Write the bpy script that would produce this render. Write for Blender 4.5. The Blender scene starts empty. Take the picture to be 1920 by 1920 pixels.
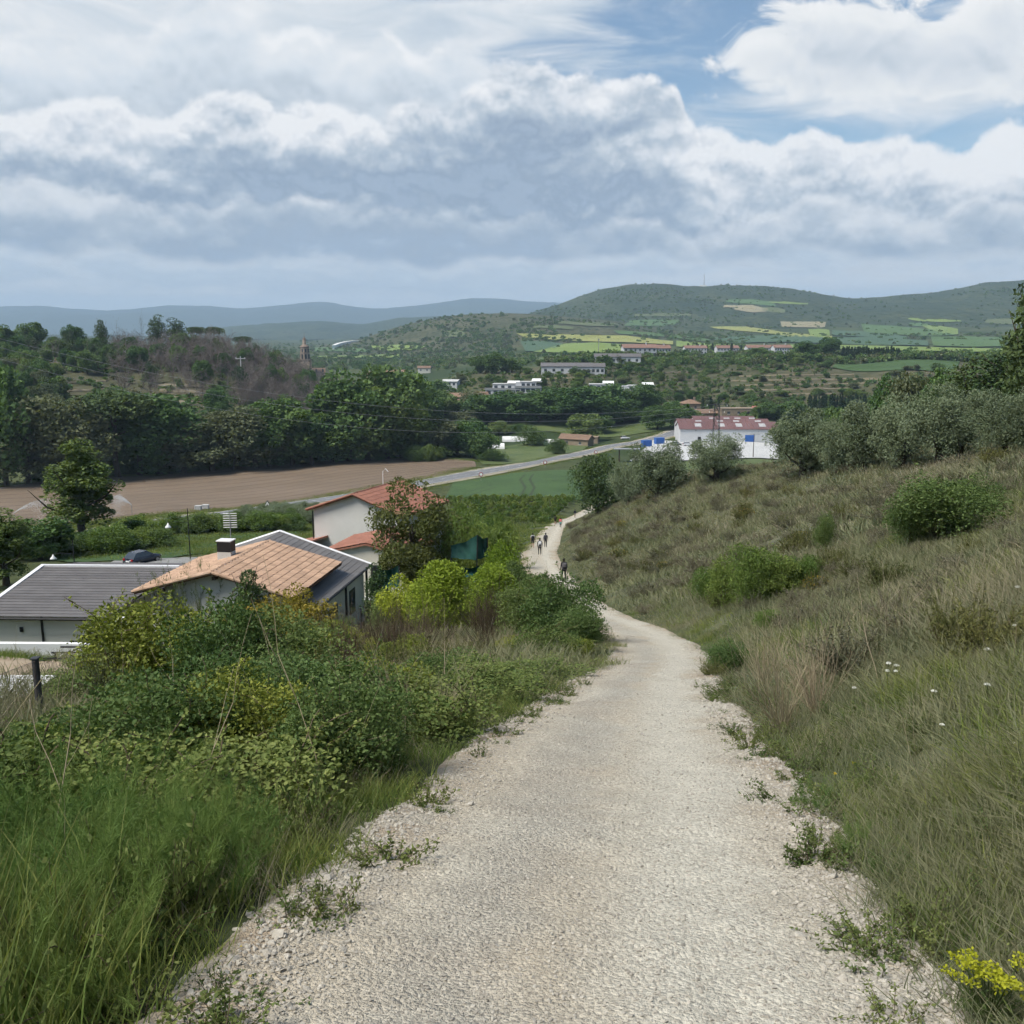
import bpy, bmesh, math, random
import numpy as np
from mathutils import Vector, Matrix
R = math.radians
rng = np.random.default_rng(7)
random.seed(7)
scene = bpy.context.scene
col = scene.collection

# ------------------------------------------------------------------ camera
F = 1805.0                       # focal length in pixels of the 1920 px photograph
PITCH = math.atan(335.0 / F)
EYE = 1.65
CP, SP = math.cos(PITCH), math.sin(PITCH)
cam_d = bpy.data.cameras.new('camera')
cam_d.sensor_width = 36.0
cam_d.lens = 36.0 * F / 1920.0
cam_d.clip_start = 0.05
cam_d.clip_end = 60000.0
cam = bpy.data.objects.new('camera', cam_d)
cam.location = (0, 0, EYE)
cam.rotation_euler = (math.pi / 2 - PITCH, 0, 0)
col.objects.link(cam)
scene.camera = cam

# ------------------------------------------------------------------ light
SUN_AZ, SUN_EL = R(-118.0), R(56.0)     # azimuth measured from +Y towards +X
sun_d = bpy.data.lights.new('sun', 'SUN')
sun_d.energy = 3.0
sun_d.angle = R(24)
sun_d.color = (1.0, 0.95, 0.87)
sun = bpy.data.objects.new('sun', sun_d)
sdir = Vector((math.sin(SUN_AZ) * math.cos(SUN_EL), math.cos(SUN_AZ) * math.cos(SUN_EL), math.sin(SUN_EL)))
sun.rotation_euler = sdir.to_track_quat('Z', 'Y').to_euler()
col.objects.link(sun)
scene.view_settings.view_transform = 'Standard'
scene.view_settings.look = 'None'
scene.view_settings.exposure = 0.85
scene.view_settings.gamma = 1.0
scene.view_settings.use_curve_mapping = False
scene.cycles.max_bounces = 4
scene.cycles.diffuse_bounces = 2
scene.cycles.glossy_bounces = 2
scene.cycles.transmission_bounces = 3
scene.cycles.transparent_max_bounces = 8
scene.cycles.volume_bounces = 0
scene.cycles.use_denoising = True
scene.cycles.use_adaptive_sampling = True
scene.cycles.adaptive_threshold = 0.032
scene.cycles.adaptive_min_samples = 12

# ------------------------------------------------------------------ node helper
class NT:
    def __init__(s, tree):
        s.t = tree; s.n = tree.nodes; s.l = tree.links
    def node(s, typ, **kw):
        n = s.n.new(typ)
        for k, v in kw.items(): setattr(n, k, v)
        return n
    def put(s, sock, v):
        if hasattr(v, 'is_linked') or isinstance(v, bpy.types.NodeSocket): s.l.new(v, sock)
        elif v is not None:
            if hasattr(sock, 'default_value'):
                try:
                    sock.default_value = v
                except Exception:
                    sock.default_value = (*v, 1.0)
    def m(s, op, a, b=None, c=None, clamp=False):
        n = s.n.new('ShaderNodeMath'); n.operation = op; n.use_clamp = clamp
        s.put(n.inputs[0], a)
        if b is not None: s.put(n.inputs[1], b)
        if c is not None: s.put(n.inputs[2], c)
        return n.outputs[0]
    def ss(s, x, lo, hi):
        n = s.n.new('ShaderNodeMapRange'); n.interpolation_type = 'SMOOTHSTEP'
        s.put(n.inputs[0], x); n.inputs[1].default_value = lo; n.inputs[2].default_value = hi
        return n.outputs[0]
    def mix(s, f, a, b, blend='MIX'):
        n = s.n.new('ShaderNodeMix'); n.data_type = 'RGBA'; n.blend_type = blend
        s.put(n.inputs[0], f); s.put(n.inputs[6], a); s.put(n.inputs[7], b)
        return n.outputs[2]
    def comb(s, x, y, z):
        n = s.n.new('ShaderNodeCombineXYZ')
        s.put(n.inputs[0], x); s.put(n.inputs[1], y); s.put(n.inputs[2], z)
        return n.outputs[0]
    def noise(s, vec, scale, detail=4, rough=0.55, dist=0.0, dims='3D'):
        n = s.n.new('ShaderNodeTexNoise'); n.noise_dimensions = dims
        if vec is not None: s.l.new(vec, n.inputs['Vector'])
        n.inputs['Scale'].default_value = scale; n.inputs['Detail'].default_value = detail
        n.inputs['Roughness'].default_value = rough; n.inputs['Distortion'].default_value = dist
        return n.outputs[0]

# ------------------------------------------------------------------ sky: broken cumulus over blue
world = bpy.data.worlds.new('World'); scene.world = world; world.use_nodes = True
wt = NT(world.node_tree); wt.n.clear()
sky = wt.node('ShaderNodeTexSky', sky_type='NISHITA', sun_disc=False)
sky.sun_elevation = SUN_EL; sky.sun_rotation = SUN_AZ; sky.air_density = 1.0; sky.dust_density = 1.2; sky.altitude = 450
tc = wt.node('ShaderNodeTexCoord')
sepx = wt.node('ShaderNodeSeparateXYZ'); wt.l.new(tc.outputs['Generated'], sepx.inputs[0])
AZ = wt.m('ARCTAN2', sepx.outputs[0], sepx.outputs[1])
EL = wt.m('ARCSINE', sepx.outputs[2])
AE = wt.comb(AZ, EL, 0.0)
SKY_STR = 0.1
def rad(px, py): return math.atan((px - 960) / F), math.atan((960 - py) / F) - PITCH
def blobs(lst):
    tot = None
    for (px, py, rx, ry, amp) in lst:
        u0, e0 = rad(px, py)
        ma = wt.node('ShaderNodeVectorMath'); ma.operation = 'MULTIPLY_ADD'; wt.l.new(AE, ma.inputs[0])
        ma.inputs[1].default_value = (F / rx, F / ry, 0); ma.inputs[2].default_value = (-u0 * F / rx, -e0 * F / ry, 0)
        dt = wt.node('ShaderNodeVectorMath'); dt.operation = 'DOT_PRODUCT'; wt.l.new(ma.outputs[0], dt.inputs[0]); wt.l.new(ma.outputs[0], dt.inputs[1])
        tot = wt.m('MULTIPLY_ADD', wt.m('POWER', 0.368, dt.outputs['Value']), amp, tot if tot is not None else 0.0)
    return tot
def n2(kx, ky, ox, oy, det, rgh, dist=0.0, warp=None):
    v = wt.node('ShaderNodeVectorMath'); v.operation = 'MULTIPLY_ADD'; wt.l.new(warp if warp is not None else AE, v.inputs[0]); v.inputs[1].default_value = (kx, ky, 0); v.inputs[2].default_value = (ox, oy, 0)
    return wt.m('SUBTRACT', wt.noise(v.outputs[0], 1.0, det, rgh, dist, '2D'), 0.5)
def ramp_of(fac, stops, interp='LINEAR'):
    r_ = wt.node('ShaderNodeValToRGB'); r_.color_ramp.interpolation = interp; wt.l.new(fac, r_.inputs[0]); el = r_.color_ramp.elements
    el[0].position = stops[0][0]; el[0].color = (*stops[0][1], 1); el[1].position = stops[-1][0]; el[1].color = (*stops[-1][1], 1)
    for p_, c_ in stops[1:-1]:
        q_ = el.new(p_); q_.color = (*c_, 1)
    return r_.outputs[0]
AZN = wt.m('MULTIPLY_ADD', AZ, 1 / 1.1, 0.5)
C_W, C_L, C_M, C_D, C_DD, C_H = (.54, .543, .547), (.42, .443, .47), (.30, .342, .388), (.208, .255, .318), (.168, .215, .282), (.56, .59, .615)
def bank(base, pts, amp, kx, ky, seed, H, stops, soft, alpha=1.0, sh=.25, lit=2.2, shx=None):
    """a bank of cumulus: uneven top edge lit from above, greyer towards its flat base"""
    st = [((rad(px, py)[0]) / 1.1 + .5, (max(rad(px, py)[1], 0) * 2.0,) * 3) for px, py in pts]
    top = wt.m('MULTIPLY', ramp_of(AZN, st, 'EASE'), 0.5)
    na = n2(kx, ky, seed, seed * 1.7, 8, .60, .12); nb = n2(kx, ky, seed, seed * 1.7 + ky * .010, 3, .55, .12)
    D = wt.m('SUBTRACT', wt.m('MULTIPLY_ADD', na, amp, top), EL)
    mask = wt.m('MULTIPLY', wt.ss(D, -soft * .3, soft), alpha)
    nl = n2(kx * .42, ky * .75, seed + 9, 3.3, 6, .60, .15)
    t_ = wt.m('MULTIPLY_ADD', nl, sh * 2.6, wt.m('MULTIPLY', wt.m('SUBTRACT', 1.0, wt.m('POWER', 0.368, wt.m('MULTIPLY', wt.m('MAXIMUM', D, 0.0), 1.35 / H))), .86)); t_ = wt.m('SUBTRACT', t_, wt.m('MULTIPLY', wt.m('SUBTRACT', na, nb), lit))
    if shx is not None: t_ = wt.m('ADD', t_, shx)
    return wt.mix(mask, base, ramp_of(t_, stops))
U_ = tuple(1 / SKY_STR for _ in range(3)) + (1,)
blue = wt.mix(1.0, sky.outputs[0], (.72 * SKY_STR, .76 * SKY_STR, .74 * SKY_STR, 1), 'MULTIPLY')
# high thin veil, thicker on the left
veil = wt.m('ADD', blobs([(250, 60, 620, 190, .62), (620, 150, 420, 120, .30), (1480, 205, 190, 26, .30), (1700, 215, 240, 40, .30), (1100, 170, 90, 40, .10), (1000, 10, 110, 26, .40), (50, 198, 80, 13, -.45), (1860, 60, 200, 160, .40)]), wt.m('ADD', n2(5.5, 26, 1.2, 4.0, 5, .6, .6), 0.0))
veil = wt.m('ADD', veil, wt.m('MULTIPLY', wt.ss(EL, .17, .02), .45))
vcol = ramp_of(wt.m('ADD', n2(7, 30, 5.1, 2.0, 5, .6, .5), .45), [(.12, C_W), (.36, (.47, .485, .50)), (.60, (.365, .405, .445)), (.85, (.29, .34, .40))])
c_ = wt.mix(wt.ss(veil, .02, .55), blue, vcol)
# the separate white cumulus at the upper right
na = n2(17, 24, 2.2, 7.7, 6, .6, .4); nb = n2(17, 24, 2.2, 7.7 + .32, 3, .55, .4)
cu = wt.m('ADD', blobs([(1480, 115, 130, 62, .62), (1600, 135, 110, 52, .42), (1840, 60, 190, 70, .55), (1760, 165, 150, 40, .36), (1900, 190, 140, 60, .40), (1690, 70, 60, 24, -.30)]), wt.m('MULTIPLY', na, .75))
cs = wt.m('SUBTRACT', wt.m('MULTIPLY_ADD', cu, .42, blobs([(1520, 165, 220, 42, .16), (1870, 215, 200, 40, .14), (1700, 100, 200, 40, .06)])), wt.m('MULTIPLY', wt.m('SUBTRACT', na, nb), .7))
c_ = wt.mix(wt.ss(cu, .16, .34), c_, ramp_of(cs, [(0.0, (.54, .54, .54)), (.24, (.495, .505, .51)), (.42, C_L), (.62, C_M)]))
# banks of cumulus, the far ones first
c_ = bank(c_, [(-20, 120), (120, 118), (300, 100), (380, 45), (470, 30), (540, 62), (600, 52), (660, 75), (700, 100), (750, 58), (800, 96), (860, 72), (905, 100), (960, 150), (1060, 230), (1300, 330), (1900, 330)], .032, 23, 26, 3.1, .075,
          [(0, C_W), (.12, (.48, .495, .51)), (.4, (.41, .445, .48)), (.75, C_M), (1, (.35, .39, .435))], .012, .88, .30, .9)
c_ = bank(c_, [(-20, 280), (60, 250), (150, 230), (250, 215), (330, 240), (420, 195), (500, 180), (560, 205), (640, 200), (720, 215), (780, 185), (850, 195), (900, 150), (940, 108), (1000, 112), (1060, 128), (1120, 140), (1200, 145), (1245, 175), (1290, 245), (1400, 270), (1500, 262), (1600, 285), (1700, 280), (1760, 310), (1800, 278), (1850, 266), (1900, 285), (1940, 300)], .030, 25, 28, 6.4, .088,
          [(0, C_W), (.07, (.49, .50, .515)), (.22, C_L), (.42, C_M), (.68, C_D), (.86, C_DD), (1, (.205, .255, .325))], .007, .97, .36, 1.3,
          blobs([(1450, 330, 420, 70, -.22), (1830, 320, 130, 60, -.36), (1130, 250, 150, 70, .10), (600, 280, 90, 40, -.35), (1230, 290, 130, 30, -.34), (100, 290, 200, 60, -.22), (760, 345, 420, 50, .30), (1060, 310, 240, 80, .12)]))
c_ = bank(c_, [(-20, 375), (100, 352), (180, 372), (300, 392), (420, 398), (470, 378), (520, 388), (600, 372), (680, 396), (780, 402), (900, 410), (1000, 405), (1080, 420), (1200, 410), (1300, 430), (1420, 400), (1500, 380), (1600, 400), (1700, 420), (1800, 390), (1940, 400)], .036, 22, 28, 9.9, .045,
          [(0, (.48, .495, .51)), (.12, C_L), (.35, C_M), (.65, C_D), (.9, (.215, .27, .345)), (1, (.275, .33, .395))], .010, .88, .30, 1.1,
          blobs([(760, 445, 420, 40, .30), (1000, 440, 300, 50, .12), (100, 420, 200, 60, -.25), (1650, 450, 380, 60, -.22)]))
c_ = bank(c_, [(-20, 470), (150, 482), (260, 470), (340, 492), (430, 500), (520, 478), (620, 474), (740, 486), (800, 500), (900, 478), (1050, 486), (1200, 470), (1330, 490), (1500, 470), (1700, 490), (1940, 480)], .024, 18, 36, 14.2, .060,
          [(0, C_L), (.15, (.43, .465, .50)), (.35, (.345, .395, .45)), (.65, (.40, .45, .495)), (1, C_H)], .010, .85, .34, 1.0, blobs([(1000, 530, 500, 26, .12), (1650, 525, 350, 22, -.25), (150, 560, 420, 26, -.22)]))
c_ = bank(c_, [(-20, 545), (120, 530), (260, 548), (420, 538), (560, 552), (700, 540), (900, 548), (1100, 520), (1250, 512), (1330, 500), (1420, 520), (1560, 515), (1700, 508), (1820, 522), (1940, 515)], .012, 19, 60, 21.7, .050,
          [(0, (.50, .51, .52)), (.2, (.45, .475, .50)), (.5, (.40, .445, .485)), (1, (.47, .51, .545))], .008, .6, .3, 1.0)
fin = wt.mix(1.0, c_, U_, 'MULTIPLY')
bg = wt.node('ShaderNodeBackground'); bg.inputs[1].default_value = SKY_STR
wt.l.new(fin, bg.inputs[0])
wo = wt.node('ShaderNodeOutputWorld'); wt.l.new(bg.outputs[0], wo.inputs[0])
world.cycles.sampling_method = 'MANUAL'; world.cycles.sample_map_resolution = 512

# ------------------------------------------------------------------ pixel <-> place
def W(px, py, Y):
    u = (px - 960) / F; v = (py - 960) / F
    dy = CP - v * SP; t = Y / dy
    return np.array((u * t, Y, EYE + (-SP - v * CP) * t))
def axis_depth(p): return p[1] * CP - (p[2] - EYE) * SP
def mpp(p): return axis_depth(p) / F          # metres per photo pixel at p

# ------------------------------------------------------------------ terrain
prof = [(-60, 14), (-25, 5.9), (-8, 1.9), (0, 0), (2.9, -.68), (6.28, -1.57), (8.5, -2.17), (13.2, -3.46), (18.4, -4.91), (24, -6.48), (31.5, -8.25),
        (43, -10.84), (55, -13.45), (68, -16.1), (80, -18.1), (93, -20.0), (120, -24.6), (165, -31.1), (190, -34.6), (220, -37.0), (300, -40)]
cline = [(-60, -2), (-25, -1.2), (-8, -.4), (0, 0.0), (2.9, .2), (6.28, .71), (8.5, 1.02), (13.2, 1.82), (18.4, 2.95), (24, 3.75), (28, 4.05), (31.5, 4.0), (36, 3.7), (43, 3.35), (55, 3.25),
         (68, 3.1), (80, 2.75), (93, 2.75), (120, 4.3), (150, 6.6), (165, 8.3), (190, 13.2), (210, 18.5), (240, 27), (300, 45)]
wline = [(-60, 1.3), (0, 1.3), (6, 1.3), (9, 1.28), (13.2, 1.12), (18.4, 1.02), (24, 1.06), (32, 1.0), (50, 1.15), (68, 1.45), (93, 1.75), (165, 1.6), (300, 1.6)]
def smooth_interp(tab):
    xs = np.array([t[0] for t in tab], float); ys = np.array([t[1] for t in tab], float)
    m = np.gradient(ys, xs)                       # Catmull style tangents
    def f(x):
        x = np.asarray(x, float); xc = np.clip(x, xs[0], xs[-1])
        i = np.clip(np.searchsorted(xs, xc) - 1, 0, len(xs) - 2)
        h = xs[i + 1] - xs[i]; t = (xc - xs[i]) / h
        return ((1 + 2 * t) * (1 - t) ** 2 * ys[i] + t * (1 - t) ** 2 * h * m[i] + t * t * (3 - 2 * t) * ys[i + 1] + t * t * (t - 1) * h * m[i + 1])
    return f
PZ, PC, PW = smooth_interp(prof), smooth_interp(cline), smooth_interp(wline)

ctrl = []
for Y, z in prof:
    c = float(PC(Y)); w = float(PW(Y))
    for o in (-w, 0, w): ctrl.append((c + o, Y, z))
for Y in (-40, -15, -4, 2, 5, 9, 14, 20, 28, 38, 50, 65, 80, 95):      # the bank on the right
    c, w, z = float(PC(Y)), float(PW(Y)), float(PZ(Y))
    k = 1.0 if Y < 80 else 1.12
    for s, dz in ((1.2, .48), (4, 1.5), (10, 3.6), (18, 6.5), (25, 8.6), (34, 9.6), (60, 12)):
        if Y > 75 and s > 26: continue
        ctrl.append((c + w + s, Y, z + dz * k))
ctrl += [tuple(W(1340, 890, 105)), tuple(W(1250, 905, 118)), tuple(W(1440, 887, 92)), tuple(W(1160, 942, 150)), tuple(W(1112, 962, 188))]
def AT(px, Y, z):                                  # a spot on the line of sight of column px at height z
    return ((px - 960) / F * (Y * CP - (z - EYE) * SP), Y, z)
ctrl += [AT(1340, 150, -24), AT(1340, 200, -36), AT(1600, 110, -13), AT(1600, 180, -29), AT(1600, 250, -39), AT(1900, 85, -6), AT(1900, 130, -9),
         AT(1900, 250, -26), AT(2300, 70, -1), AT(2300, 130, -2), AT(2300, 260, -15), AT(1250, 170, -33), AT(2600, 40, 4), AT(1180, 230, -38), AT(1900, 420, -36), AT(2400, 420, -28)]
# the slope and yards on the left
for Y, off, dz in ((-40, -8, -2), (-15, -8, -1.2), (-15, -20, -4), (2, -4, -.35), (2, -12, -2.0), (5, -3.5, -.3), (5, -9, -.9), (9, -4, -.3), (9, -9, -.8), (14, -4, -.15), (14, -9.0, -.85), (20, -5, -.35), (20, -12, -1.5), (20, -22, -4),
                   (28, -5, -.4), (28, -11, -1.5), (28, -20, -3.0)):
    ctrl.append((float(PC(Y)) + off, Y, float(PZ(Y)) + dz))
ctrl += [tuple(W(0, 1300, 26)), tuple(W(0, 1268, 34)), tuple(W(100, 1242, 43)), tuple(W(-200, 1242, 42)), tuple(W(800, 1203, 37)), tuple(W(950, 1182, 40)), tuple(W(700, 1193, 42)), tuple(W(1040, 1150, 46)),
         AT(350, 53, -17.0), AT(100, 53, -17.3), AT(-150, 53, -17.5), AT(500, 62, -17.6), AT(640, 62, -17.4), AT(700, 72, -18.4), AT(880, 62, -16.6), AT(900, 80, -19.4), AT(500, 82, -20.0), AT(650, 90, -20.8), AT(760, 90, -20.6),
         AT(900, 105, -23.2), AT(960, 120, -25.4), AT(268, 105, -23.7), AT(0, 100, -23.4), AT(-300, 100, -23.5), AT(700, 130, -27.2), AT(860, 150, -30),
         tuple(W(300, 1000, 145)), tuple(W(300, 980, 165)), tuple(W(400, 965, 185)), tuple(W(300, 950, 200)), tuple(W(50, 985, 172)), tuple(W(-250, 985, 172)), tuple(W(500, 975, 165)), tuple(W(500, 1000, 140)),
         tuple(W(0, 915, 262)), tuple(W(300, 885, 300)), tuple(W(640, 862, 325)), tuple(W(880, 865, 315)), tuple(W(-300, 930, 262)),
         tuple(W(620, 935, 215)), tuple(W(750, 912, 245)), tuple(W(900, 888, 280)), tuple(W(1050, 860, 325)), tuple(W(1150, 835, 385)), tuple(W(1250, 818, 425)),
         tuple(W(1275, 830, 395)), tuple(W(1450, 832, 395)), tuple(W(1420, 862, 330)), tuple(W(950, 915, 240)), tuple(W(1000, 940, 205)), tuple(W(850, 930, 222)), tuple(W(1060, 915, 240)),
         tuple(W(1150, 800, 470)), tuple(W(950, 805, 455)), tuple(W(850, 835, 380)),
         # wooded mound on the left
         tuple(W(350, 740, 400)), tuple(W(200, 700, 450)), tuple(W(50, 735, 400)), AT(0, 525, -8), AT(200, 525, -7), AT(380, 520, -7), AT(470, 520, -12), AT(560, 510, -24), AT(640, 500, -34), AT(750, 480, -41), AT(-300, 520, -6),
         AT(0, 330, -38), AT(300, 340, -40), AT(560, 350, -41), AT(-300, 330, -37), AT(200, 380, -28), AT(520, 420, -35), AT(0, 700, -25), AT(300, 720, -28), AT(-400, 700, -25), AT(640, 400, -41), AT(760, 360, -41.5),
         AT(0, 950, -38), AT(500, 900, -38), AT(700, 700, -40), AT(800, 600, -41), AT(-600, 950, -38),
         # terraced plateau on the right
         AT(900, 480, -41.5), AT(1100, 470, -42), AT(1300, 480, -41), AT(1500, 470, -40), AT(1700, 430, -36), tuple(W(960, 722, 560)), tuple(W(1100, 720, 540)), tuple(W(1400, 720, 560)), tuple(W(1600, 720, 560)), tuple(W(1000, 692, 640)), tuple(W(1200, 668, 700)), tuple(W(1500, 665, 680)), tuple(W(1700, 680, 620)),
         tuple(W(850, 715, 600)), AT(820, 760, -36), tuple(W(1500, 665, 800)), AT(1900, 620, -18), AT(2300, 620, -12),
         ]
for px, tab in ((-500, ((2000, -36), (3500, -30), (7000, -20))), (0, ((2000, -36), (3500, -30), (7000, -20))), (500, ((1400, -37), (2200, -35), (3500, -30), (7000, -20))), (750, ((1000, -36), (1500, -33), (2200, -26), (3500, -20), (7000, -15))),
                (1000, ((860, -27), (1200, -25), (1700, -14), (2300, -2), (3000, 10), (7000, 10))), (1300, ((860, -18), (1200, -19), (1700, -8), (2400, 12), (3000, 22), (7000, 20))), (1600, ((1000, -17), (1400, -12), (2000, 8), (2600, 28), (3000, 36), (7000, 30))),
                (1900, ((1000, -16), (1400, -12), (2000, 8), (2600, 28), (7000, 30))), (2500, ((1000, -14), (2000, 8), (7000, 30)))):
    for Y, z in tab: ctrl.append(AT(px, Y, z))
for a in range(100, 270, 20):
    for r_, z in ((60, 6), (300, 0), (1500, -20), (7000, -20)):
        ctrl.append((r_ * math.sin(R(a)), r_ * math.cos(R(a)), z if r_ > 100 else z + 7 * max(0, math.sin(R(a)))))
for a in (60, 80):
    for r_, z in ((120, 12), (400, 0), (1500, -15), (7000, 10)): ctrl.append((r_ * math.sin(R(a)), r_ * math.cos(R(a)), z))
for a in (-60, -80):
    for r_, z in ((60, -14), (120, -20), (400, -30), (1500, -30), (7000, -20)): ctrl.append((r_ * math.sin(R(a)), r_ * math.cos(R(a)), z))
ctrl = np.array(ctrl, float)
R0 = 6.0
def warp(x, y):
    r = np.hypot(x, y) + 1e-9; g = np.log1p(r / R0)
    return x / r * g, y / r * g
cu, cv = warp(ctrl[:, 0], ctrl[:, 1])
def tk(d2): return np.where(d2 > 1e-18, d2 * np.log(d2 + 1e-300), 0)
n_ = len(ctrl)
K = tk((cu[:, None] - cu) ** 2 + (cv[:, None] - cv) ** 2) + np.eye(n_) * 2e-4
Pm = np.stack([np.ones(n_), cu, cv], 1)
A_ = np.block([[K, Pm], [Pm.T, np.zeros((3, 3))]])
# heights are fitted relative to depth so that near detail keeps its weight
wz = np.linalg.solve(A_, np.concatenate([ctrl[:, 2], np.zeros(3)]))
GN_ = 760
gmax = math.log1p(16000 / R0)
def tps(u, v):
    out = np.empty(u.shape)
    for i in range(0, u.size, 20000):
        a, b = u.ravel()[i:i + 20000], v.ravel()[i:i + 20000]
        k = tk((a[:, None] - cu) ** 2 + (b[:, None] - cv) ** 2)
        out.ravel()[i:i + 20000] = k @ wz[:n_] + wz[n_] + wz[n_ + 1] * a + wz[n_ + 2] * b
    return out
gax = np.linspace(-gmax, gmax, GN_)
GU, GV = np.meshgrid(gax, gax, indexing='xy')
# keep the cells the scene needs: a disc in warped space
GZ = tps(GU, GV)
def base_h(x, y):
    x = np.asarray(x, float); y = np.asarray(y, float)
    u, v = warp(x, y)
    fu = np.clip((u + gmax) / (2 * gmax) * (GN_ - 1), 0, GN_ - 1.001); fv = np.clip((v + gmax) / (2 * gmax) * (GN_ - 1), 0, GN_ - 1.001)
    i, j = fu.astype(int), fv.astype(int); a, b = fu - i, fv - j
    return (GZ[j, i] * (1 - a) * (1 - b) + GZ[j, i + 1] * a * (1 - b) + GZ[j + 1, i] * (1 - a) * b + GZ[j + 1, i + 1] * a * b)
def sstep(x, a, b):
    t = np.clip((x - a) / (b - a), 0, 1); return t * t * (3 - 2 * t)
# value noise for lumps on the ground
_perm = rng.random((256, 256))
def vnoise(x, y):
    xi = np.floor(x).astype(int); yi = np.floor(y).astype(int); fx, fy = x - xi, y - yi
    fx = fx * fx * (3 - 2 * fx); fy = fy * fy * (3 - 2 * fy)
    g = lambda a, b: _perm[a & 255, b & 255]
    return (g(xi, yi) * (1 - fx) * (1 - fy) + g(xi + 1, yi) * fx * (1 - fy) + g(xi, yi + 1) * (1 - fx) * fy + g(xi + 1, yi + 1) * fx * fy) - .5
def fbm(x, y, o=4):
    s = 0; a = 1.0
    for k in range(o):
        s = s + a * vnoise(x * 2 ** k + 17.3 * k, y * 2 ** k + 5.1 * k); a *= .5
    return s
def path_side(x, y):                               # signed distance outside the path edge (negative on the path)
    return np.abs(x - PC(y)) - PW(y)
def h(x, y):
    x = np.asarray(x, float); y = np.asarray(y, float)
    z = base_h(x, y)
    d = path_side(x, y)
    k = (1 - sstep(d, -.1, 1.6)) * (y < 240)
    z = z * (1 - k) + PZ(y) * k
    near = sstep(d, .1, 2.5) * (1 - sstep(np.hypot(x, y), 90, 200))
    z = z + near * .28 * fbm(x * .45, y * .45, 3)
    return z
_HC = {}
def hit(px, py, y0=2.0, y1=4000.0, off=0.0):       # where the line of sight of a pixel meets the ground
    key = (float(px), float(py), y0, off)
    if key in _HC: return _HC[key].copy()
    u = (px - 960) / F; v = (py - 960) / F; lo, hi = y0, y1
    for n in (220, 40):
        Ys = np.geomspace(lo, hi, n); t = Ys / (CP - v * SP)
        z = EYE + (-SP - v * CP) * t; g = h(u * t, Ys) + off
        idx = np.where(z < g)[0]
        if not len(idx): break
        i = max(idx[0], 1); lo, hi = Ys[i - 1], Ys[i]
    p = W(px, py, (lo + hi) / 2 if len(idx) else y1)
    if len(idx): p[2] = float(h(p[0], p[1])) + off
    _HC[key] = p
    return p.copy()

# ------------------------------------------------------------------ mesh helpers
def mk(name, V, Fc, mat=None, parent=None, smooth=False, attrs=None, mats=None, midx=None):
    V = np.asarray(V, float)
    me = bpy.data.meshes.new(name)
    if isinstance(Fc, np.ndarray) and Fc.ndim == 2:
        nf, k = Fc.shape
        me.vertices.add(len(V)); me.vertices.foreach_set('co', V.ravel().astype(np.float32))
        me.loops.add(nf * k); me.loops.foreach_set('vertex_index', Fc.ravel().astype(np.int32))
        me.polygons.add(nf); me.polygons.foreach_set('loop_start', (np.arange(nf) * k).astype(np.int32))
        me.update(calc_edges=True)
    else:
        me.from_pydata([tuple(v) for v in V], [], [tuple(int(i) for i in f) for f in Fc]); me.update()
    if smooth: me.polygons.foreach_set('use_smooth', np.ones(len(me.polygons), bool))
    for m_ in (mats or ([mat] if mat else [])): me.materials.append(m_)
    if midx is not None: me.polygons.foreach_set('material_index', np.asarray(midx, np.int32))
    for k, a in (attrs or {}).items():
        at = me.attributes.new(k, 'FLOAT', 'POINT'); at.data.foreach_set('value', np.asarray(a, np.float32))
    return link(name, me, parent)
def link(name, me, parent=None):
    o = bpy.data.objects.new(name, me); col.objects.link(o)
    if parent is not None: o.parent = parent
    return o
def empty(name, loc, rz=0.0, sc=1.0):
    o = bpy.data.objects.new(name, None); col.objects.link(o)
    o.location = tuple(float(c) for c in loc); o.rotation_euler = (0, 0, rz); o.scale = (sc, sc, sc); o.empty_display_size = .3
    return o
def tag(o, label, cat, group=None):
    o['label'] = label; o['category'] = cat
    if group: o['group'] = group
    return o
def struct(o): o['kind'] = 'structure'; return o
def stuff(o, label=None, cat=None):
    o['kind'] = 'stuff'
    if label: o['label'] = label
    if cat: o['category'] = cat
    return o
def copy_tree(o, parent=None):
    c = o.copy(); col.objects.link(c); c.parent = parent
    for ch in o.children:
        copy_tree(ch, c)
    return c
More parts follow.
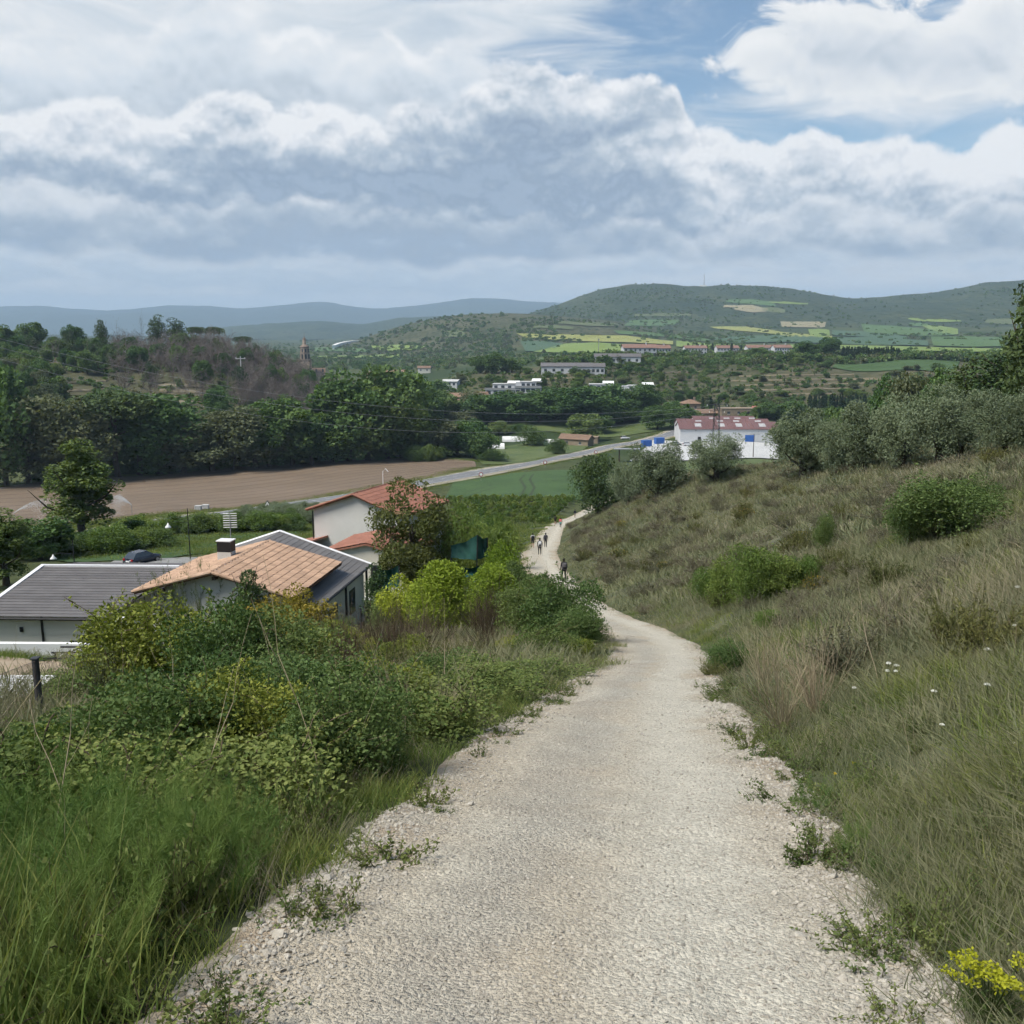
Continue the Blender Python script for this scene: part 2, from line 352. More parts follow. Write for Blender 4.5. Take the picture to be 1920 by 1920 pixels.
class MB:                                           # collects boxes, bars, prisms -> ONE mesh
    def __init__(s): s.v = []; s.f = []
    def add(s, V, Fs):
        o = len(s.v); s.v += [tuple(map(float, p)) for p in V]; s.f += [tuple(i + o for i in f) for f in Fs]; return s
    def box(s, x0, x1, y0, y1, z0, z1):
        return s.add([(x0, y0, z0), (x1, y0, z0), (x1, y1, z0), (x0, y1, z0), (x0, y0, z1), (x1, y0, z1), (x1, y1, z1), (x0, y1, z1)],
                     [(0, 3, 2, 1), (4, 5, 6, 7), (0, 1, 5, 4), (1, 2, 6, 5), (2, 3, 7, 6), (3, 0, 4, 7)])
    def tube(s, pts, rad, n=6, cap=True):
        pts = [Vector(p) for p in pts]; rad = rad if isinstance(rad, (list, tuple)) else [rad] * len(pts)
        V, Fs = [], []
        for i, p in enumerate(pts):
            d = (pts[min(i + 1, len(pts) - 1)] - pts[max(i - 1, 0)]).normalized()
            a = d.orthogonal().normalized() if abs(d.z) > .9 else d.cross(Vector((0, 0, 1))).normalized()
            b = d.cross(a)
            for k in range(n):
                t = 2 * math.pi * k / n
                V.append(p + (a * math.cos(t) + b * math.sin(t)) * rad[i])
        for i in range(len(pts) - 1):
            for k in range(n):
                Fs.append((i * n + k, i * n + (k + 1) % n, (i + 1) * n + (k + 1) % n, (i + 1) * n + k))
        if cap: Fs += [tuple(range(n))[::-1], tuple(range((len(pts) - 1) * n, len(pts) * n))]
        return s.add(V, Fs)
    def lathe(s, prof_, n=12, cx=0, cy=0):
        V, Fs = [], []
        for r_, z in prof_:
            for k in range(n):
                t = 2 * math.pi * k / n; V.append((cx + r_ * math.cos(t), cy + r_ * math.sin(t), z))
        for i in range(len(prof_) - 1):
            for k in range(n): Fs.append((i * n + k, i * n + (k + 1) % n, (i + 1) * n + (k + 1) % n, (i + 1) * n + k))
        Fs += [tuple(range(n))[::-1], tuple(range((len(prof_) - 1) * n, len(prof_) * n))]
        return s.add(V, Fs)
    def slab(s, quad, th):                          # a sheet of thickness th below a quad given by corners
        q = [Vector(p) for p in quad]; nrm = (q[1] - q[0]).cross(q[3] - q[0]).normalized() * th
        if nrm.z < 0: nrm = -nrm
        n = len(q)
        V = q + [p - nrm for p in q]
        return s.add(V, [tuple(range(n)), tuple(range(n, 2 * n))[::-1]] + [(i, i + n, (i + 1) % n + n, (i + 1) % n) for i in range(n)])
    def build(s, name, mat, parent=None, smooth=False): return mk(name, s.v, s.f, mat, parent, smooth)
def grid_faces(nu, nv):
    i, j = np.meshgrid(np.arange(nu - 1), np.arange(nv - 1), indexing='ij'); a = (i * nv + j).ravel()
    return np.stack([a, a + nv, a + nv + 1, a + 1], 1)

# ------------------------------------------------------------------ materials
def pmat(name, cols, scale=1.0, rough=.85, bump=0.0, bscale=None, detail=4, coord='Object', spec=.3, dist=0.0, metal=0.0, rnd=0.0, stretch=None):
    m_ = bpy.data.materials.new(name); m_.use_nodes = True; t = NT(m_.node_tree); t.n.clear()
    out = t.node('ShaderNodeOutputMaterial'); b = t.node('ShaderNodeBsdfPrincipled')
    b.inputs['Roughness'].default_value = rough; b.inputs['Specular IOR Level'].default_value = spec; b.inputs['Metallic'].default_value = metal
    t.l.new(b.outputs[0], out.inputs[0])
    tcn = t.node('ShaderNodeTexCoord'); vec = tcn.outputs['Object' if coord == 'World' else coord]
    if coord == 'World':
        vec = t.node('ShaderNodeNewGeometry').outputs['Position']
    if stretch:
        mp = t.node('ShaderNodeMapping'); t.l.new(vec, mp.inputs[0]); mp.inputs['Scale'].default_value = stretch; vec = mp.outputs[0]
    c = t.noise(vec, scale, detail, .6, dist)
    rp = t.node('ShaderNodeValToRGB'); t.l.new(c, rp.inputs[0]); el = rp.color_ramp.elements
    k = len(cols)
    el[0].position = .28; el[0].color = (*cols[0], 1); el[1].position = .72; el[1].color = (*cols[-1], 1)
    for i in range(1, k - 1):
        e_ = el.new(.28 + .44 * i / (k - 1)); e_.color = (*cols[i], 1)
    cc = rp.outputs[0]
    if rnd:
        oi = t.node('ShaderNodeObjectInfo')
        hs = t.node('ShaderNodeHueSaturation'); t.l.new(cc, hs.inputs['Color'])
        t.l.new(t.m('ADD', t.m('MULTIPLY', oi.outputs['Random'], rnd), 1 - rnd / 2), hs.inputs['Value']); cc = hs.outputs[0]
    t.l.new(cc, b.inputs['Base Color'])
    if bump:
        bp = t.node('ShaderNodeBump'); bp.inputs['Strength'].default_value = bump; bp.inputs['Distance'].default_value = .02
        t.l.new(t.noise(vec, bscale or scale * 6, 3, .65), bp.inputs['Height']); t.l.new(bp.outputs[0], b.inputs['Normal'])
    m_['bsdf'] = b.name
    return m_
def leafmat(name, c_dark, c_light, trans=.30, rough=.7, rnd=.42, hue=.022, spec=.12, c_third=None):
    m_ = bpy.data.materials.new(name); m_.use_nodes = True; t = NT(m_.node_tree); t.n.clear()
    out = t.node('ShaderNodeOutputMaterial'); b = t.node('ShaderNodeBsdfPrincipled'); tr = t.node('ShaderNodeBsdfTranslucent'); mx = t.node('ShaderNodeMixShader')
    at = t.node('ShaderNodeAttribute', attribute_name='rnd')
    f = at.outputs['Fac']
    c = t.mix(f, (*c_dark, 1), (*c_light, 1))
    if c_third is not None:
        at2 = t.node('ShaderNodeAttribute', attribute_name='tip'); c = t.mix(at2.outputs['Fac'], c, (*c_third, 1))
    oi = t.node('ShaderNodeObjectInfo'); hs = t.node('ShaderNodeHueSaturation'); t.l.new(c, hs.inputs['Color'])
    t.l.new(t.m('ADD', t.m('MULTIPLY', oi.outputs['Random'], rnd), 1 - rnd / 2), hs.inputs['Value'])
    t.l.new(t.m('ADD', t.m('MULTIPLY', oi.outputs['Random'], -hue * 2), .5 + hue), hs.inputs['Hue'])
    c = hs.outputs[0]
    b.inputs['Roughness'].default_value = rough; b.inputs['Specular IOR Level'].default_value = spec
    t.l.new(c, b.inputs['Base Color'])
    t.l.new(t.mix(1.0, c, (1.0, 1.05, .6, 1), 'MULTIPLY'), tr.inputs[0])
    mx.inputs[0].default_value = trans; t.l.new(b.outputs[0], mx.inputs[1]); t.l.new(tr.outputs[0], mx.inputs[2]); t.l.new(mx.outputs[0], out.inputs[0])
    return m_
# ------------------------------------------------------------------ ground sheet
M_ground = pmat('meadow_soil', [(.045, .055, .022), (.075, .085, .034), (.10, .095, .05)], scale=.35, coord='World', bump=.6, bscale=9)
M_far = None
sheets = []                                          # (mask function) places where the ground sheet dips below another sheet
def polar_grid(a0, a1, na, rs):
    an = np.linspace(a0, a1, na); A, Rr = np.meshgrid(an, rs, indexing='ij')
    return Rr * np.sin(A), Rr * np.cos(A)
GRID_LOWER = []
def lower(x, y):
    z = np.zeros(np.shape(x))
    for fn in GRID_LOWER: z = np.maximum(z, fn(x, y))
    return z

# strips between two edges, laid on the terrain
def strip(name, E0, E1, nu, nv, mat, off, parent=None, attr=True):
    E0, E1 = np.asarray(E0, float), np.asarray(E1, float)
    def res(E):
        d = np.concatenate([[0], np.cumsum(np.hypot(*np.diff(E[:, :2], axis=0).T))]); t = np.linspace(0, d[-1], nu)
        return np.stack([np.interp(t, d, E[:, 0]), np.interp(t, d, E[:, 1])], 1)
    A, B = res(E0), res(E1); k = np.linspace(0, 1, nv)[None, :, None]
    P = A[:, None] * (1 - k) + B[:, None] * k
    x, y = P[..., 0].ravel(), P[..., 1].ravel()
    z = h(x, y) + off
    uu, vv = np.meshgrid(np.linspace(0, 1, nu), np.linspace(0, 1, nv), indexing='ij')
    o = mk(name, np.stack([x, y, z], 1), grid_faces(nu, nv), mat, parent, True, {'along': uu.ravel(), 'across': vv.ravel()})
    # the polygon of the strip, shrunk a little, in which the ground sheet is lowered
    poly = np.concatenate([A, B[::-1]])
    return o, poly
def in_poly(poly):
    poly = np.asarray(poly); mn, mx = poly.min(0), poly.max(0)
    def fn(x, y):
        x = np.asarray(x); y = np.asarray(y)
        ins = np.zeros(x.shape, bool)
        box = (x > mn[0]) & (x < mx[0]) & (y > mn[1]) & (y < mx[1])
        if box.any():
            xs, ys = x[box], y[box]; c = np.zeros(xs.shape, bool); j = len(poly) - 1
            for i in range(len(poly)):
                xi, yi = poly[i]; xj, yj = poly[j]
                if yi != yj:
                    c ^= ((yi > ys) != (yj > ys)) & (xs < (xj - xi) * (ys - yi) / (yj - yi) + xi)
                j = i
            ins[box] = c
        return ins
    return fn
def px_edge(lst): return [hit(px, py)[:2] for px, py in lst]
# ------------------------------------------------------------------ gravel path
def path_material():
    m_ = bpy.data.materials.new('gravel_track'); m_.use_nodes = True; t = NT(m_.node_tree); t.n.clear()
    out = t.node('ShaderNodeOutputMaterial'); b = t.node('ShaderNodeBsdfPrincipled'); t.l.new(b.outputs[0], out.inputs[0])
    b.inputs['Roughness'].default_value = .95; b.inputs['Specular IOR Level'].default_value = .15
    pos = t.node('ShaderNodeNewGeometry').outputs['Position']
    ac = t.node('ShaderNodeAttribute', attribute_name='across').outputs['Fac']
    big = t.noise(pos, .55, 3, .6, .4)
    mid = t.noise(pos, 2.6, 3, .6)
    fine = t.noise(pos, 38, 3, .7)
    vo = t.node('ShaderNodeTexVoronoi'); t.l.new(pos, vo.inputs['Vector']); vo.inputs['Scale'].default_value = 52; vo.inputs['Randomness'].default_value = 1
    vo2 = t.node('ShaderNodeTexVoronoi'); t.l.new(pos, vo2.inputs['Vector']); vo2.inputs['Scale'].default_value = 140
    base = t.mix(t.ss(big, .35, .68), (.44, .408, .332, 1), (.395, .345, .265, 1))
    # worn pale line where people walk, loose grey gravel beside it, earthy left margin
    dist = t.m('ADD', ac, t.m('MULTIPLY', t.m('SUBTRACT', big, .5), .35))
    walk = t.m('MULTIPLY', t.ss(dist, .50, .62), t.m('SUBTRACT', 1.0, t.ss(dist, .68, .82)))
    base = t.mix(t.m('MULTIPLY', walk, .95), base, (.475, .445, .368, 1))
    loose = t.m('MULTIPLY', t.ss(dist, .24, .36), t.m('SUBTRACT', 1.0, t.ss(dist, .40, .52)))
    base = t.mix(t.m('MULTIPLY', loose, .35), base, (.36, .342, .298, 1))
    edge = t.m('ADD', t.m('SUBTRACT', 1.0, t.ss(dist, .10, .26)), t.ss(dist, .80, .95), clamp=True)
    base = t.mix(t.m('MULTIPLY', edge, t.m('MULTIPLY', t.ss(mid, .35, .62), .8)), base, (.36, .28, .195, 1))
    pebble = t.node('ShaderNodeSeparateColor'); t.l.new(vo.outputs['Color'], pebble.inputs[0])
    val = t.m('ADD', t.m('MULTIPLY', t.m('SUBTRACT', pebble.outputs[0], .5), .36), t.m('MULTIPLY', t.m('SUBTRACT', fine, .5), .8))
    val = t.m('ADD', val, t.m('MULTIPLY', t.m('SUBTRACT', mid, .5), .22))
    hs = t.node('ShaderNodeHueSaturation'); t.l.new(base, hs.inputs['Color']); t.l.new(t.m('ADD', val, 1.0), hs.inputs['Value'])
    t.l.new(hs.outputs[0], b.inputs['Base Color'])
    hgt = t.m('ADD', t.m('MULTIPLY', t.m('SUBTRACT', 1.0, vo.outputs['Distance']), 1.0), t.m('ADD', t.m('MULTIPLY', vo2.outputs['Distance'], -.5), t.m('MULTIPLY', fine, .6)))
    bp = t.node('ShaderNodeBump'); t.l.new(t.m('ADD', .66, t.m('MULTIPLY', t.m('ADD', t.m('MULTIPLY', loose, .5), edge), .35)), bp.inputs['Strength']); bp.inputs['Distance'].default_value = .018
    t.l.new(hgt, bp.inputs['Height']); t.l.new(bp.outputs[0], b.inputs['Normal'])
    return m_
M_path = path_material()
ys = np.concatenate([np.linspace(-12, 0, 40)[:-1], np.geomspace(.6, 240, 620)])
ac = np.linspace(0, 1, 41)
YY, AA = np.meshgrid(ys, ac, indexing='ij')
wob = .16 * fbm(YY * .8 + 40, np.where(AA < .5, 0., 9.), 3)          # ragged edges
XX = PC(YY) + (AA * 2 - 1) * (PW(YY) + .34 + wob)
dedge = np.abs(AA * 2 - 1)
ZZ = PZ(YY) + .035 - .09 * sstep(dedge, .8, 1.0) + (.05 * fbm(XX * .9, YY * .9, 3) + .02 * fbm(XX * 5, YY * 5, 2)) * (1 - sstep(dedge, .85, 1.))
path = struct(mk('gravel_path', np.stack([XX, YY, ZZ], -1).reshape(-1, 3), grid_faces(len(ys), len(ac)), M_path, None, True,
                 {'across': AA.ravel()}))
def path_z(x, y):
    return PZ(y) + .035 + .05 * fbm(x * .9, y * .9, 3) + .02 * fbm(x * 5, y * 5, 2)
GRID_LOWER.append(lambda x, y: .22 * (path_side(x, y) < -.38) * (y < 240) * (y > -12.5))

# ------------------------------------------------------------------ road, fields and yards
M_asph = pmat('asphalt', [(.15, .155, .16), (.19, .195, .2)], scale=.25, coord='World', bump=.2, bscale=20, rough=.9)
M_plough = pmat('ploughed_earth', [(.135, .10, .068), (.17, .127, .088), (.195, .148, .106)], scale=.06, coord='World', bump=.5, bscale=2.0, detail=9)
M_crop = pmat('young_cereal', [(.034, .068, .020), (.05, .092, .028), (.06, .105, .034)], scale=.08, coord='World', bump=.5, bscale=3)
M_meadow = pmat('meadow_grass', [(.05, .082, .024), (.085, .115, .036), (.11, .135, .05)], scale=.05, coord='World', bump=.5, bscale=2)
M_conc = pmat('pale_concrete', [(.42, .42, .41), (.52, .52, .50)], scale=.15, coord='World', bump=.1)
M_sand = pmat('sandy_yard', [(.30, .23, .155), (.40, .32, .225)], scale=.5, coord='World', bump=.4)
M_drive = pmat('paved_drive', [(.21, .21, .20), (.27, .265, .25)], scale=.4, coord='World', bump=.2)
M_verge = pmat('verge_gravel', [(.28, .25, .18), (.38, .34, .26)], scale=.5, coord='World', bump=.4)

rc = np.array(px_edge([(-260, 1062), (-60, 1030), (200, 996), (365, 972), (480, 955), (640, 934), (760, 912), (900, 887), (1050, 859), (1150, 836), (1250, 817)]) + [AT(1285, 448, 0)[:2]])
d_ = np.gradient(rc, axis=0); d_ /= np.linalg.norm(d_, axis=1)[:, None]; nr = np.stack([-d_[:, 1], d_[:, 0]], 1)
vs, _ = strip('road_verge', rc + nr * 6.2, rc - nr * 6.4, 260, 8, M_verge, .16); struct(vs)
ro, ROADP = strip('road', rc + nr * 3.7, rc - nr * 3.7, 260, 8, M_asph, .24); struct(ro)
M_line = pmat('road_paint', [(.62, .62, .6), (.72, .72, .7)], scale=2)
for k, nm in ((3.2, 'edge_line'), (-3.2, 'edge_line'), (0, 'centre_line')):
    if k:
        o, _ = strip(nm, rc + nr * (k + .09), rc + nr * (k - .09), 300, 2, M_line, .262, ro)
rdense = np.stack([np.interp(np.linspace(0, 1, 400), np.linspace(0, 1, len(rc)), rc[:, i]) for i in (0, 1)], 1)
for i in range(60, 396, 6):                           # centre dashes
    a, b = rdense[i], rdense[i + 2]; dd = (b - a) / np.linalg.norm(b - a); n2 = np.array((-dd[1], dd[0])) * .08
    q = [a + n2, b + n2, b - n2, a - n2]
    mk('centre_dash', [(p[0], p[1], float(h(p[0], p[1])) + .262) for p in q], [(0, 3, 2, 1)], M_line, ro)
GRID_LOWER.append(lambda x, y, f_=in_poly(np.concatenate([rc + nr * 6, (rc - nr * 6)[::-1]])): .12 * f_(x, y))

def field(name, top, bot, mat, off, nu=80, nv=40):
    o, poly = strip(name, px_edge(top), px_edge(bot), nu, nv, mat, off); struct(o)
    GRID_LOWER.append(lambda x, y, f_=in_poly(poly): .5 * min(off, .3) * f_(x, y)); return o, poly
pf, PLOUGH = field('ploughed_field', [(-320, 925), (0, 914), (210, 893), (420, 877), (640, 862), (790, 858), (890, 866)],
                   [(-320, 1000), (30, 990), (250, 972), (420, 957), (600, 934), (760, 906), (893, 876)], M_plough, .22, 200, 60)
cf, CROPP = field('green_crop_field', [(850, 905), (960, 888), (1085, 882), (1140, 888)], [(835, 934), (950, 936), (1080, 938), (1135, 942)], M_crop, .2)
gf, GARDP = field('green_garden_field', [(130, 1000), (260, 992), (340, 992), (560, 990)], [(100, 1052), (260, 1052), (330, 1045), (560, 1030)], M_crop, .1)
mf, MEADP = field('green_meadow', [(905, 800), (1080, 792), (1220, 790), (1290, 800)], [(910, 812), (1080, 818), (1190, 815), (1270, 806)], M_meadow, .25)
mf2, _ = field('roadside_meadow', [(870, 838), (1000, 828), (1110, 832)], [(905, 872), (1000, 866), (1090, 846)], M_meadow, .2)
cy, CONCP = field('concrete_yard', [(1225, 826), (1280, 829), (1460, 834)], [(1180, 866), (1300, 864), (1460, 862)], M_conc, .25, 30, 20)
gv, _ = field('yard_lawn', [(1180, 868), (1300, 866), (1460, 864)], [(1180, 882), (1300, 882), (1460, 884)], M_meadow, .2, 30, 10)
dv, DRIVEP = field('paved_drive', [(215, 1052), (270, 1046), (370, 1046)], [(150, 1085), (260, 1082), (370, 1075)], M_drive, .08, 30, 20)
sy, SANDP = field('sandy_yard', [(-200, 1243), (90, 1243), (190, 1238)], [(-260, 1320), (40, 1322), (150, 1290)], M_sand, .05, 40, 20)

# thin dark furrows and tramlines of the ploughed field, darker strips laid on the soil
M_furrow = pmat('dark_furrow', [(.09, .06, .04), (.12, .085, .055)], scale=.5, coord='World')
PT = [(-320, 925), (0, 914), (210, 893), (420, 877), (640, 862), (790, 858), (890, 866)]; PB = [(-320, 1000), (30, 990), (250, 972), (420, 957), (600, 934), (760, 906), (893, 876)]
pt_, pb_ = np.array(px_edge(PT)), np.array(px_edge(PB))
def resamp(E, n):
    d = np.concatenate([[0], np.cumsum(np.hypot(*np.diff(E, axis=0).T))]); t = np.linspace(0, d[-1], n)
    return np.stack([np.interp(t, d, E[:, 0]), np.interp(t, d, E[:, 1])], 1)
pt_, pb_ = resamp(pt_, 120), resamp(pb_, 120)
for k in (.1, .2, .29, .38, .47, .55, .63, .71, .79, .87, .94):
    c_ = pt_ * (1 - k) + pb_ * k + .25 * np.stack([fbm(np.arange(120) * .2, np.full(120, k * 50)), fbm(np.arange(120) * .2 + 50, np.full(120, k * 50))], 1)
    i0 = int(rng.integers(0, 18)); i1 = 120 - int(rng.integers(0, 14)); c_ = c_[i0:i1]
    wv = (.26 + .14 * rng.random())
    n = len(c_); x = np.stack([c_[:, 0], c_[:, 0], c_[:, 0]], 1).ravel(); y = np.stack([c_[:, 1] - wv * 2, c_[:, 1], c_[:, 1] + wv * 2], 1).ravel()
    z = h(x, y) + np.tile([.235, .255, .235], n)
    o = mk('furrow', np.stack([x, y, z], 1), grid_faces(n, 3), M_furrow, pf)

for lst in ([(975, 934), (985, 915), (975, 900), (985, 891)], [(992, 934), (1002, 916), (993, 900), (1000, 890)], [(880, 930), (930, 915), (1000, 905), (1075, 902)], [(870, 926), (925, 910), (1000, 899), (1080, 895)]):
    E_ = resamp(np.array(px_edge(lst)), 60); n = 60; x = np.stack([E_[:, 0] - .35, E_[:, 0] + .35], 1).ravel(); y = np.stack([E_[:, 1] - .5, E_[:, 1] + .5], 1).ravel(); mk('tramline', np.stack([x, y, h(x, y) + .225], 1), grid_faces(n, 2), pmat('trodden_crop', [(.03, .05, .02), (.045, .06, .028)], scale=.5), cf)
# ------------------------------------------------------------------ hills
def hillfn(sky_pts, Yr, Yf, Yb, zf, amp=14., nsc=1 / 300., conc=1.25):
    P = np.array([W(px, py, Yr) for px, py in sky_pts]); q = P[:, 0] / P[:, 1]; zr = smooth_interp(list(zip(q, P[:, 2])))
    def fn(x, y):
        qq = x / np.maximum(y, 1); zz = zr(qq); t = (y - Yf) / (Yr - Yf)
        up = np.clip(t, 0, 1); s_ = up ** conc * (1.6 - .6 * up)
        dn = 1 - sstep(y, Yr, Yb)
        nz = fbm(x * nsc, y * nsc, 5) * amp * np.clip(4 * up * (1 - up), 0, 1) + fbm(x * nsc * 9, y * nsc * 9, 3) * amp * .12
        z0 = zf(x, y) if callable(zf) else zf
        return np.where(t < 0, z0 + t * 60, z0 + (zz - z0) * s_ * np.where(y > Yr, dn, 1) + nz * (y < Yb))
    fn.q = (q[0], q[-1]); fn.Y = (Yf, Yr, Yb)
    return fn
H1 = hillfn([(880, 640), (960, 602), (1000, 586), (1050, 570), (1100, 551), (1150, 538), (1230, 532), (1310, 537), (1350, 535), (1420, 536), (1480, 541), (1550, 553), (1600, 560), (1650, 557), (1700, 552), (1760, 547), (1800, 540), (1850, 530), (1900, 527), (2000, 520), (2200, 535), (2600, 560)],
            3500, 2150, 5200, lambda x, y: base_h(x, y) - 3, 26, 1 / 420., 1.35)
H2 = hillfn([(430, 660), (540, 662), (600, 650), (680, 634), (750, 612), (820, 596), (900, 588), (1000, 590), (1060, 594), (1150, 602), (1250, 618), (1350, 640)],
            2350, 1500, 3300, lambda x, y: base_h(x, y) - 2, 14, 1 / 260., 1.1)
H3 = hillfn([(-500, 612), (0, 628), (380, 622), (430, 612), (500, 607), (600, 603), (680, 607), (740, 597), (800, 594), (850, 592), (950, 598), (1100, 610), (1300, 640)],
            5600, 4200, 7000, -25., 50, 1 / 700., 1.2)
H4 = hillfn([(-900, 570), (-200, 576), (0, 575), (60, 573), (150, 580), (220, 581), (300, 574), (380, 573), (455, 578), (530, 572), (612, 567), (650, 573), (690, 578), (760, 575), (820, 568), (880, 560), (930, 560), (990, 566), (1060, 568), (1200, 575), (2000, 570), (2700, 570)],
            12500, 9000, 14500, -25., 90, 1 / 1500., 1.0)
def hill_obj(fn, mat, na, nr_, name='hill'):
    q = np.linspace(*fn.q, na); yv = np.concatenate([np.linspace(fn.Y[0], fn.Y[1], nr_), np.linspace(fn.Y[1], fn.Y[2], nr_ // 4)[1:]])
    Q, Yv = np.meshgrid(q, yv, indexing='ij'); x = Q * Yv; z = fn(x, Yv)
    # sink the two ends into the plain
    e_ = sstep(np.minimum((Q - fn.q[0]), (fn.q[1] - Q)) / (fn.q[1] - fn.q[0]), 0, .05)
    z = z * e_ + (-60) * (1 - e_)
    return struct(mk(name, np.stack([x, Yv, z], -1).reshape(-1, 3), grid_faces(na, len(yv)), mat, None, True))
def hill_mat(name, cols, sc, dots, bump_d):
    m_ = bpy.data.materials.new(name); m_.use_nodes = True; t = NT(m_.node_tree); t.n.clear()
    out = t.node('ShaderNodeOutputMaterial'); b = t.node('ShaderNodeBsdfPrincipled'); t.l.new(b.outputs[0], out.inputs[0])
    b.inputs['Roughness'].default_value = .95; b.inputs['Specular IOR Level'].default_value = .1
    pos = t.node('ShaderNodeNewGeometry').outputs['Position']
    mp = t.node('ShaderNodeMapping'); t.l.new(pos, mp.inputs[0]); mp.inputs['Scale'].default_value = (1, .45, 1.2); v = mp.outputs[0]
    n1 = t.noise(v, sc, 5, .62, .3); n2 = t.noise(v, sc * 6, 4, .65)
    rp = t.node('ShaderNodeValToRGB'); t.l.new(t.m('ADD', t.m('MULTIPLY', n1, .65), t.m('MULTIPLY', n2, .35)), rp.inputs[0]); el = rp.color_ramp.elements
    el[0].position = .34; el[0].color = (*cols[0], 1); el[1].position = .66; el[1].color = (*cols[2], 1); e_ = el.new(.5); e_.color = (*cols[1], 1)
    vo = t.node('ShaderNodeTexVoronoi'); t.l.new(v, vo.inputs['Vector']); vo.inputs['Scale'].default_value = dots
    c = t.mix(t.m('MULTIPLY', t.m('SUBTRACT', 1.0, t.ss(vo.outputs['Distance'], .18, .42)), t.ss(n1, .40, .52)), rp.outputs[0], (*cols[3], 1))
    t.l.new(c, b.inputs['Base Color'])
    bp = t.node('ShaderNodeBump'); bp.inputs['Strength'].default_value = .8; bp.inputs['Distance'].default_value = bump_d
    t.l.new(t.m('ADD', n2, t.m('MULTIPLY', vo.outputs['Distance'], -.6)), bp.inputs['Height']); t.l.new(bp.outputs[0], b.inputs['Normal'])
    return m_
M_h1 = hill_mat('scrub_hill', [(.026, .044, .024), (.042, .060, .030), (.075, .088, .045), (.020, .036, .020)], .007, .07, 5)
M_h2 = hill_mat('stony_scrub_hill', [(.038, .052, .026), (.070, .077, .040), (.115, .112, .066), (.026, .042, .020)], .011, .10, 3)
M_h3 = hill_mat('wooded_ridge', [(.03, .05, .03), (.045, .065, .036), (.07, .085, .05), (.025, .04, .025)], .004, .03, 8)
M_h4 = hill_mat('far_mountain_wood', [(.035, .055, .04), (.045, .065, .045), (.055, .075, .05), (.03, .05, .036)], .0015, .012, 14)
hill_obj(H1, M_h1, 420, 150, 'scrub_hill'); hill_obj(H2, M_h2, 300, 90, 'stony_hill'); hill_obj(H3, M_h3, 260, 40, 'wooded_ridge'); hill_obj(H4, M_h4, 400, 40, 'mountain_range')
def farz(x, y):
    z = h(x, y)
    for fn in (H1, H2):
        q = x / np.maximum(y, 1)
        e_ = sstep(np.minimum((q - fn.q[0]), (fn.q[1] - q)) / (fn.q[1] - fn.q[0]), 0, .05)
        zz = np.where((y > fn.Y[0]) & (y < fn.Y[2]) & (e_ > 0), fn(x, y) * e_ - 60 * (1 - e_), -999)
        z = np.maximum(z, zz)
    return z
def fhit_many(px, py, y0=800., y1=3600.):
    px, py = np.atleast_1d(np.asarray(px, float)), np.atleast_1d(np.asarray(py, float)); out = []
    for k in range(0, len(px), 400):
        u = ((px[k:k + 400] - 960) / F)[:, None]; v = ((py[k:k + 400] - 960) / F)[:, None]
        Ys = np.geomspace(y0, y1, 200)[None, :]; t = Ys / (CP - v * SP); z = EYE + (-SP - v * CP) * t; x = u * t; g = farz(x, np.broadcast_to(Ys, x.shape))
        hitm = z < g; i = np.where(hitm.any(1), hitm.argmax(1), Ys.shape[1] - 1); r_ = np.arange(len(i)); i0 = np.maximum(i - 1, 0)
        a0 = (z - g)[r_, i0]; a1 = (z - g)[r_, i]; kk = np.clip(a0 / np.where(np.abs(a0 - a1) < 1e-9, 1, a0 - a1), 0, 1)
        Y = Ys[0, i0] + (Ys[0, i] - Ys[0, i0]) * kk; tt = Y / (CP - v[:, 0] * SP); X = u[:, 0] * tt; out.append(np.stack([X, Y, farz(X, Y)], 1))
    return np.concatenate(out)
def fhit(px, py, y0=800., y1=3600.): return fhit_many(px, py, y0, y1)[0]
def far_field(top, bot, mat, off=1.6, nu=22, nv=12):
    def dens(L, n):
        L = np.array(L, float); d = np.linspace(0, 1, len(L)); t = np.linspace(0, 1, n)
        return np.stack([np.interp(t, d, L[:, 0]), np.interp(t, d, L[:, 1])], 1)
    A, B = dens(top, nu), dens(bot, nu)
    wv = 1.0 * np.stack([np.zeros(nu), fbm(np.arange(nu) * .35 + top[0][0], np.full(nu, top[0][1] * 1.), 2)], 1)
    A = A + wv; B = B + wv[::-1] * .8
    Q_ = np.array([A[i] * (1 - k) + B[i] * k for i in range(nu) for k in (0, .5, 1)]); P = fhit_many(Q_[:, 0], Q_[:, 1])[:, :2].reshape(nu, 3, 2)
    tt = np.linspace(0, 1, nv)
    XY = np.stack([[(np.interp(t_, (0, .5, 1), P[i, :, 0]), np.interp(t_, (0, .5, 1), P[i, :, 1])) for t_ in tt] for i in range(nu)])
    x, y = XY[..., 0].ravel(), XY[..., 1].ravel()
    return struct(mk('crop_field', np.stack([x, y, farz(x, y) + off], 1), grid_faces(nu, nv), mat, None, True))
FM = {'yel': pmat('rape_with_painted_sun', [(.20, .215, .06), (.27, .28, .085)], scale=.02, coord='World'),  # rape yellow, sun patches painted in as a lighter yellow-green base
      'lime': pmat('bright_cereal', [(.13, .19, .04), (.18, .24, .06)], scale=.02, coord='World'),
      'grn': pmat('green_cereal', [(.06, .115, .035), (.085, .145, .045)], scale=.02, coord='World'),
      'blu': pmat('bluish_cereal', [(.05, .095, .05), (.065, .115, .06)], scale=.02, coord='World'),
      'tan': pmat('stubble', [(.22, .20, .11), (.28, .245, .15)], scale=.02, coord='World'),
      'olv': pmat('olive_pasture', [(.08, .105, .04), (.11, .13, .055)], scale=.02, coord='World')}
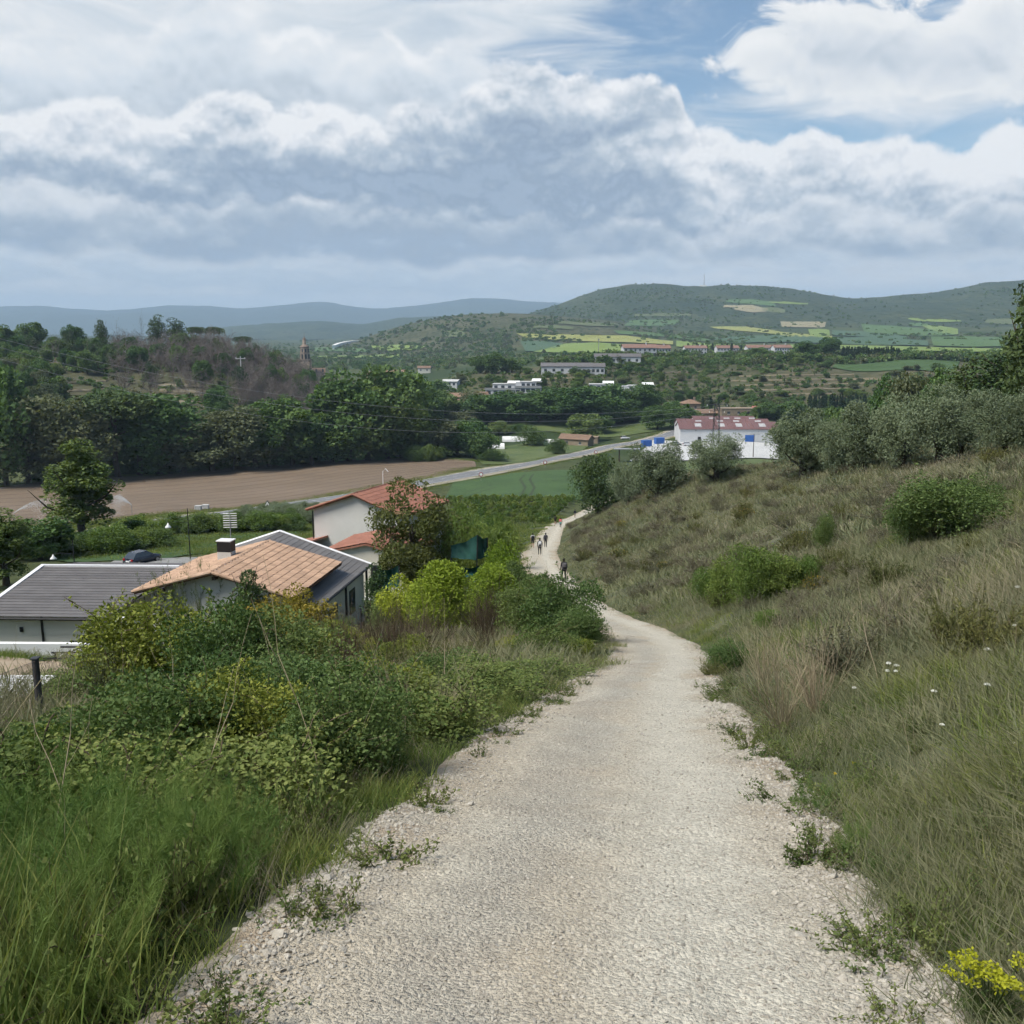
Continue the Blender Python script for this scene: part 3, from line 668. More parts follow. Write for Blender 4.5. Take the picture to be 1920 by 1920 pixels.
for top, bot, k in [
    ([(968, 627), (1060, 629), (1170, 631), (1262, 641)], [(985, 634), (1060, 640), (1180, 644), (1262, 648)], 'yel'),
    ([(1060, 646), (1120, 644), (1185, 649)], [(1000, 662), (1100, 664), (1180, 664)], 'lime'),
    ([(975, 640), (1020, 641), (1055, 646)], [(985, 660), (1000, 661), (1040, 655)], 'blu'),
    ([(1268, 640), (1330, 646), (1440, 650)], [(1268, 652), (1330, 656), (1440, 658)], 'lime'),
    ([(1150, 620), (1260, 628), (1330, 637)], [(1160, 627), (1260, 634), (1330, 643)], 'grn'),
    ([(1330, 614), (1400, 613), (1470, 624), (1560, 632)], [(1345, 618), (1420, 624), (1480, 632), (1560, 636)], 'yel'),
    ([(1463, 604), (1510, 604), (1549, 605)], [(1466, 614), (1510, 615), (1546, 615)], 'tan'),
    ([(1515, 619), (1535, 618), (1555, 620)], [(1520, 632), (1540, 634), (1556, 632)], 'lime'),
    ([(1615, 609), (1680, 612), (1730, 618), (1792, 622)], [(1620, 624), (1680, 629), (1730, 631), (1790, 630)], 'grn'),
    ([(1340, 634), (1480, 628), (1560, 636), (1620, 633), (1740, 640)], [(1340, 645), (1480, 643), (1560, 646), (1620, 648), (1740, 650)], 'blu'),
    ([(1560, 620), (1612, 622), (1700, 632)], [(1560, 630), (1612, 632), (1700, 638)], 'blu'),
    ([(1745, 633), (1800, 632), (1880, 634)], [(1750, 650), (1800, 652), (1880, 652)], 'grn'),
    ([(1480, 648), (1600, 649), (1740, 653), (1880, 656)], [(1480, 655), (1600, 657), (1740, 662), (1880, 668)], 'lime'),
    ([(1383, 574), (1410, 573), (1440, 580)], [(1375, 581), (1410, 587), (1440, 585)], 'tan'),
    ([(1360, 562), (1410, 562), (1450, 568)], [(1362, 568), (1410, 571), (1455, 575)], 'grn'),
    ([(1440, 566), (1480, 567), (1515, 570)], [(1445, 569), (1480, 571), (1515, 572)], 'lime'),
    ([(1430, 577), (1450, 577), (1472, 582)], [(1430, 584), (1450, 587), (1472, 587)], 'olv'),
    ([(1358, 573), (1372, 573), (1384, 574)], [(1356, 577), (1370, 577), (1380, 578)], 'tan'),
    ([(1703, 597), (1720, 598), (1740, 602)], [(1703, 600), (1720, 603), (1735, 604)], 'lime'),
    ([(1735, 600), (1770, 600), (1802, 602)], [(1740, 604), (1770, 605), (1802, 604)], 'lime'),
    ([(1725, 610), (1760, 612), (1796, 618)], [(1740, 618), (1765, 625), (1796, 629)], 'lime'),
    ([(1705, 606), (1720, 606), (1740, 608)], [(1706, 611), (1720, 613), (1738, 613)], 'grn'),
    ([(1180, 602), (1225, 600), (1275, 601)], [(1170, 612), (1220, 612), (1262, 612)], 'grn'),
    ([(1190, 590), (1240, 588), (1295, 589)], [(1190, 594), (1240, 594), (1295, 594)], 'olv'),
    ([(1050, 603), (1110, 606), (1160, 607)], [(1045, 608), (1110, 613), (1160, 613)], 'olv'),
    ([(840, 622), (860, 620), (872, 626)], [(832, 632), (850, 634), (870, 633)], 'olv'),
    ([(690, 650), (750, 648), (800, 650)], [(710, 658), (750, 660), (790, 655)], 'lime'),
    ([(590, 653), (640, 652), (690, 656)], [(590, 660), (640, 660), (700, 662)], 'grn'),
    ([(596, 669), (660, 668), (750, 666)], [(596, 673), (660, 673), (750, 672)], 'lime'),
    ([(1000, 612), (1040, 611), (1075, 615)], [(1000, 616), (1040, 617), (1075, 619)], 'olv'),
    ([(1850, 600), (1880, 598), (1925, 600)], [(1845, 606), (1880, 609), (1925, 609)], 'olv')]:
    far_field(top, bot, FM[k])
# terraced field on the plateau shoulder
o, _ = strip('terrace_field', px_edge([(1570, 679), (1650, 676), (1800, 678)]), px_edge([(1560, 690), (1650, 697), (1790, 702)]), 40, 14, M_crop, .5); struct(o)
o, _ = strip('plateau_field', px_edge([(950, 671), (1040, 668), (1120, 668)]), px_edge([(960, 677), (1040, 676), (1110, 677)]), 40, 14, M_meadow, .5); struct(o)

# dry-stone terraces on the slope across the valley and on the left hill
M_terr = pmat('terrace_bank', [(.13, .115, .075), (.19, .165, .11)], scale=.3, coord='World')
for (p0_, p1_) in [((1385, 706), (1600, 703)), ((1370, 715), (1640, 711)), ((1380, 724), (1620, 720)), ((1395, 733), (1600, 729)), ((1420, 742), (1560, 739)), ((1540, 714), (1680, 712)), ((1000, 712), (1090, 709)), ((1240, 700), (1340, 697)),
                   ((90, 722), (200, 716)), ((280, 722), (430, 728)), ((300, 733), (440, 740)), ((290, 744), (420, 751)), ((310, 755), (430, 760)), ((120, 735), (230, 730))]:
    n_t = 40; pxs = np.linspace(p0_[0], p1_[0], n_t); pys = np.linspace(p0_[1], p1_[1], n_t) + 1.2 * fbm(np.arange(n_t) * .25 + p0_[0], np.full(n_t, 3.3), 2)
    E_ = np.array([hit(a, b)[:2] for a, b in zip(pxs, pys)]); x, y = E_[:, 0], E_[:, 1]; z = h(x, y); wd_ = .5 + .5 * np.abs(fbm(np.arange(n_t) * .3, np.full(n_t, p0_[1] * .7), 2)) * 2
    V = np.stack([np.stack([x, y - .9, h(x, y - .9) + .1], 1), np.stack([x, y - .5, z + .15 + wd_], 1), np.stack([x, y + 2.2, h(x, y + 2.2) + .12 + wd_ * .3], 1)], 1).reshape(-1, 3)
    struct(mk('terrace_bank', V, grid_faces(n_t, 3), M_terr, None, True))

# ------------------------------------------------------------------ the ground sheet itself
az = np.concatenate([np.linspace(-R(180), -R(46), 60)[:-1], np.linspace(-R(46), R(46), 470), np.linspace(R(46), R(180), 60)[1:]])
rs = np.geomspace(.25, 15000, 400)
A_, R_ = np.meshgrid(az, rs, indexing='ij')
gx, gy = R_ * np.sin(A_), R_ * np.cos(A_)
gz = h(gx, gy) - lower(gx, gy)
d_side = path_side(gx, gy)
right = sstep(gx - PC(gy), 0, 4) * (gy < 240)
wood = sstep(gy, 330, 400) * (1 - sstep(gy, 620, 760)) * (1 - sstep(gx / np.maximum(gy, 1), -.19, -.12)) + sstep(gy, 455, 520) * (1 - sstep(gy, 640, 700)) * sstep(gx / np.maximum(gy, 1), -.1, 0) * .85
dry = np.clip(right * (.75 + .5 * fbm(gx * .2, gy * .2)) + .25 * fbm(gx * .05, gy * .05), 0, 1)
def ground_mat():
    m_ = bpy.data.materials.new('earth_under_grass'); m_.use_nodes = True; t = NT(m_.node_tree); t.n.clear()
    out = t.node('ShaderNodeOutputMaterial'); b = t.node('ShaderNodeBsdfPrincipled'); t.l.new(b.outputs[0], out.inputs[0])
    b.inputs['Roughness'].default_value = .95; b.inputs['Specular IOR Level'].default_value = .1
    pos = t.node('ShaderNodeNewGeometry').outputs['Position']
    n1 = t.noise(pos, .30, 4, .65, .2); n2 = t.noise(pos, .012, 5, .6, .3); n3 = t.noise(pos, 7, 3, .7)
    g = t.mix(t.ss(n1, .35, .65), (.045, .058, .024, 1), (.085, .098, .042, 1))
    dr = t.mix(t.ss(n1, .35, .65), (.082, .082, .050, 1), (.14, .138, .090, 1))
    at = t.node('ShaderNodeAttribute', attribute_name='dry').outputs['Fac']
    c = t.mix(at, g, dr)
    fr = t.mix(t.ss(n2, .38, .62), (.035, .055, .022, 1), (.075, .09, .04, 1))
    ln = t.node('ShaderNodeVectorMath'); ln.operation = 'LENGTH'; t.l.new(pos, ln.inputs[0])
    c = t.mix(t.ss(ln.outputs['Value'], 230, 380), c, fr)
    wd = t.node('ShaderNodeAttribute', attribute_name='wood').outputs['Fac']
    n5 = t.noise(pos, .09, 4, .65)
    c = t.mix(wd, c, t.mix(t.ss(n5, .38, .62), (.060, .056, .034, 1), (.115, .102, .066, 1)))
    t.l.new(c, b.inputs['Base Color'])
    bp = t.node('ShaderNodeBump'); bp.inputs['Strength'].default_value = .6; bp.inputs['Distance'].default_value = .06
    t.l.new(t.m('ADD', n1, n3), bp.inputs['Height']); t.l.new(bp.outputs[0], b.inputs['Normal'])
    return m_
ground = struct(mk('ground', np.stack([gx, gy, gz], -1).reshape(-1, 3), grid_faces(len(az), len(rs)), ground_mat(), None, True, {'dry': dry.ravel(), 'wood': np.clip(wood * (.75 + .6 * fbm(gx * .03, gy * .03)), 0, 1).ravel()}))

# ------------------------------------------------------------------ haze: one closed box of thin even air
M_haze = bpy.data.materials.new('valley_haze'); M_haze.use_nodes = True; t = NT(M_haze.node_tree); t.n.clear()
pv = t.node('ShaderNodeVolumePrincipled'); out = t.node('ShaderNodeOutputMaterial')
pv.inputs['Color'].default_value = (.58, .79, 1.0, 1); pv.inputs['Density'].default_value = 1.0e-4; pv.inputs['Anisotropy'].default_value = 0.0
t.l.new(pv.outputs[0], out.inputs['Volume'])
zmin = float(gz.min()) - 75; zmax = 560.0
hz = MB().box(-15600, 15600, -15500, 15700, zmin, zmax).build('haze', M_haze); stuff(hz)
M_haze.cycles.homogeneous_volume = True if hasattr(M_haze, 'cycles') and hasattr(M_haze.cycles, 'homogeneous_volume') else False
# ------------------------------------------------------------------ plant library
def unit(v): return v / (np.linalg.norm(v, axis=-1, keepdims=True) + 1e-9)
def rdir(n, g=rng): return unit(g.normal(size=(n, 3)))
def leaves(C, D, L, Wd, fold=.15):
    """C centres, D leaf directions, L lengths, Wd widths -> verts, quads"""
    n = len(C); D = unit(D); S = unit(np.cross(D, rdir(n))); N = np.cross(S, D)
    L = np.broadcast_to(np.asarray(L, float), n)[:, None]; Wd = np.broadcast_to(np.asarray(Wd, float), n)[:, None]
    V = np.stack([C - D * L * .5, C - D * L * .08 + S * Wd * .5 + N * Wd * fold, C + D * L * .5, C - D * L * .08 - S * Wd * .5 + N * Wd * fold], 1).reshape(-1, 3)
    return V, np.arange(4 * n).reshape(n, 4)
def leaves6(C, D, L, Wd, fold=.22):
    '''broad leaf: two folded halves on a midrib with a drooping tip'''
    n = len(C); D = unit(D); S = unit(np.cross(D, rdir(n) + np.array((0, 0, 1.2)))); N = np.cross(S, D)
    L = np.broadcast_to(np.asarray(L, float), n)[:, None]; Wd = np.broadcast_to(np.asarray(Wd, float), n)[:, None]
    B = C - D * L * .5; pt = lambda t, w, f: B + D * L * t + S * Wd * w + N * (Wd * f - L * .12 * t * t)
    V = np.stack([B, pt(.28, .46, fold), pt(.68, .40, fold), pt(1., 0, 0), pt(.68, -.40, fold), pt(.28, -.46, fold)], 1).reshape(-1, 3); b = (np.arange(n) * 6)[:, None]
    return V, np.concatenate([b + np.array((0, 1, 2, 3)), b + np.array((0, 3, 4, 5))])
def shell(n, cen, rad, up=.25, inner=.35):
    """points on/in ellipsoid lobes"""
    k = rng.integers(0, len(cen), n); d = rdir(n); d[:, 2] = d[:, 2] + up; d = unit(d)
    r_ = 1 - inner * rng.random(n) ** 2
    return cen[k] + d * rad[k] * r_[:, None], d, k
def lobes(n, a, zc, hz_, r0, r1, flat=1.0, inner=.55):
    d = rdir(n); rr = (inner + (1 - inner) * rng.random(n))[:, None]
    c = d * np.array((a, a, hz_)) * rr; c[:, 2] += zc
    rad = (r0 + (r1 - r0) * rng.random(n))[:, None] * np.array((1, 1, flat))
    return c, rad
class Parts:
    def __init__(s): s.V = []; s.F = []; s.rnd = []; s.tip = []; s.n = 0
    def add(s, V, Fq, rnd, tip=None):
        s.V.append(V); s.F.append(Fq + s.n); s.n += len(V)
        s.rnd.append(rnd); s.tip.append(np.zeros(len(V)) if tip is None else tip)
    def mesh(s, name, mat, smooth=False):
        me = mk(name, np.concatenate(s.V), np.concatenate(s.F), mat, None, smooth, {'rnd': np.clip(np.concatenate(s.rnd), 0, 1), 'tip': np.clip(np.concatenate(s.tip), 0, 1)})
        d = me.data; bpy.data.objects.remove(me); return d
def tubes_np(P0, P1, r0, r1, k=3):
    """many straight tapered twigs as open k-sided tubes"""
    P0, P1 = np.asarray(P0, float), np.asarray(P1, float); n = len(P0); d = unit(P1 - P0)
    a = unit(np.cross(d, np.where(np.abs(d[:, 2:3]) > .9, np.array((1., 0, 0)), np.array((0, 0, 1.))))); b = np.cross(d, a)
    r0 = np.broadcast_to(np.asarray(r0, float), n)[:, None]; r1 = np.broadcast_to(np.asarray(r1, float), n)[:, None]
    ring0 = [P0 + (a * math.cos(2 * math.pi * i / k) + b * math.sin(2 * math.pi * i / k)) * r0 for i in range(k)]
    ring1 = [P1 + (a * math.cos(2 * math.pi * i / k) + b * math.sin(2 * math.pi * i / k)) * r1 for i in range(k)]
    V = np.stack(ring0 + ring1, 1).reshape(-1, 3); base = (np.arange(n) * 2 * k)[:, None]
    Fq = np.concatenate([base + np.array((i, (i + 1) % k, k + (i + 1) % k, k + i)) for i in range(k)])
    return V, Fq
def grow(levels, L, spread, kids, r0, up=.35, start=(0, 0, 0), dir0=(0, 0, 1), jit=.12, first=.35, taper=.62):
    """simple recursive branching: returns arrays of segments"""
    S0, S1, Ra, Rb = [], [], [], []; tips = []
    def rec(p, d, ln, r, lev):
        nseg = 3
        for i in range(nseg):
            d = unit(d + rng.normal(size=3) * jit + np.array((0, 0, up * .15))); q = p + d * ln / nseg; r2 = r * (taper ** (1 / nseg))
            S0.append(p); S1.append(q); Ra.append(r); Rb.append(r2)
            if lev < levels and (i + 1) / nseg > first:
                for _ in range(kids):
                    dd = unit(d + unit(rng.normal(size=3)) * spread + np.array((0, 0, up * .4)))
                    rec(q, dd, ln * (.45 + .25 * rng.random()), r2 * .62, lev + 1)
            p, r = q, r2
        tips.append(p)
    rec(np.array(start, float), unit(np.array(dir0, float)), L, r0, 0)
    return np.array(S0), np.array(S1), np.array(Ra), np.array(Rb), np.array(tips)
LM = {
    'dark': leafmat('dark_broadleaf', (0.054, 0.105, 0.037), (0.149, 0.231, 0.080)),
    'mid': leafmat('mid_broadleaf', (0.070, 0.125, 0.037), (0.176, 0.250, 0.085)),
    'grey': leafmat('greyish_broadleaf', (0.085, 0.110, 0.057), (0.179, 0.198, 0.110)),
    'bright': leafmat('bright_foliage', (.095, .150, .034), (.195, .260, .068)),
    'poplar': leafmat('poplar_foliage', (0.088, 0.136, 0.038), (0.230, 0.274, 0.092)),
    'pine': leafmat('pine_needles', (0.035, 0.064, 0.026), (0.090, 0.138, 0.049), trans=.12),
    'cypress': leafmat('cypress_foliage', (0.020, 0.042, 0.022), (0.042, 0.076, 0.038), trans=.08),
    'olive': leafmat('olive_foliage', (0.105, 0.141, 0.073), (0.237, 0.281, 0.176), hue=.003, rnd=.25, trans=.2),
    'bare': pmat('dead_wood', [(.13, .11, .095), (.19, .165, .145)], scale=.5, rnd=.4),
    'bark': pmat('bark', [(.05, .04, .03), (.09, .075, .06)], scale=3, bump=.5),
    'yelgreen': leafmat('golden_thuja', (.150, .210, .022), (.330, .400, .055)),
    'brownleaf': leafmat('brownish_foliage', (.055, .072, .022), (.130, .145, .052), hue=.004),
    'bramble': leafmat('bramble_leaves', (.075, .120, .030), (.235, .275, .090), hue=.015),
    'shrub': leafmat('shrub_leaves', (0.054, 0.100, 0.027), (0.175, 0.237, 0.083)),
    'yelshrub': leafmat('yellow_green_leaves', (0.088, 0.120, 0.019), (0.320, 0.344, 0.072)),
    'gold': leafmat('golden_flower_sprays', (0.098, 0.109, 0.017), (0.356, 0.310, 0.057), rough=.6),
    'gorse': leafmat('gorse_needles', (0.076, 0.092, 0.031), (0.185, 0.185, 0.061), trans=.1),
    'yflower': leafmat('yellow_blossom', (0.420, 0.340, 0.020), (0.620, 0.520, 0.050), rnd=.1, trans=.3),
    'gflower': leafmat('gorse_blossom', (0.360, 0.230, 0.020), (0.500, 0.360, 0.040), rnd=.1, trans=.3),
    'wflower': leafmat('white_blossom', (0.680, 0.680, 0.620), (0.820, 0.820, 0.780), rnd=.05, trans=.2),
    'fennel': leafmat('fennel_threads', (.078, .140, .032), (.165, .250, .075), trans=.3),
    'feather': leafmat('feathery_conifer', (0.061, 0.096, 0.031), (0.150, 0.185, 0.079)),
    'g_green': leafmat('green_grass', (0.085, 0.145, 0.030), (0.214, 0.269, 0.071), c_third=(.20, .20, .08), trans=.38),
    'g_mid': leafmat('grey_green_grass', (0.128, 0.154, 0.081), (0.244, 0.262, 0.152), c_third=(.25, .225, .135), trans=.35),
    'g_dry': leafmat('dry_grass', (0.201, 0.193, 0.132), (0.328, 0.308, 0.218), c_third=(.36, .295, .195), trans=.35),
    'stalk': leafmat('dry_stalks', (0.275, 0.231, 0.144), (0.475, 0.406, 0.269), trans=.05, rnd=.3),
    'brownstalk': leafmat('brown_stalks', (0.065, 0.050, 0.032), (0.130, 0.100, 0.065), trans=.05, rnd=.3),
    'herb': leafmat('low_herbs', (0.070, 0.105, 0.031), (0.185, 0.229, 0.079)),
    'lav': leafmat('grey_thyme', (0.131, 0.134, 0.084), (0.264, 0.248, 0.176)),
}
def crown_mesh(name, mat, n, cen, rad, size, asp=.8, up=.25, inner=.4, out=.6, droop=0., szv=.5):
    C, d, k = shell(n, cen, rad, up, inner)
    D = unit(d * out + rdir(n) + np.array((0, 0, -droop)))
    # foliage sprays differ a little from lobe to lobe
    tone = rng.random(len(cen))[k] * .45 + rng.random(n) * .55
    L = size * (1 - szv / 2 + szv * rng.random(n)); V, Fq = leaves(C, D, L, L * asp)
    P = Parts(); P.add(V, Fq, np.repeat(tone, 4)); return P.mesh(name, LM[mat])
def trunk_mesh(name, ht, r0, limbs=5, spread=.5, reach=.6, mat='bark', fork=.35):
    m_ = MB(); p = Vector((0, 0, -.3)); pts = [p]; top = ht
    for i in range(1, 5): pts.append(Vector((random.uniform(-.04, .04) * ht * .6, random.uniform(-.04, .04) * ht * .6, top * i / 4)))
    m_.tube(pts, [r0 * 1.25, r0, r0 * .8, r0 * .55, r0 * .2], 7)
    for i in range(limbs):
        b = pts[0].lerp(pts[-1], fork + (1 - fork) * .8 * i / max(limbs - 1, 1)); a = 2.4 * i + random.uniform(-.4, .4); L = ht * reach * (1 - .5 * i / limbs)
        e_ = b + Vector((math.cos(a) * L * spread, math.sin(a) * L * spread, L * .75)); mid_ = b.lerp(e_, .5) + Vector((math.cos(a), math.sin(a), -.3)) * L * .08
        m_.tube([b, mid_, e_], [r0 * .5, r0 * .32, r0 * .08], 5)
    o = m_.build(name, LM[mat]); d = o.data; bpy.data.objects.remove(o); return d
TREE = {}                                             # kind -> list of (crown mesh, trunk mesh, nominal height, nominal width)
def msize(me):
    co = np.empty(len(me.vertices) * 3, np.float32); me.vertices.foreach_get('co', co); co = co.reshape(-1, 3)
    return float(np.percentile(co[:, 2], 99.3)), 2 * float(np.percentile(np.hypot(co[:, 0], co[:, 1]), 96))
def reg(kind, crown, trunk, ht, wd): TREE.setdefault(kind, []).append((crown, trunk, *msize(crown)))
for i in range(4):
    c, r_ = lobes(46, 3.2, 5.2, 4.1, .7, 1.8, inner=.4); reg('broad', crown_mesh('crown', 'mid', 7600, c, r_, .40), trunk_mesh('trunk', 7, .22), 10, 8.6)
for i in range(3):
    c, r_ = lobes(46, 3.2, 5.2, 4.3, .7, 1.8, inner=.4); reg('dark', crown_mesh('crown', 'dark', 7600, c, r_, .40), trunk_mesh('trunk', 7, .22), 10, 8.6)
for i in range(3):
    c, r_ = lobes(30, 2.9, 5.0, 3.9, .9, 1.7, inner=.35); reg('grey', crown_mesh('crown', 'grey', 5200, c, r_, .36), trunk_mesh('trunk', 7, .2, 7), 9.6, 8)
for i in range(2):
    c, r_ = lobes(70, 2.4, 8.6, 7.2, .7, 1.3, inner=.25); c[:, :2] *= (1.15 - .55 * np.clip((c[:, 2:3] - 7) / 9, -.2, 1)); reg('poplar', crown_mesh('crown', 'poplar', 12000, c, r_, .30, out=.4), trunk_mesh('trunk', 12, .28), 16.6, 7.2)
for i in range(3):                                    # stone pine
    a = np.linspace(0, 2 * math.pi, 15)[:-1]; c = np.stack([np.cos(a) * 2.6 * (.5 + .5 * rng.random(14)), np.sin(a) * 2.6 * (.5 + .5 * rng.random(14)), 8.2 + .7 * rng.random(14)], 1)
    c = np.concatenate([c, [(0, 0, 8.9), (.8, .5, 8.8)]]); reg('umbrella', crown_mesh('crown', 'pine', 3000, c, np.full((16, 1), 1.45) * np.array((1, 1, .95)), .40, asp=.5), trunk_mesh('trunk', 8.6, .2, 6, .9, .35, fork=.6), 10, 7.4)
for i in range(3):
    c, r_ = lobes(34, 2.2, 5.6, 4.6, .9, 1.6, .8, inner=.3); c[:, :2] *= np.clip(1.35 - .1 * c[:, 2:3], .35, 1.2); reg('pine', crown_mesh('crown', 'pine', 3000, c, r_, .40, asp=.5), trunk_mesh('trunk', 8.5, .2), 10.4, 6.4)
for i in range(2):                                    # cypress column
    z = np.linspace(.8, 9, 22); c = np.stack([rng.normal(size=22) * .12, rng.normal(size=22) * .12, z], 1); w = .75 * np.sin(np.clip((9.8 - z) / 9.5, 0, 1) * 1.7) ** .8 + .1
    reg('cypress', crown_mesh('crown', 'cypress', 1500, c, w[:, None] * np.array((1, 1, 1.3)), .34, asp=.5, up=.6), trunk_mesh('trunk', 2, .12, 0), 9.9, 1.8)
for i in range(4):                                    # olives: many small silvery leaves
    c, r_ = lobes(54, 1.9, 2.15, 1.85, .30, .95, inner=.3); reg('olive', crown_mesh('crown', 'olive', 17000, c, r_, .15, asp=.36, out=.8, inner=.5), trunk_mesh('trunk', 2.6, .2, 6, .8, .6, fork=.15), 4.7, 5.0)
for i in range(2):
    c, r_ = lobes(44, 2.2, 2.5, 2.3, .7, 1.2, inner=.6); reg('roundpine', crown_mesh('crown', 'pine', 9000, c, r_, .22, asp=.5), trunk_mesh('trunk', 3, .2, 4), 5.3, 6.2)
for nm, mt in (('bush', 'shrub'), ('brightbush', 'bright'), ('yelbush', 'yelgreen'), ('brownbush', 'brownleaf')):
    for i in range(2):
        c, r_ = lobes(30, 1.05, 1.1, 1.1, .35, .65, inner=.4); reg(nm, crown_mesh('crown', mt, 7000, c, r_, .11, asp=.6, inner=.5), trunk_mesh('trunk', 1.4, .05, 6, .7, .6, fork=.05), 2.5, 2.9)
for i in range(2):                                    # pointed golden thuja
    c, r_ = lobes(90, .72, 1.5, 1.30, .34, .46, inner=.75); c[:, :2] *= np.clip(1.30 - .22 * c[:, 2:3], .45, 1.05); reg('thuja', crown_mesh('crown', 'yelgreen', 14000, c, r_, .085, asp=.5, up=.5, out=.9, inner=.3), trunk_mesh('trunk', 1.2, .06, 3), 3.2, 2.4)
for i in range(2):                                    # wind-swept brownish tree behind the house
    c, r_ = lobes(52, 2.3, 3.5, 3.0, .5, 1.0, inner=.35); reg('brown', crown_mesh('crown', 'brownleaf', 12000, c, r_, .22, asp=.45, droop=.2), trunk_mesh('trunk', 4.5, .16, 9), 6.6, 6.2)
for i in range(4):                                    # dead pines: trunk and fine grey twigs
    S0, S1, ra, rb, tips = grow(2, 9.0, 1.1, 3, .12, up=.1, first=.1)
    V, Fq = tubes_np(S0, S1, np.maximum(ra, .025), np.maximum(rb, .018), 3)
    P = Parts(); P.add(V, Fq, np.full(len(V), .5)); tw = P.mesh('crown', LM['bare'])
    reg('bare', tw, trunk_mesh('trunk', 8.5, .12, 0, mat='bare'), 10, 5)
TCOUNT = {}
def tree(kind, p, ht, wd=None, label='', name='tree', cat='tree', group=None, rot=None, sink=0.0):
    vs_ = TREE[kind]; i = TCOUNT.get(kind, 0); TCOUNT[kind] = i + 1
    cm, tm, h0, w0 = vs_[i % len(vs_)]
    o = empty(name, (p[0], p[1], p[2] - sink), rng.random() * 6.28 if rot is None else rot)
    s_ = ht / h0; w = (wd / w0) if wd else s_ * (1.0 + .3 * rng.random()); o.scale = (w, w, s_)
    link('crown', cm, o); link('trunk', tm, o)
    return tag(o, label, cat, group)

# ---- close shrubs: leaves on arching stems
def shrub_mesh(mat, stems, L, leaf, per, asp=.55, arch=.5, spread=.7, stem_mat='brownstalk', side=.05, ltr=None, up=.2):
    P = Parts(); Q = Parts()
    for s_ in range(stems):
        a = rng.random() * 6.28; d = unit(np.array((math.cos(a) * spread, math.sin(a) * spread, .55 + .6 * rng.random())))
        p = np.array((math.cos(a), math.sin(a), 0)) * .25 * L * rng.random(); ln = L * (.55 + .5 * rng.random()); ns = 9; pts = [p]
        for i in range(ns):
            d = unit(d + np.array((0, 0, -arch * .22)) + rng.normal(size=3) * .13); p = p + d * ln / ns; p[2] = max(p[2], .02); pts.append(p)
        pts = np.array(pts)
        V, Fq = tubes_np(pts[:-1], pts[1:], np.linspace(.006, .002, ns), np.linspace(.0055, .0015, ns), 3); Q.add(V, Fq, np.full(len(V), rng.random()))
        t = rng.random(per) ** .75 * (ns - .01); i = t.astype(int); C = pts[i] * (1 - (t - i))[:, None] + pts[i + 1] * (t - i)[:, None]
        off = rdir(per) * np.array((1, 1, .7)); C = C + off * (side * (.5 + rng.random(per)))[:, None]
        D = unit(off + .4 * rdir(per) + np.array((0, 0, up)))
        ls = leaf * (.55 + .75 * rng.random(per)) * (1 - .35 * t / ns)
        V, Fq = leaves(C, D, ls, ls * asp, .2); P.add(V, Fq, np.repeat(np.clip(.35 * rng.random() + .65 * rng.random(per), 0, 1), 4))
    return P.mesh('foliage', LM[mat]), Q.mesh('stems', LM[stem_mat])
SHRUB = {}
def regs(kind, pair, ht, wd): SHRUB.setdefault(kind, []).append((*pair, *msize(pair[0])))
def bush_mesh(mat, n, cen, rad, leaf, asp, shoots, sl, sper, stem_mat='brownstalk', inner=.5, up=.3, out=.5, six=False):
    lf, nv_ = (leaves6, 6) if six else (leaves, 4)
    C, d, k = shell(n, cen, rad, up, inner); D = unit(d * out + rdir(n)); tone = rng.random(len(cen))[k] * .4 + rng.random(n) * .6
    ls = leaf * (.6 + .7 * rng.random(n)); V, Fq = lf(C, D, ls, ls * asp); P = Parts(); P.add(V, Fq, np.repeat(tone, nv_)); Q = Parts()
    for s_ in range(shoots):
        k = rng.integers(0, len(cen)); dd = rdir(1)[0]; dd[2] = abs(dd[2]) + .35; dd = unit(dd); p = cen[k] + dd * rad[k] * .7; pts = [cen[k] * np.array((.3, .3, .1)), p]; ns = 6
        for i in range(ns): dd = unit(dd + np.array((0, 0, -.12)) + rng.normal(size=3) * .12); p = p + dd * sl / ns * (.6 + .8 * rng.random()); p[2] = max(p[2], .02); pts.append(p)
        pts = np.array(pts); V, Fq = tubes_np(pts[:-1], pts[1:], .006, .004, 3); Q.add(V, Fq, np.full(len(V), rng.random()))
        t = 1 + rng.random(sper) * (ns - .02); i = t.astype(int); Cc = pts[i] * (1 - (t - i))[:, None] + pts[i + 1] * (t - i)[:, None]; off = rdir(sper); ls = leaf * (.6 + .6 * rng.random(sper))
        V, Fq = lf(Cc + off * leaf * .6, off + np.array((0, 0, .3)), ls, ls * asp); P.add(V, Fq, np.repeat(.3 + .7 * rng.random(sper), nv_))
    return P.mesh('foliage', LM[mat]), Q.mesh('stems', LM[stem_mat])
for i in range(4):
    c, r_ = lobes(26, .72, .42, .30, .18, .34, .8, inner=.3); regs('bramble', bush_mesh('bramble', 6500, c, r_, .036, .72, 22, .40, 34, six=True), 0, 0)
for kind, mt, nn in (('shrub', 'shrub', 3), ('yelshrub', 'yelshrub', 2), ('brightshrub', 'bright', 2)):
    for i in range(nn):
        c, r_ = lobes(34, .75, .95, .75, .24, .46, inner=.35); regs(kind, bush_mesh(mt, 10500, c, r_, .060, .55, 26, .40, 30), 0, 0)
for i in range(2):
    c, r_ = lobes(26, .8, 1.0, .7, .2, .4, inner=.35); regs('goldshrub', bush_mesh('gold', 5500, c, r_, .075, .6, 26, .55, 30), 0, 0)
for i in range(2): regs('feather', shrub_mesh('feather', 90, 2.6, .20, 110, .10, .05, .28, side=.06, up=.9), 2.6, 1.5)
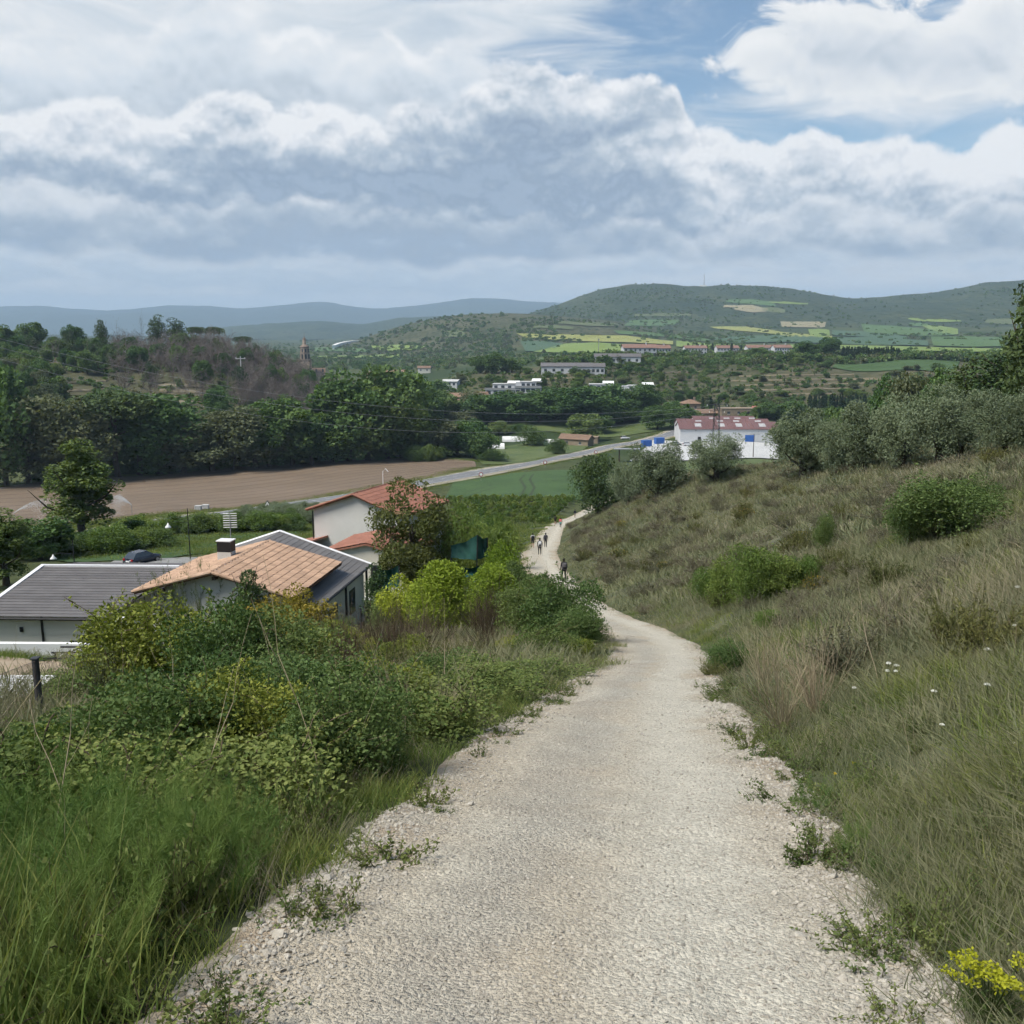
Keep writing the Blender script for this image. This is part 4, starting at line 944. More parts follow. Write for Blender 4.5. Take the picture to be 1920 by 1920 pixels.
for i in range(3): regs('gorse', shrub_mesh('gorse', 90, .75, .075, 80, .2, .05, .7, side=.02, up=.3), .7, .95)
for i in range(2): regs('cushion', shrub_mesh('lav', 90, .5, .06, 50, .2, .05, .75, side=.015, up=.5), .45, .75)
for i in range(3): regs('herb', shrub_mesh('herb', 26, .45, .055, 34, .5, .4, .7, side=.03), .36, .6)
def fennel_mesh():
    P = Parts()
    for s_ in range(26):
        a = rng.random() * 6.28; d = unit(np.array((math.cos(a) * .55, math.sin(a) * .55, 1))); p = np.array((math.cos(a), math.sin(a), 0)) * .12 * rng.random(); ln = .5 + .45 * rng.random()
        pts = [p]
        for i in range(6): d = unit(d + rng.normal(size=3) * .1 - np.array((0, 0, .06))); p = p + d * ln / 6; pts.append(p)
        pts = np.array(pts); V, Fq = tubes_np(pts[:-1], pts[1:], .004, .003, 3); P.add(V, Fq, np.full(len(V), .5))
        n = 150; t = (.15 + .85 * rng.random(n)) * 5.99; i = t.astype(int); B = pts[i] * (1 - (t - i))[:, None] + pts[i + 1] * (t - i)[:, None]
        dd = unit(rdir(n) + d * .7); E_ = B + dd * (.05 + .12 * rng.random(n))[:, None]
        V, Fq = leaves((B + E_) / 2, dd, np.linalg.norm(E_ - B, axis=1), .0035, 0); P.add(V, Fq, np.repeat(rng.random(n), 4))
        m2 = 170; k = rng.integers(0, n, m2); C = B[k] + (E_ - B)[k] * rng.random(m2)[:, None]; V, Fq = leaves(C + rdir(m2) * .02, rdir(m2) + dd[k], .05, .003, 0); P.add(V, Fq, np.repeat(rng.random(m2), 4))
    return P.mesh('foliage', LM['fennel'])
for i in range(3): fm_ = fennel_mesh(); SHRUB.setdefault('fennel', []).append((fm_, None, *msize(fm_)))
SC_ = {}
def shrub(kind, p, ht, wd=None, label='', name='shrub', cat='shrub', group=None):
    vs_ = SHRUB[kind]; i = SC_.get(kind, 0); SC_[kind] = i + 1; fm, sm, h0, w0 = vs_[i % len(vs_)]
    o = empty(name, (p[0], p[1], p[2] - .03), rng.random() * 6.28); s_ = ht / h0; w = wd / w0 if wd else s_; o.scale = (w, w, s_)
    link('foliage', fm, o)
    if sm: link('stems', sm, o)
    return tag(o, label, cat, group)

# ---- grass clumps
def clump(name, mat, n, rad, h0, h1, w, bend, seg=3, lean=0.35, wind=(0, 0), stalk=0):
    P = Parts()
    a = rng.random(n) * 6.28; rr = rad * np.sqrt(rng.random(n)); B = np.stack([np.cos(a) * rr, np.sin(a) * rr, np.full(n, -.03)], 1)
    ht = h0 + (h1 - h0) * rng.random(n); b = rng.random(n) * 6.28; ln = lean * (.2 + rng.random(n))
    d = np.stack([np.cos(b) * ln + wind[0], np.sin(b) * ln + wind[1], np.ones(n)], 1); d = unit(d); S = unit(np.cross(d, rdir(n)))
    lv = []; tp = []
    p = B.copy()
    for k in range(seg + 1):
        ww = w * (1 - (k / seg) ** 1.6) + .0006; lv.append((p - S * ww / 2, p + S * ww / 2)); tp.append(np.full(n, k / seg))
        d = unit(d + np.stack([np.cos(b), np.sin(b), np.zeros(n)], 1) * (bend * .35) * rng.random(n)[:, None] - np.array((0, 0, bend * .12))); p = p + d * (ht / seg)[:, None]
    V = np.stack([q for pr in lv for q in pr], 1); k2 = 2 * (seg + 1)
    base = (np.arange(n) * k2)[:, None]; Fq = np.concatenate([base + np.array((2 * k, 2 * k + 1, 2 * k + 3, 2 * k + 2)) for k in range(seg)])
    tip = np.repeat(np.stack(tp, 1), 2, axis=1).ravel() ** 2 * .8
    P.add(V.reshape(-1, 3), Fq, np.repeat(rng.random(n), k2), tip)
    return P.mesh(name, LM[mat])
CL = {
    'green': [clump('blades', 'g_green', 130, .45, .14, .44, .0085, .9) for _ in range(4)],
    'tallgreen': [clump('blades', 'g_green', 80, .40, .35, .80, .010, .7, lean=.25) for _ in range(3)],
    'mid': [clump('blades', 'g_mid', 170, .45, .12, .38, .0065, 1.0) for _ in range(4)],
    'dry': [clump('blades', 'g_dry', 80, .45, .22, .58, .0050, .8, wind=(-.15, 0)) for _ in range(3)],
    'midbig': [clump('blades', 'g_mid', 170, 1.0, .16, .46, .016, 1.0) for _ in range(4)],
    'greenbig': [clump('blades', 'g_green', 150, 1.0, .16, .46, .018, .9) for _ in range(4)],
    'drybig': [clump('blades', 'g_dry', 90, 1.0, .22, .58, .013, .9, wind=(-.2, 0)) for _ in range(3)],
    'midfar': [clump('blades', 'g_mid', 190, 2.3, .22, .55, .045, 1.0) for _ in range(4)],
    'dryfar': [clump('blades', 'g_dry', 120, 2.3, .22, .60, .036, .9, wind=(-.2, 0)) for _ in range(3)],
    'greenfar': [clump('blades', 'g_green', 190, 2.3, .22, .55, .050, .9) for _ in range(4)],
}
def tilt_euler(XY, e=.4):
    x, y = XY[:, 0], XY[:, 1]
    nx = -(h(x + e, y) - h(x - e, y)) / (2 * e); ny = -(h(x, y + e) - h(x, y - e)) / (2 * e)
    out = np.empty((len(XY), 3)); sp = rng.random(len(XY)) * 6.283
    for i in range(len(XY)):
        q = Vector((0, 0, 1)).rotation_difference(Vector((nx[i], ny[i], 1)).normalized()).to_matrix() @ Matrix.Rotation(sp[i], 3, 'Z')
        out[i] = q.to_euler('XYZ')
    return out
def scatter_stuff(name, meshes, XY, scl, label, cat, z=None, tilt=.15, zoff=0., align=True):
    n = len(XY)
    if n == 0: return None
    z = h(XY[:, 0], XY[:, 1]) if z is None else z
    o = mk(name, np.stack([XY[:, 0], XY[:, 1], z + zoff], 1), [], None)
    me = o.data
    at = me.attributes.new('rot', 'FLOAT_VECTOR', 'POINT'); rot = tilt_euler(XY) if align else np.stack([(rng.random(n) - .5) * 2 * tilt, (rng.random(n) - .5) * 2 * tilt, rng.random(n) * 6.283], 1)
    at.data.foreach_set('vector', rot.astype(np.float32).ravel())
    at = me.attributes.new('scl', 'FLOAT', 'POINT'); at.data.foreach_set('value', np.asarray(scl, np.float32))
    at = me.attributes.new('idx', 'INT', 'POINT'); at.data.foreach_set('value', rng.integers(0, len(meshes), n).astype(np.int32))
    ng = bpy.data.node_groups.new(name, 'GeometryNodeTree')
    ng.interface.new_socket('Geometry', in_out='INPUT', socket_type='NodeSocketGeometry'); ng.interface.new_socket('Geometry', in_out='OUTPUT', socket_type='NodeSocketGeometry')
    N = ng.nodes; gi = N.new('NodeGroupInput'); go = N.new('NodeGroupOutput'); ip = N.new('GeometryNodeInstanceOnPoints'); jn = N.new('GeometryNodeJoinGeometry')
    for m_ in meshes:
        src = bpy.data.objects.new(name + '_source', m_)
        oi = N.new('GeometryNodeObjectInfo'); oi.inputs['Object'].default_value = src; oi.inputs['As Instance'].default_value = True
        ng.links.new(oi.outputs['Geometry'], jn.inputs[0])
    def attr(nm, ty, sock):
        a = N.new('GeometryNodeInputNamedAttribute'); a.data_type = ty; a.inputs['Name'].default_value = nm; ng.links.new([s_ for s_ in a.outputs if s_.enabled and s_.name == 'Attribute'][0], sock)
    ng.links.new(gi.outputs[0], ip.inputs['Points']); ng.links.new(jn.outputs[0], ip.inputs['Instance']); ip.inputs['Pick Instance'].default_value = True
    attr('idx', 'INT', ip.inputs['Instance Index']); attr('rot', 'FLOAT_VECTOR', ip.inputs['Rotation']); attr('scl', 'FLOAT', ip.inputs['Scale'])
    ng.links.new(ip.outputs[0], go.inputs[0])
    md = o.modifiers.new('scatter', 'NODES'); md.node_group = ng
    return stuff(o, label, cat)
def project(x, y, z):
    ax = y * CP - (z - EYE) * SP; ax = np.where(ax > .05, ax, np.nan)
    return 960 + F * x / ax, 960 - F * (y * SP + (z - EYE) * CP) / ax
def spread(n, r0, r1, az0=-34, az1=34):
    a = R(az0) + (R(az1) - R(az0)) * rng.random(n); r_ = np.exp(np.log(r0) + (np.log(r1) - np.log(r0)) * rng.random(n))
    return np.stack([r_ * np.sin(a), r_ * np.cos(a)], 1)
def spread_area(n, r0, r1, az0=-34, az1=34):
    a = R(az0) + (R(az1) - R(az0)) * rng.random(n); r_ = np.sqrt(r0 ** 2 + (r1 ** 2 - r0 ** 2) * rng.random(n))
    return np.stack([r_ * np.sin(a), r_ * np.cos(a)], 1)
# ------------------------------------------------------------------ grass over the bank and the left slope
def side_xy(XY): return XY[:, 0] - PC(XY[:, 1])
def veg(XY, margin=.05, patch=None):
    d = path_side(XY[:, 0], XY[:, 1]); jag = .22 * fbm(XY[:, 0] * 2.1, XY[:, 1] * 2.1, 3)
    return d > margin + .16 + jag
no_go = [in_poly(p) for p in (DRIVEP, SANDP)]
def clear(XY):
    ok = np.ones(len(XY), bool)
    for f_ in no_go: ok &= ~f_(XY[:, 0], XY[:, 1])
    # the house plots stay free of tall grass
    ok &= ~((XY[:, 0] < -7) & (XY[:, 1] > 47) & (XY[:, 1] < 100) & (XY[:, 0] > -60))
    return ok
def sel(XY, right, extra=None):
    s_ = side_xy(XY); m_ = veg(XY) & clear(XY) & ((s_ > 0) if right else (s_ < 0))
    if extra is not None: m_ &= extra
    return XY[m_]
def edge_fade(XY, lo=.3, hi=.9, k=1.8):              # lower growth towards the track
    d = path_side(XY[:, 0], XY[:, 1]); return lo + (hi - lo) * sstep(d, .05, k)
def nz(XY, f_, o=0): return fbm(XY[:, 0] * f_ + o, XY[:, 1] * f_ + o * 1.7, 3)
# near
def put(name, kind, n, r0, r1, a0, a1, right, cond, lab, lo=.5, hi=1.1, k=1.8, jit=.3):
    P_ = spread_area(n, r0, r1, a0, a1); Q = sel(P_, right, cond(P_) if cond else None)
    if len(Q): scatter_stuff(name, CL[kind], Q, edge_fade(Q, lo, hi, k) * (1 - jit / 2 + jit * rng.random(len(Q))), lab, 'grass')
put('green_grass', 'green', 620, 1.2, 12, -42, 42, False, lambda P: nz(P, .7) > -.35, 'green grass on the near slope left of the track', .6, 1.15)
put('green_grass', 'green', 330, .8, 6.5, -62, 10, False, None, 'green grass in the lower left corner', .6, 1.1)
put('tall_grass', 'tallgreen', 85, 1.0, 4.6, -50, -2, False, lambda P: (path_side(P[:, 0], P[:, 1]) > .4) & (nz(P, .8, 9) > -.12) & (P[:, 1] < 3.6), 'tall green grass at the lower left corner', .7, 1.1)
put('grey_green_grass', 'mid', 760, .8, 6.5, -20, 62, True, None, 'fine grey-green grass in the lower right corner', .75, 1.1)
put('grey_green_grass', 'mid', 800, 1.2, 13, -42, 46, True, lambda P: nz(P, .6, 3) > -.5, 'fine grey-green grass on the near bank right of the track', .65, 1.1)
put('green_grass', 'green', 560, 1.2, 13, -42, 46, True, lambda P: nz(P, .35, 5) > -.08, 'greener grass tufts on the near bank right of the track', .4, 1.0)
put('green_grass', 'green', 300, .8, 6.5, -20, 62, True, None, 'short green grass in the lower right corner', .6, .95)
put('dry_grass', 'dry', 460, 1.2, 14, -42, 46, True, lambda P: nz(P, .5, 7) > .02, 'dry straw-coloured grass on the near bank right of the track', .5, 1.1)
put('dry_grass', 'dry', 330, 1.2, 14, -42, 20, False, lambda P: nz(P, .5, 8) > .08, 'dry grass stems on the near slope left of the track', .5, 1.0)
put('grey_green_grass', 'midbig', 1900, 11, 40, -36, 42, True, None, 'grey-green grass on the middle of the right bank', .5, 1.1, 3)
put('dry_grass', 'drybig', 700, 11, 40, -36, 42, True, lambda P: nz(P, .16, 5) > -.04, 'dry grass on the middle of the right bank', .5, 1.1, 3)
put('green_grass', 'greenbig', 900, 11, 40, -36, 42, True, lambda P: (nz(P, .12, 2) > .05) | (path_side(P[:, 0], P[:, 1]) < 1.6), 'green grass along the foot of the right bank', .5, 1.0, 3)
put('green_grass', 'greenbig', 1500, 11, 48, -36, 20, False, lambda P: nz(P, .2, 4) > -.25, 'green grass under the bushes left of the track', .5, 1.1, 3)
put('grey_green_grass', 'midbig', 1700, 11, 48, -30, 20, False, lambda P: nz(P, .25, 6) > -.2, 'grey-green weeds among the bushes left of the track', .6, 1.6, 3)
put('dry_grass', 'drybig', 1300, 14, 48, -26, 20, False, lambda P: nz(P, .25, 12) > -.05, 'dry weed stems among the bushes left of the track', .6, 1.4, 3)
bankc = lambda P: (side_xy(P) < 36) & (P[:, 1] < 190)
put('grey_green_grass', 'midfar', 2600, 37, 170, -10, 36, True, bankc, 'grey-green grass on the far end of the right bank', .5, 1.1, 4)
put('dry_grass', 'dryfar', 1350, 37, 170, -10, 36, True, lambda P: bankc(P) & (nz(P, .09, 3) > -.14), 'dry grass on the far end of the right bank', .5, 1.1, 4)
put('green_grass', 'greenfar', 2600, 47, 190, -32, 8, False, lambda P: (P[:, 0] > -14) | (P[:, 1] > 112), 'green grass beside the far end of the track', .7, 1.1, 4)

# rough grass along road verges and field margins
def along(E, n, w0, w1):
    E = np.asarray(E); i = rng.integers(0, len(E) - 1, n); t = rng.random(n)[:, None]; d = np.gradient(E, axis=0); d /= np.linalg.norm(d, axis=1)[:, None]; nn = np.stack([-d[:, 1], d[:, 0]], 1)[i]
    return E[i] * (1 - t) + E[i + 1] * t + nn * (np.sign(rng.random(n) - .5) * (w0 + (w1 - w0) * rng.random(n)))[:, None]
Q = along(rdense, 700, 4.6, 9.0); scatter_stuff('verge_grass', CL['greenfar'], Q, .6 + .6 * rng.random(len(Q)), 'rough grass on the verges of the road', 'grass')
Q = np.concatenate([along(pb_, 260, 0, 2.2), along(pt_, 260, 0, 2.5)]); scatter_stuff('margin_grass', CL['greenfar'], Q, .8 + .7 * rng.random(len(Q)), 'weedy grass along the margins of the ploughed field', 'grass')
# ------------------------------------------------------------------ shrubs and flowers close to the track
def shrub_px(kind, px, py, hpx, wpx, label, name='shrub', cat='shrub', group=None):
    p = hit(px, py); s_ = mpp(p); return shrub(kind, p, hpx * s_, wpx * s_, label, name, cat, group)
# brambles: a tangle left of the track
bl = []
tries = 0
while len(bl) < 66 and tries < 6000:
    tries += 1
    Y = 3.6 + 13 * rng.random(); x = float(PC(Y)) - float(PW(Y)) - .75 - (8.5 * rng.random()) * min(1, Y / 9)
    px, py = project(x, Y, float(h(x, Y)))
    if px < -120 or py > 1830: continue
    if Y < 5.7 or (Y < 6.4 and px > 420): continue
    if Y > 9.5 and px < 230: continue
    if Y > 14 and px < 420: continue
    d = float(PC(Y)) - float(PW(Y)) - x
    if d < 1.1 and rng.random() < .5: continue
    if all((x - a) ** 2 + (Y - b) ** 2 > (.72 + .02 * Y) ** 2 for a, b, _ in bl): bl.append((x, Y, d))
for x, Y, d in bl:
    hh = (.42 + .72 * min(1, d / 2.2)) * (.75 + .6 * rng.random())
    if Y > 9.5: hh *= .9
    px, py = project(x, Y, float(h(x, Y))); hh = max(.25, min(hh, W(px, float(np.interp(px, (0, 200, 450, 900), (1392, 1375, 1290, 1250))), Y)[2] - float(h(x, Y))))
    k = 'bramble' if rng.random() < .86 else 'shrub'
    shrub(k, (x, Y, float(h(x, Y))), hh, 1.5 + .6 * rng.random() if k == 'bramble' else hh * 1.2, 'leafy bramble bush in the tangle left of the track', 'bramble_bush', 'bramble', 'brambles left of the track')
for px, py, hh, kd in ((330, 1500, 1.05, 'shrub'), (470, 1470, 1.0, 'yelshrub'), (560, 1430, .95, 'shrub'), (650, 1400, .9, 'shrub'), (250, 1470, 1.0, 'bramble'), (410, 1430, 1.1, 'shrub'), (720, 1370, .8, 'yelshrub'), (150, 1500, .8, 'shrub'), (600, 1480, .7, 'bramble'), (520, 1390, 1.0, 'shrub'), (800, 1330, .7, 'shrub'), (60, 1530, .7, 'yelshrub'), (690, 1450, .55, 'shrub')):
    p = hit(px, py); shrub(kd, p, hh, hh * 1.25, 'taller leafy shrub rising out of the brambles', 'bramble_shrub', 'shrub', 'taller shrubs in the brambles')
for k in range(34):
    Y = 2.4 + 3.4 * rng.random(); x = float(PC(Y)) - float(PW(Y)) - .35 - 2.4 * rng.random(); shrub('herb', (x, Y, float(h(x, Y))), .22 + .32 * rng.random(), .3 + .3 * rng.random(), 'broad-leaved weed standing in the grass at the lower left', 'tall_weed', 'weed', 'weeds in the grass at the lower left')
# fennel at the lower left
for px, py, hpx in ((40, 1690, 230), (150, 1700, 240), (250, 1660, 210), (330, 1720, 190), (420, 1690, 160), (90, 1790, 240), (210, 1800, 220), (-30, 1780, 240), (380, 1610, 150), (300, 1560, 150), (480, 1480, 110), (560, 1500, 90), (20, 1560, 160), (620, 1445, 80), (700, 1400, 70), (150, 1620, 190), (60, 1620, 190), (260, 1740, 190), (320, 1640, 150), (450, 1600, 120), (180, 1890, 210), (30, 1870, 230), (110, 1720, 220), (200, 1700, 220), (290, 1700, 190), (360, 1660, 170), (430, 1640, 140), (90, 1560, 150), (230, 1590, 160), (20, 1500, 130)):
    p = hit(px, py); s_ = mpp(p); shrub('fennel', p, hpx * s_ * 1.15, hpx * s_ * 1.35, 'feathery green fennel plant at the lower left beside the track', 'fennel', 'fennel', 'fennel at the lower left')
for px, py, hpx, label in ((1615, 1615, 75, 'feathery dark green tuft at the right edge of the track'), (1660, 1640, 60, 'small feathery tuft just right of the larger one at the track edge'), (1530, 1520, 60, 'round dark green tuft on the right track edge beyond the feathery ones')):
    p = hit(px, py); s_ = mpp(p); shrub('fennel', p, hpx * s_, hpx * s_ * 1.5, label, 'herb_tuft', 'herb')
for kind, px, py, hh, ww, lab in (
    ('yelshrub', 300, 1335, 215, 260, 'yellow-green leafy bush behind the fence at the left'),
    ('yelshrub', 225, 1320, 130, 150, 'lighter yellow-green bush left of the big one behind the fence'),
    ('shrub', 170, 1345, 110, 170, 'dark leafy bush beside the metal fence post'),
    ('shrub', 430, 1340, 225, 220, 'tall dark green bush right of the yellow-green bush'),
    ('shrub', 540, 1320, 185, 210, 'dense green bush below the golden sprays'),
    ('yelshrub', 400, 1390, 110, 190, 'low olive-green bush in front of the tall dark bush'),
    ('goldshrub', 500, 1235, 110, 150, 'bush with golden yellow sprays under the orange roof'),
    ('goldshrub', 575, 1225, 120, 120, 'bush with golden yellow sprays at the corner of the orange roof'),
    ('yelshrub', 620, 1260, 90, 140, 'pale yellow-green bush right of the golden sprays'),
    ('feather', 365, 1245, 190, 140, 'feathery upright conifer in front of the house wall'),
    ('shrub', 985, 1205, 110, 110, 'dark bush right of the golden thujas'),
    ('shrub', 1045, 1215, 140, 150, 'big dark bramble bush at the bend of the track'),
    ('shrub', 1090, 1225, 100, 100, 'leafy bush at the very edge of the track bend'),
    ('bramble', 1020, 1240, 70, 140, 'low arching bramble below the bend bush'),
    ('brightshrub', 1325, 1128, 62, 62, 'bright green shrub at the left end of the clump on the right bank'),
    ('brightshrub', 1362, 1142, 98, 88, 'bright green shrub second from the left in the clump on the bank'),
    ('brightshrub', 1412, 1140, 118, 96, 'tallest bright green shrub in the middle of the clump on the bank'),
    ('brightshrub', 1455, 1124, 84, 100, 'bright green shrub right of the tallest one on the bank'),
    ('brightshrub', 1500, 1104, 62, 76, 'bright green shrub at the right end of the clump on the bank'),
    ('shrub', 1765, 1015, 120, 180, 'large dark green shrub high on the right bank'),
    ('shrub', 1705, 1020, 95, 100, 'dark shrub at the left end of the large one high on the bank'),
    ('shrub', 1830, 975, 85, 100, 'dark shrub at the upper end of the large one on the bank'),
    ('gorse', 1660, 1112, 70, 95, 'brownish gorse bush on the right bank'),
    ('gorse', 1600, 1085, 45, 70, 'small brown gorse bush beside the bigger one'),
    ('gorse', 1850, 1245, 130, 160, 'big brownish gorse bush near the right edge'),
    ('gorse', 1785, 1225, 110, 120, 'brown gorse bush left of the big one near the right edge'),
    ('shrub', 1360, 1262, 62, 90, 'dark low bush where the track bends'),
    ('gorse', 1338, 1268, 34, 60, 'small yellow-flowered cushion at the outer edge of the bend'),
    ('brightshrub', 1440, 1185, 45, 60, 'small lime green bush below the bright shrubs'),
    ('shrub', 1545, 1040, 80, 45, 'thin sapling standing on the right bank'),
    ('gorse', 1390, 975, 26, 40, 'little gorse bush far up the bank'), ('gorse', 1505, 1030, 40, 60, 'gorse bush above the bright shrubs'),
    ('gorse', 1300, 1000, 24, 36, 'little gorse bush halfway to the olive trees'), ('gorse', 1240, 1050, 24, 36, 'little gorse bush beside the far track'),
    ('gorse', 1470, 1080, 34, 46, 'gorse bush just behind the bright shrubs')):
    if hh: shrub_px(kind, px, py, hh, ww, lab)
def on_bank(n, y0, y1, s0, s1):
    Y = y0 + (y1 - y0) * rng.random(n); s_ = s0 + (s1 - s0) * rng.random(n); return PC(Y) + PW(Y) + s_, Y
X, Yv = on_bank(210, 38, 140, 1.5, 23)
for x, Y in zip(X, Yv): shrub('cushion', (x, Y, float(h(x, Y))), .5 + .4 * rng.random(), 1.2 + 1.0 * rng.random(), 'grey-green thyme cushion on the upper right bank', 'thyme_cushion', 'cushion plant', 'thyme cushions on the bank')
X, Yv = on_bank(95, 9, 45, .8, 16)
for x, Y in zip(X, Yv): shrub('cushion', (x, Y, float(h(x, Y))), .3 + .3 * rng.random(), .7 + .6 * rng.random(), 'grey-green thyme cushion on the nearer right bank', 'thyme_cushion', 'cushion plant', 'thyme cushions on the nearer bank')
X, Yv = on_bank(44, 18, 110, 1.5, 20)
for x, Y in zip(X, Yv): shrub('gorse', (x, Y, float(h(x, Y))), .5 + .5 * rng.random(), .9 + .7 * rng.random(), 'dark gorse bush scattered on the right bank', 'gorse_bush', 'shrub', 'gorse scattered on the bank')
n = 190; Yv = 2.2 + 12 * rng.random(n); sd = np.where(rng.random(n) < .5, -1, 1); X = PC(Yv) + sd * (PW(Yv) - .22 + 1.5 * rng.random(n) ** 1.4)
for x, Y, s_ in zip(X, Yv, sd):
    shrub('herb', (x, Y, float(h(x, Y))), .08 + .16 * rng.random(), .22 + .26 * rng.random(), 'small leafy weed at the %s edge of the track' % ('left' if s_ < 0 else 'right'), 'weed', 'weed', 'weeds at the %s edge of the track' % ('left' if s_ < 0 else 'right'))
# weeds and bushes on the slope between the track and the houses
n = 0; tries = 0; got = []
while n < 62 and tries < 5000:
    tries += 1; Y = 15 + 31 * rng.random(); x = float(PC(Y)) - float(PW(Y)) - .5 - 14 * rng.random(); px, py = project(x, Y, float(h(x, Y)))
    if px < 420 or py > 1400: continue
    if all((x - a) ** 2 + (Y - b) ** 2 > 1.15 for a, b in got):
        got.append((x, Y)); n += 1
        k = ('gorse', 'shrub', 'yelshrub', 'gorse', 'shrub', 'gorse')[int(rng.integers(0, 6))]; near_edge = min(1, (float(PC(Y)) - float(PW(Y)) - x) / 2.5)
        hh = (.45 + .55 * near_edge) * (.7 + .6 * rng.random()); hh = max(.25, min(hh, W(px, 1195, Y)[2] - float(h(x, Y)))) if px > 640 else hh
        shrub(k, (x, Y, float(h(x, Y))), hh, hh * (1.5 if k != 'bramble' else 2.2), 'weedy bush on the slope between the track and the houses', 'weed_bush', 'bush', 'weedy bushes between track and houses')
# blossom on the gorse
def blossom(px, py, hpx, wpx, label, mat='gflower', n=160):
    p = hit(px, py); s_ = mpp(p); c = np.array(p); H_, W_ = hpx * s_, wpx * s_
    C = rdir(n) * np.array((W_ / 2, W_ / 2, H_ / 2)); C[:, 2] = np.abs(C[:, 2]) + H_ * .35; sz = max(.03, .9 * s_)
    o = empty('gorse_bush', p); tag(o, label, 'shrub')
    V, Fq = leaves(C, rdir(n), sz, sz, .2); P = Parts(); P.add(V, Fq, np.repeat(rng.random(n), 4)); link('blossom', P.mesh('blossom', LM[mat]), o)
    fm, sm, h0, w0 = SHRUB['gorse'][0]; f_ = link('foliage', fm, o); f_.scale = (W_ / w0, W_ / w0, H_ / h0); f2 = link('stems', sm, o); f2.scale = f_.scale
blossom(1530, 1112, 38, 55, 'gorse bush full of orange-yellow blossom on the bank')
blossom(1400, 972, 22, 32, 'small blossoming gorse far up the bank'); blossom(1160, 1048, 22, 40, 'orange blossoming gorse beside the far walkers')
blossom(1165, 990, 16, 26, 'yellow blossoming gorse high beside the far track'); blossom(1505, 1018, 26, 36, 'yellow blossoming gorse above the bright shrubs'); blossom(1245, 1070, 20, 30, 'small yellow gorse right of the far track')
# yellow spurge at the lower right corner
p = hit(1850, 1915); o = empty('spurge', p); tag(o, 'bright yellow flowering spurge in the lower right corner', 'flower'); s_ = mpp(p)
fm, sm, h0, w0 = SHRUB['herb'][0]; f_ = link('foliage', fm, o); f_.scale = (60 * s_ / w0 * 2, 60 * s_ / w0 * 2, 85 * s_ / h0)
P = Parts(); Q2 = Parts()
for k in range(26):
    a = rng.random() * 6.28; r_ = 75 * s_ * math.sqrt(rng.random()); c = np.array((math.cos(a) * r_, math.sin(a) * r_, (70 + 55 * rng.random()) * s_))
    n = 34; C = c + np.stack([(rng.random(n) - .5) * 26 * s_, (rng.random(n) - .5) * 26 * s_, (rng.random(n)) * 6 * s_], 1)
    V, Fq = leaves(C, rdir(n) * np.array((1, 1, .3)), 7 * s_, 6 * s_, .2); P.add(V, Fq, np.repeat(rng.random(n), 4))
    V, Fq = tubes_np([c * .15], [c], [.004], [.002], 3); Q2.add(V, Fq, np.full(len(V), .5))
LM['spurge'] = leafmat('spurge_blossom', (.30, .31, .02), (.46, .44, .04), rnd=.1, trans=.3)
link('blossom', P.mesh('blossom', LM['spurge']), o); link('stems', Q2.mesh('stems', LM['herb']), o)
# white umbels
def umbel(px, py, r_px, label, group=None):
    d = W(px, py, 1.0); base = hit(px, py + 38); Y = base[1]; top = W(px, py, Y); s_ = mpp(top); o = empty('white_flower', (top[0], top[1], float(h(top[0], top[1])))); z1 = top[2] - o.location.z
    m_ = MB().tube([(0, 0, -.02), (.01, .0, z1 * .5), (0, 0, z1)], [.005, .004, .003], 4).build('stem', LM['herb'], o)
    n = 60; a = rng.random(n) * 6.28; rr = r_px * s_ * np.sqrt(rng.random(n)); C = np.stack([np.cos(a) * rr, np.sin(a) * rr, z1 + .25 * r_px * s_ - rr * rr / (r_px * s_) * .4], 1)
    V, Fq = leaves(C, rdir(n) * np.array((1, 1, .35)), 3.2 * s_, 3.0 * s_, .1); P = Parts(); P.add(V, Fq, np.repeat(rng.random(n), 4)); link('petals', P.mesh('petals', LM['wflower']), o)
    return tag(o, label, 'flower', group)
for px, py, r_, lab in ((1666, 1243, 4, 'white umbel, upper of the group of four on the bank'), (1681, 1247, 4, 'white umbel, right of the group of four on the bank'), (1664, 1257, 4, 'white umbel, lower left of the group of four'), (1680, 1258, 3, 'white umbel, lower right of the group of four'),
                    (1852, 1217, 6, 'big white umbel above the others at the right'), (1851, 1283, 7, 'largest white umbel near the right edge'), (1751, 1295, 5, 'white umbel alone between the group and the largest one'), (1602, 1289, 3, 'small white umbel nearest the track'),
                    (1766, 1358, 4, 'white umbel lower down the bank'), (1900, 1393, 4, 'white umbel at the right edge low on the bank'), (1908, 1100, 4, 'white umbel high at the right edge'), (1903, 1173, 5, 'white umbel at the right edge above the big one'),
                    (410, 1602, 4, 'white flower head in the fennel left of the track'), (385, 1675, 4, 'lower white flower head left of the track'), (60, 1838, 5, 'white bloom in the grass of the lower left corner')): umbel(px, py, r_, lab)
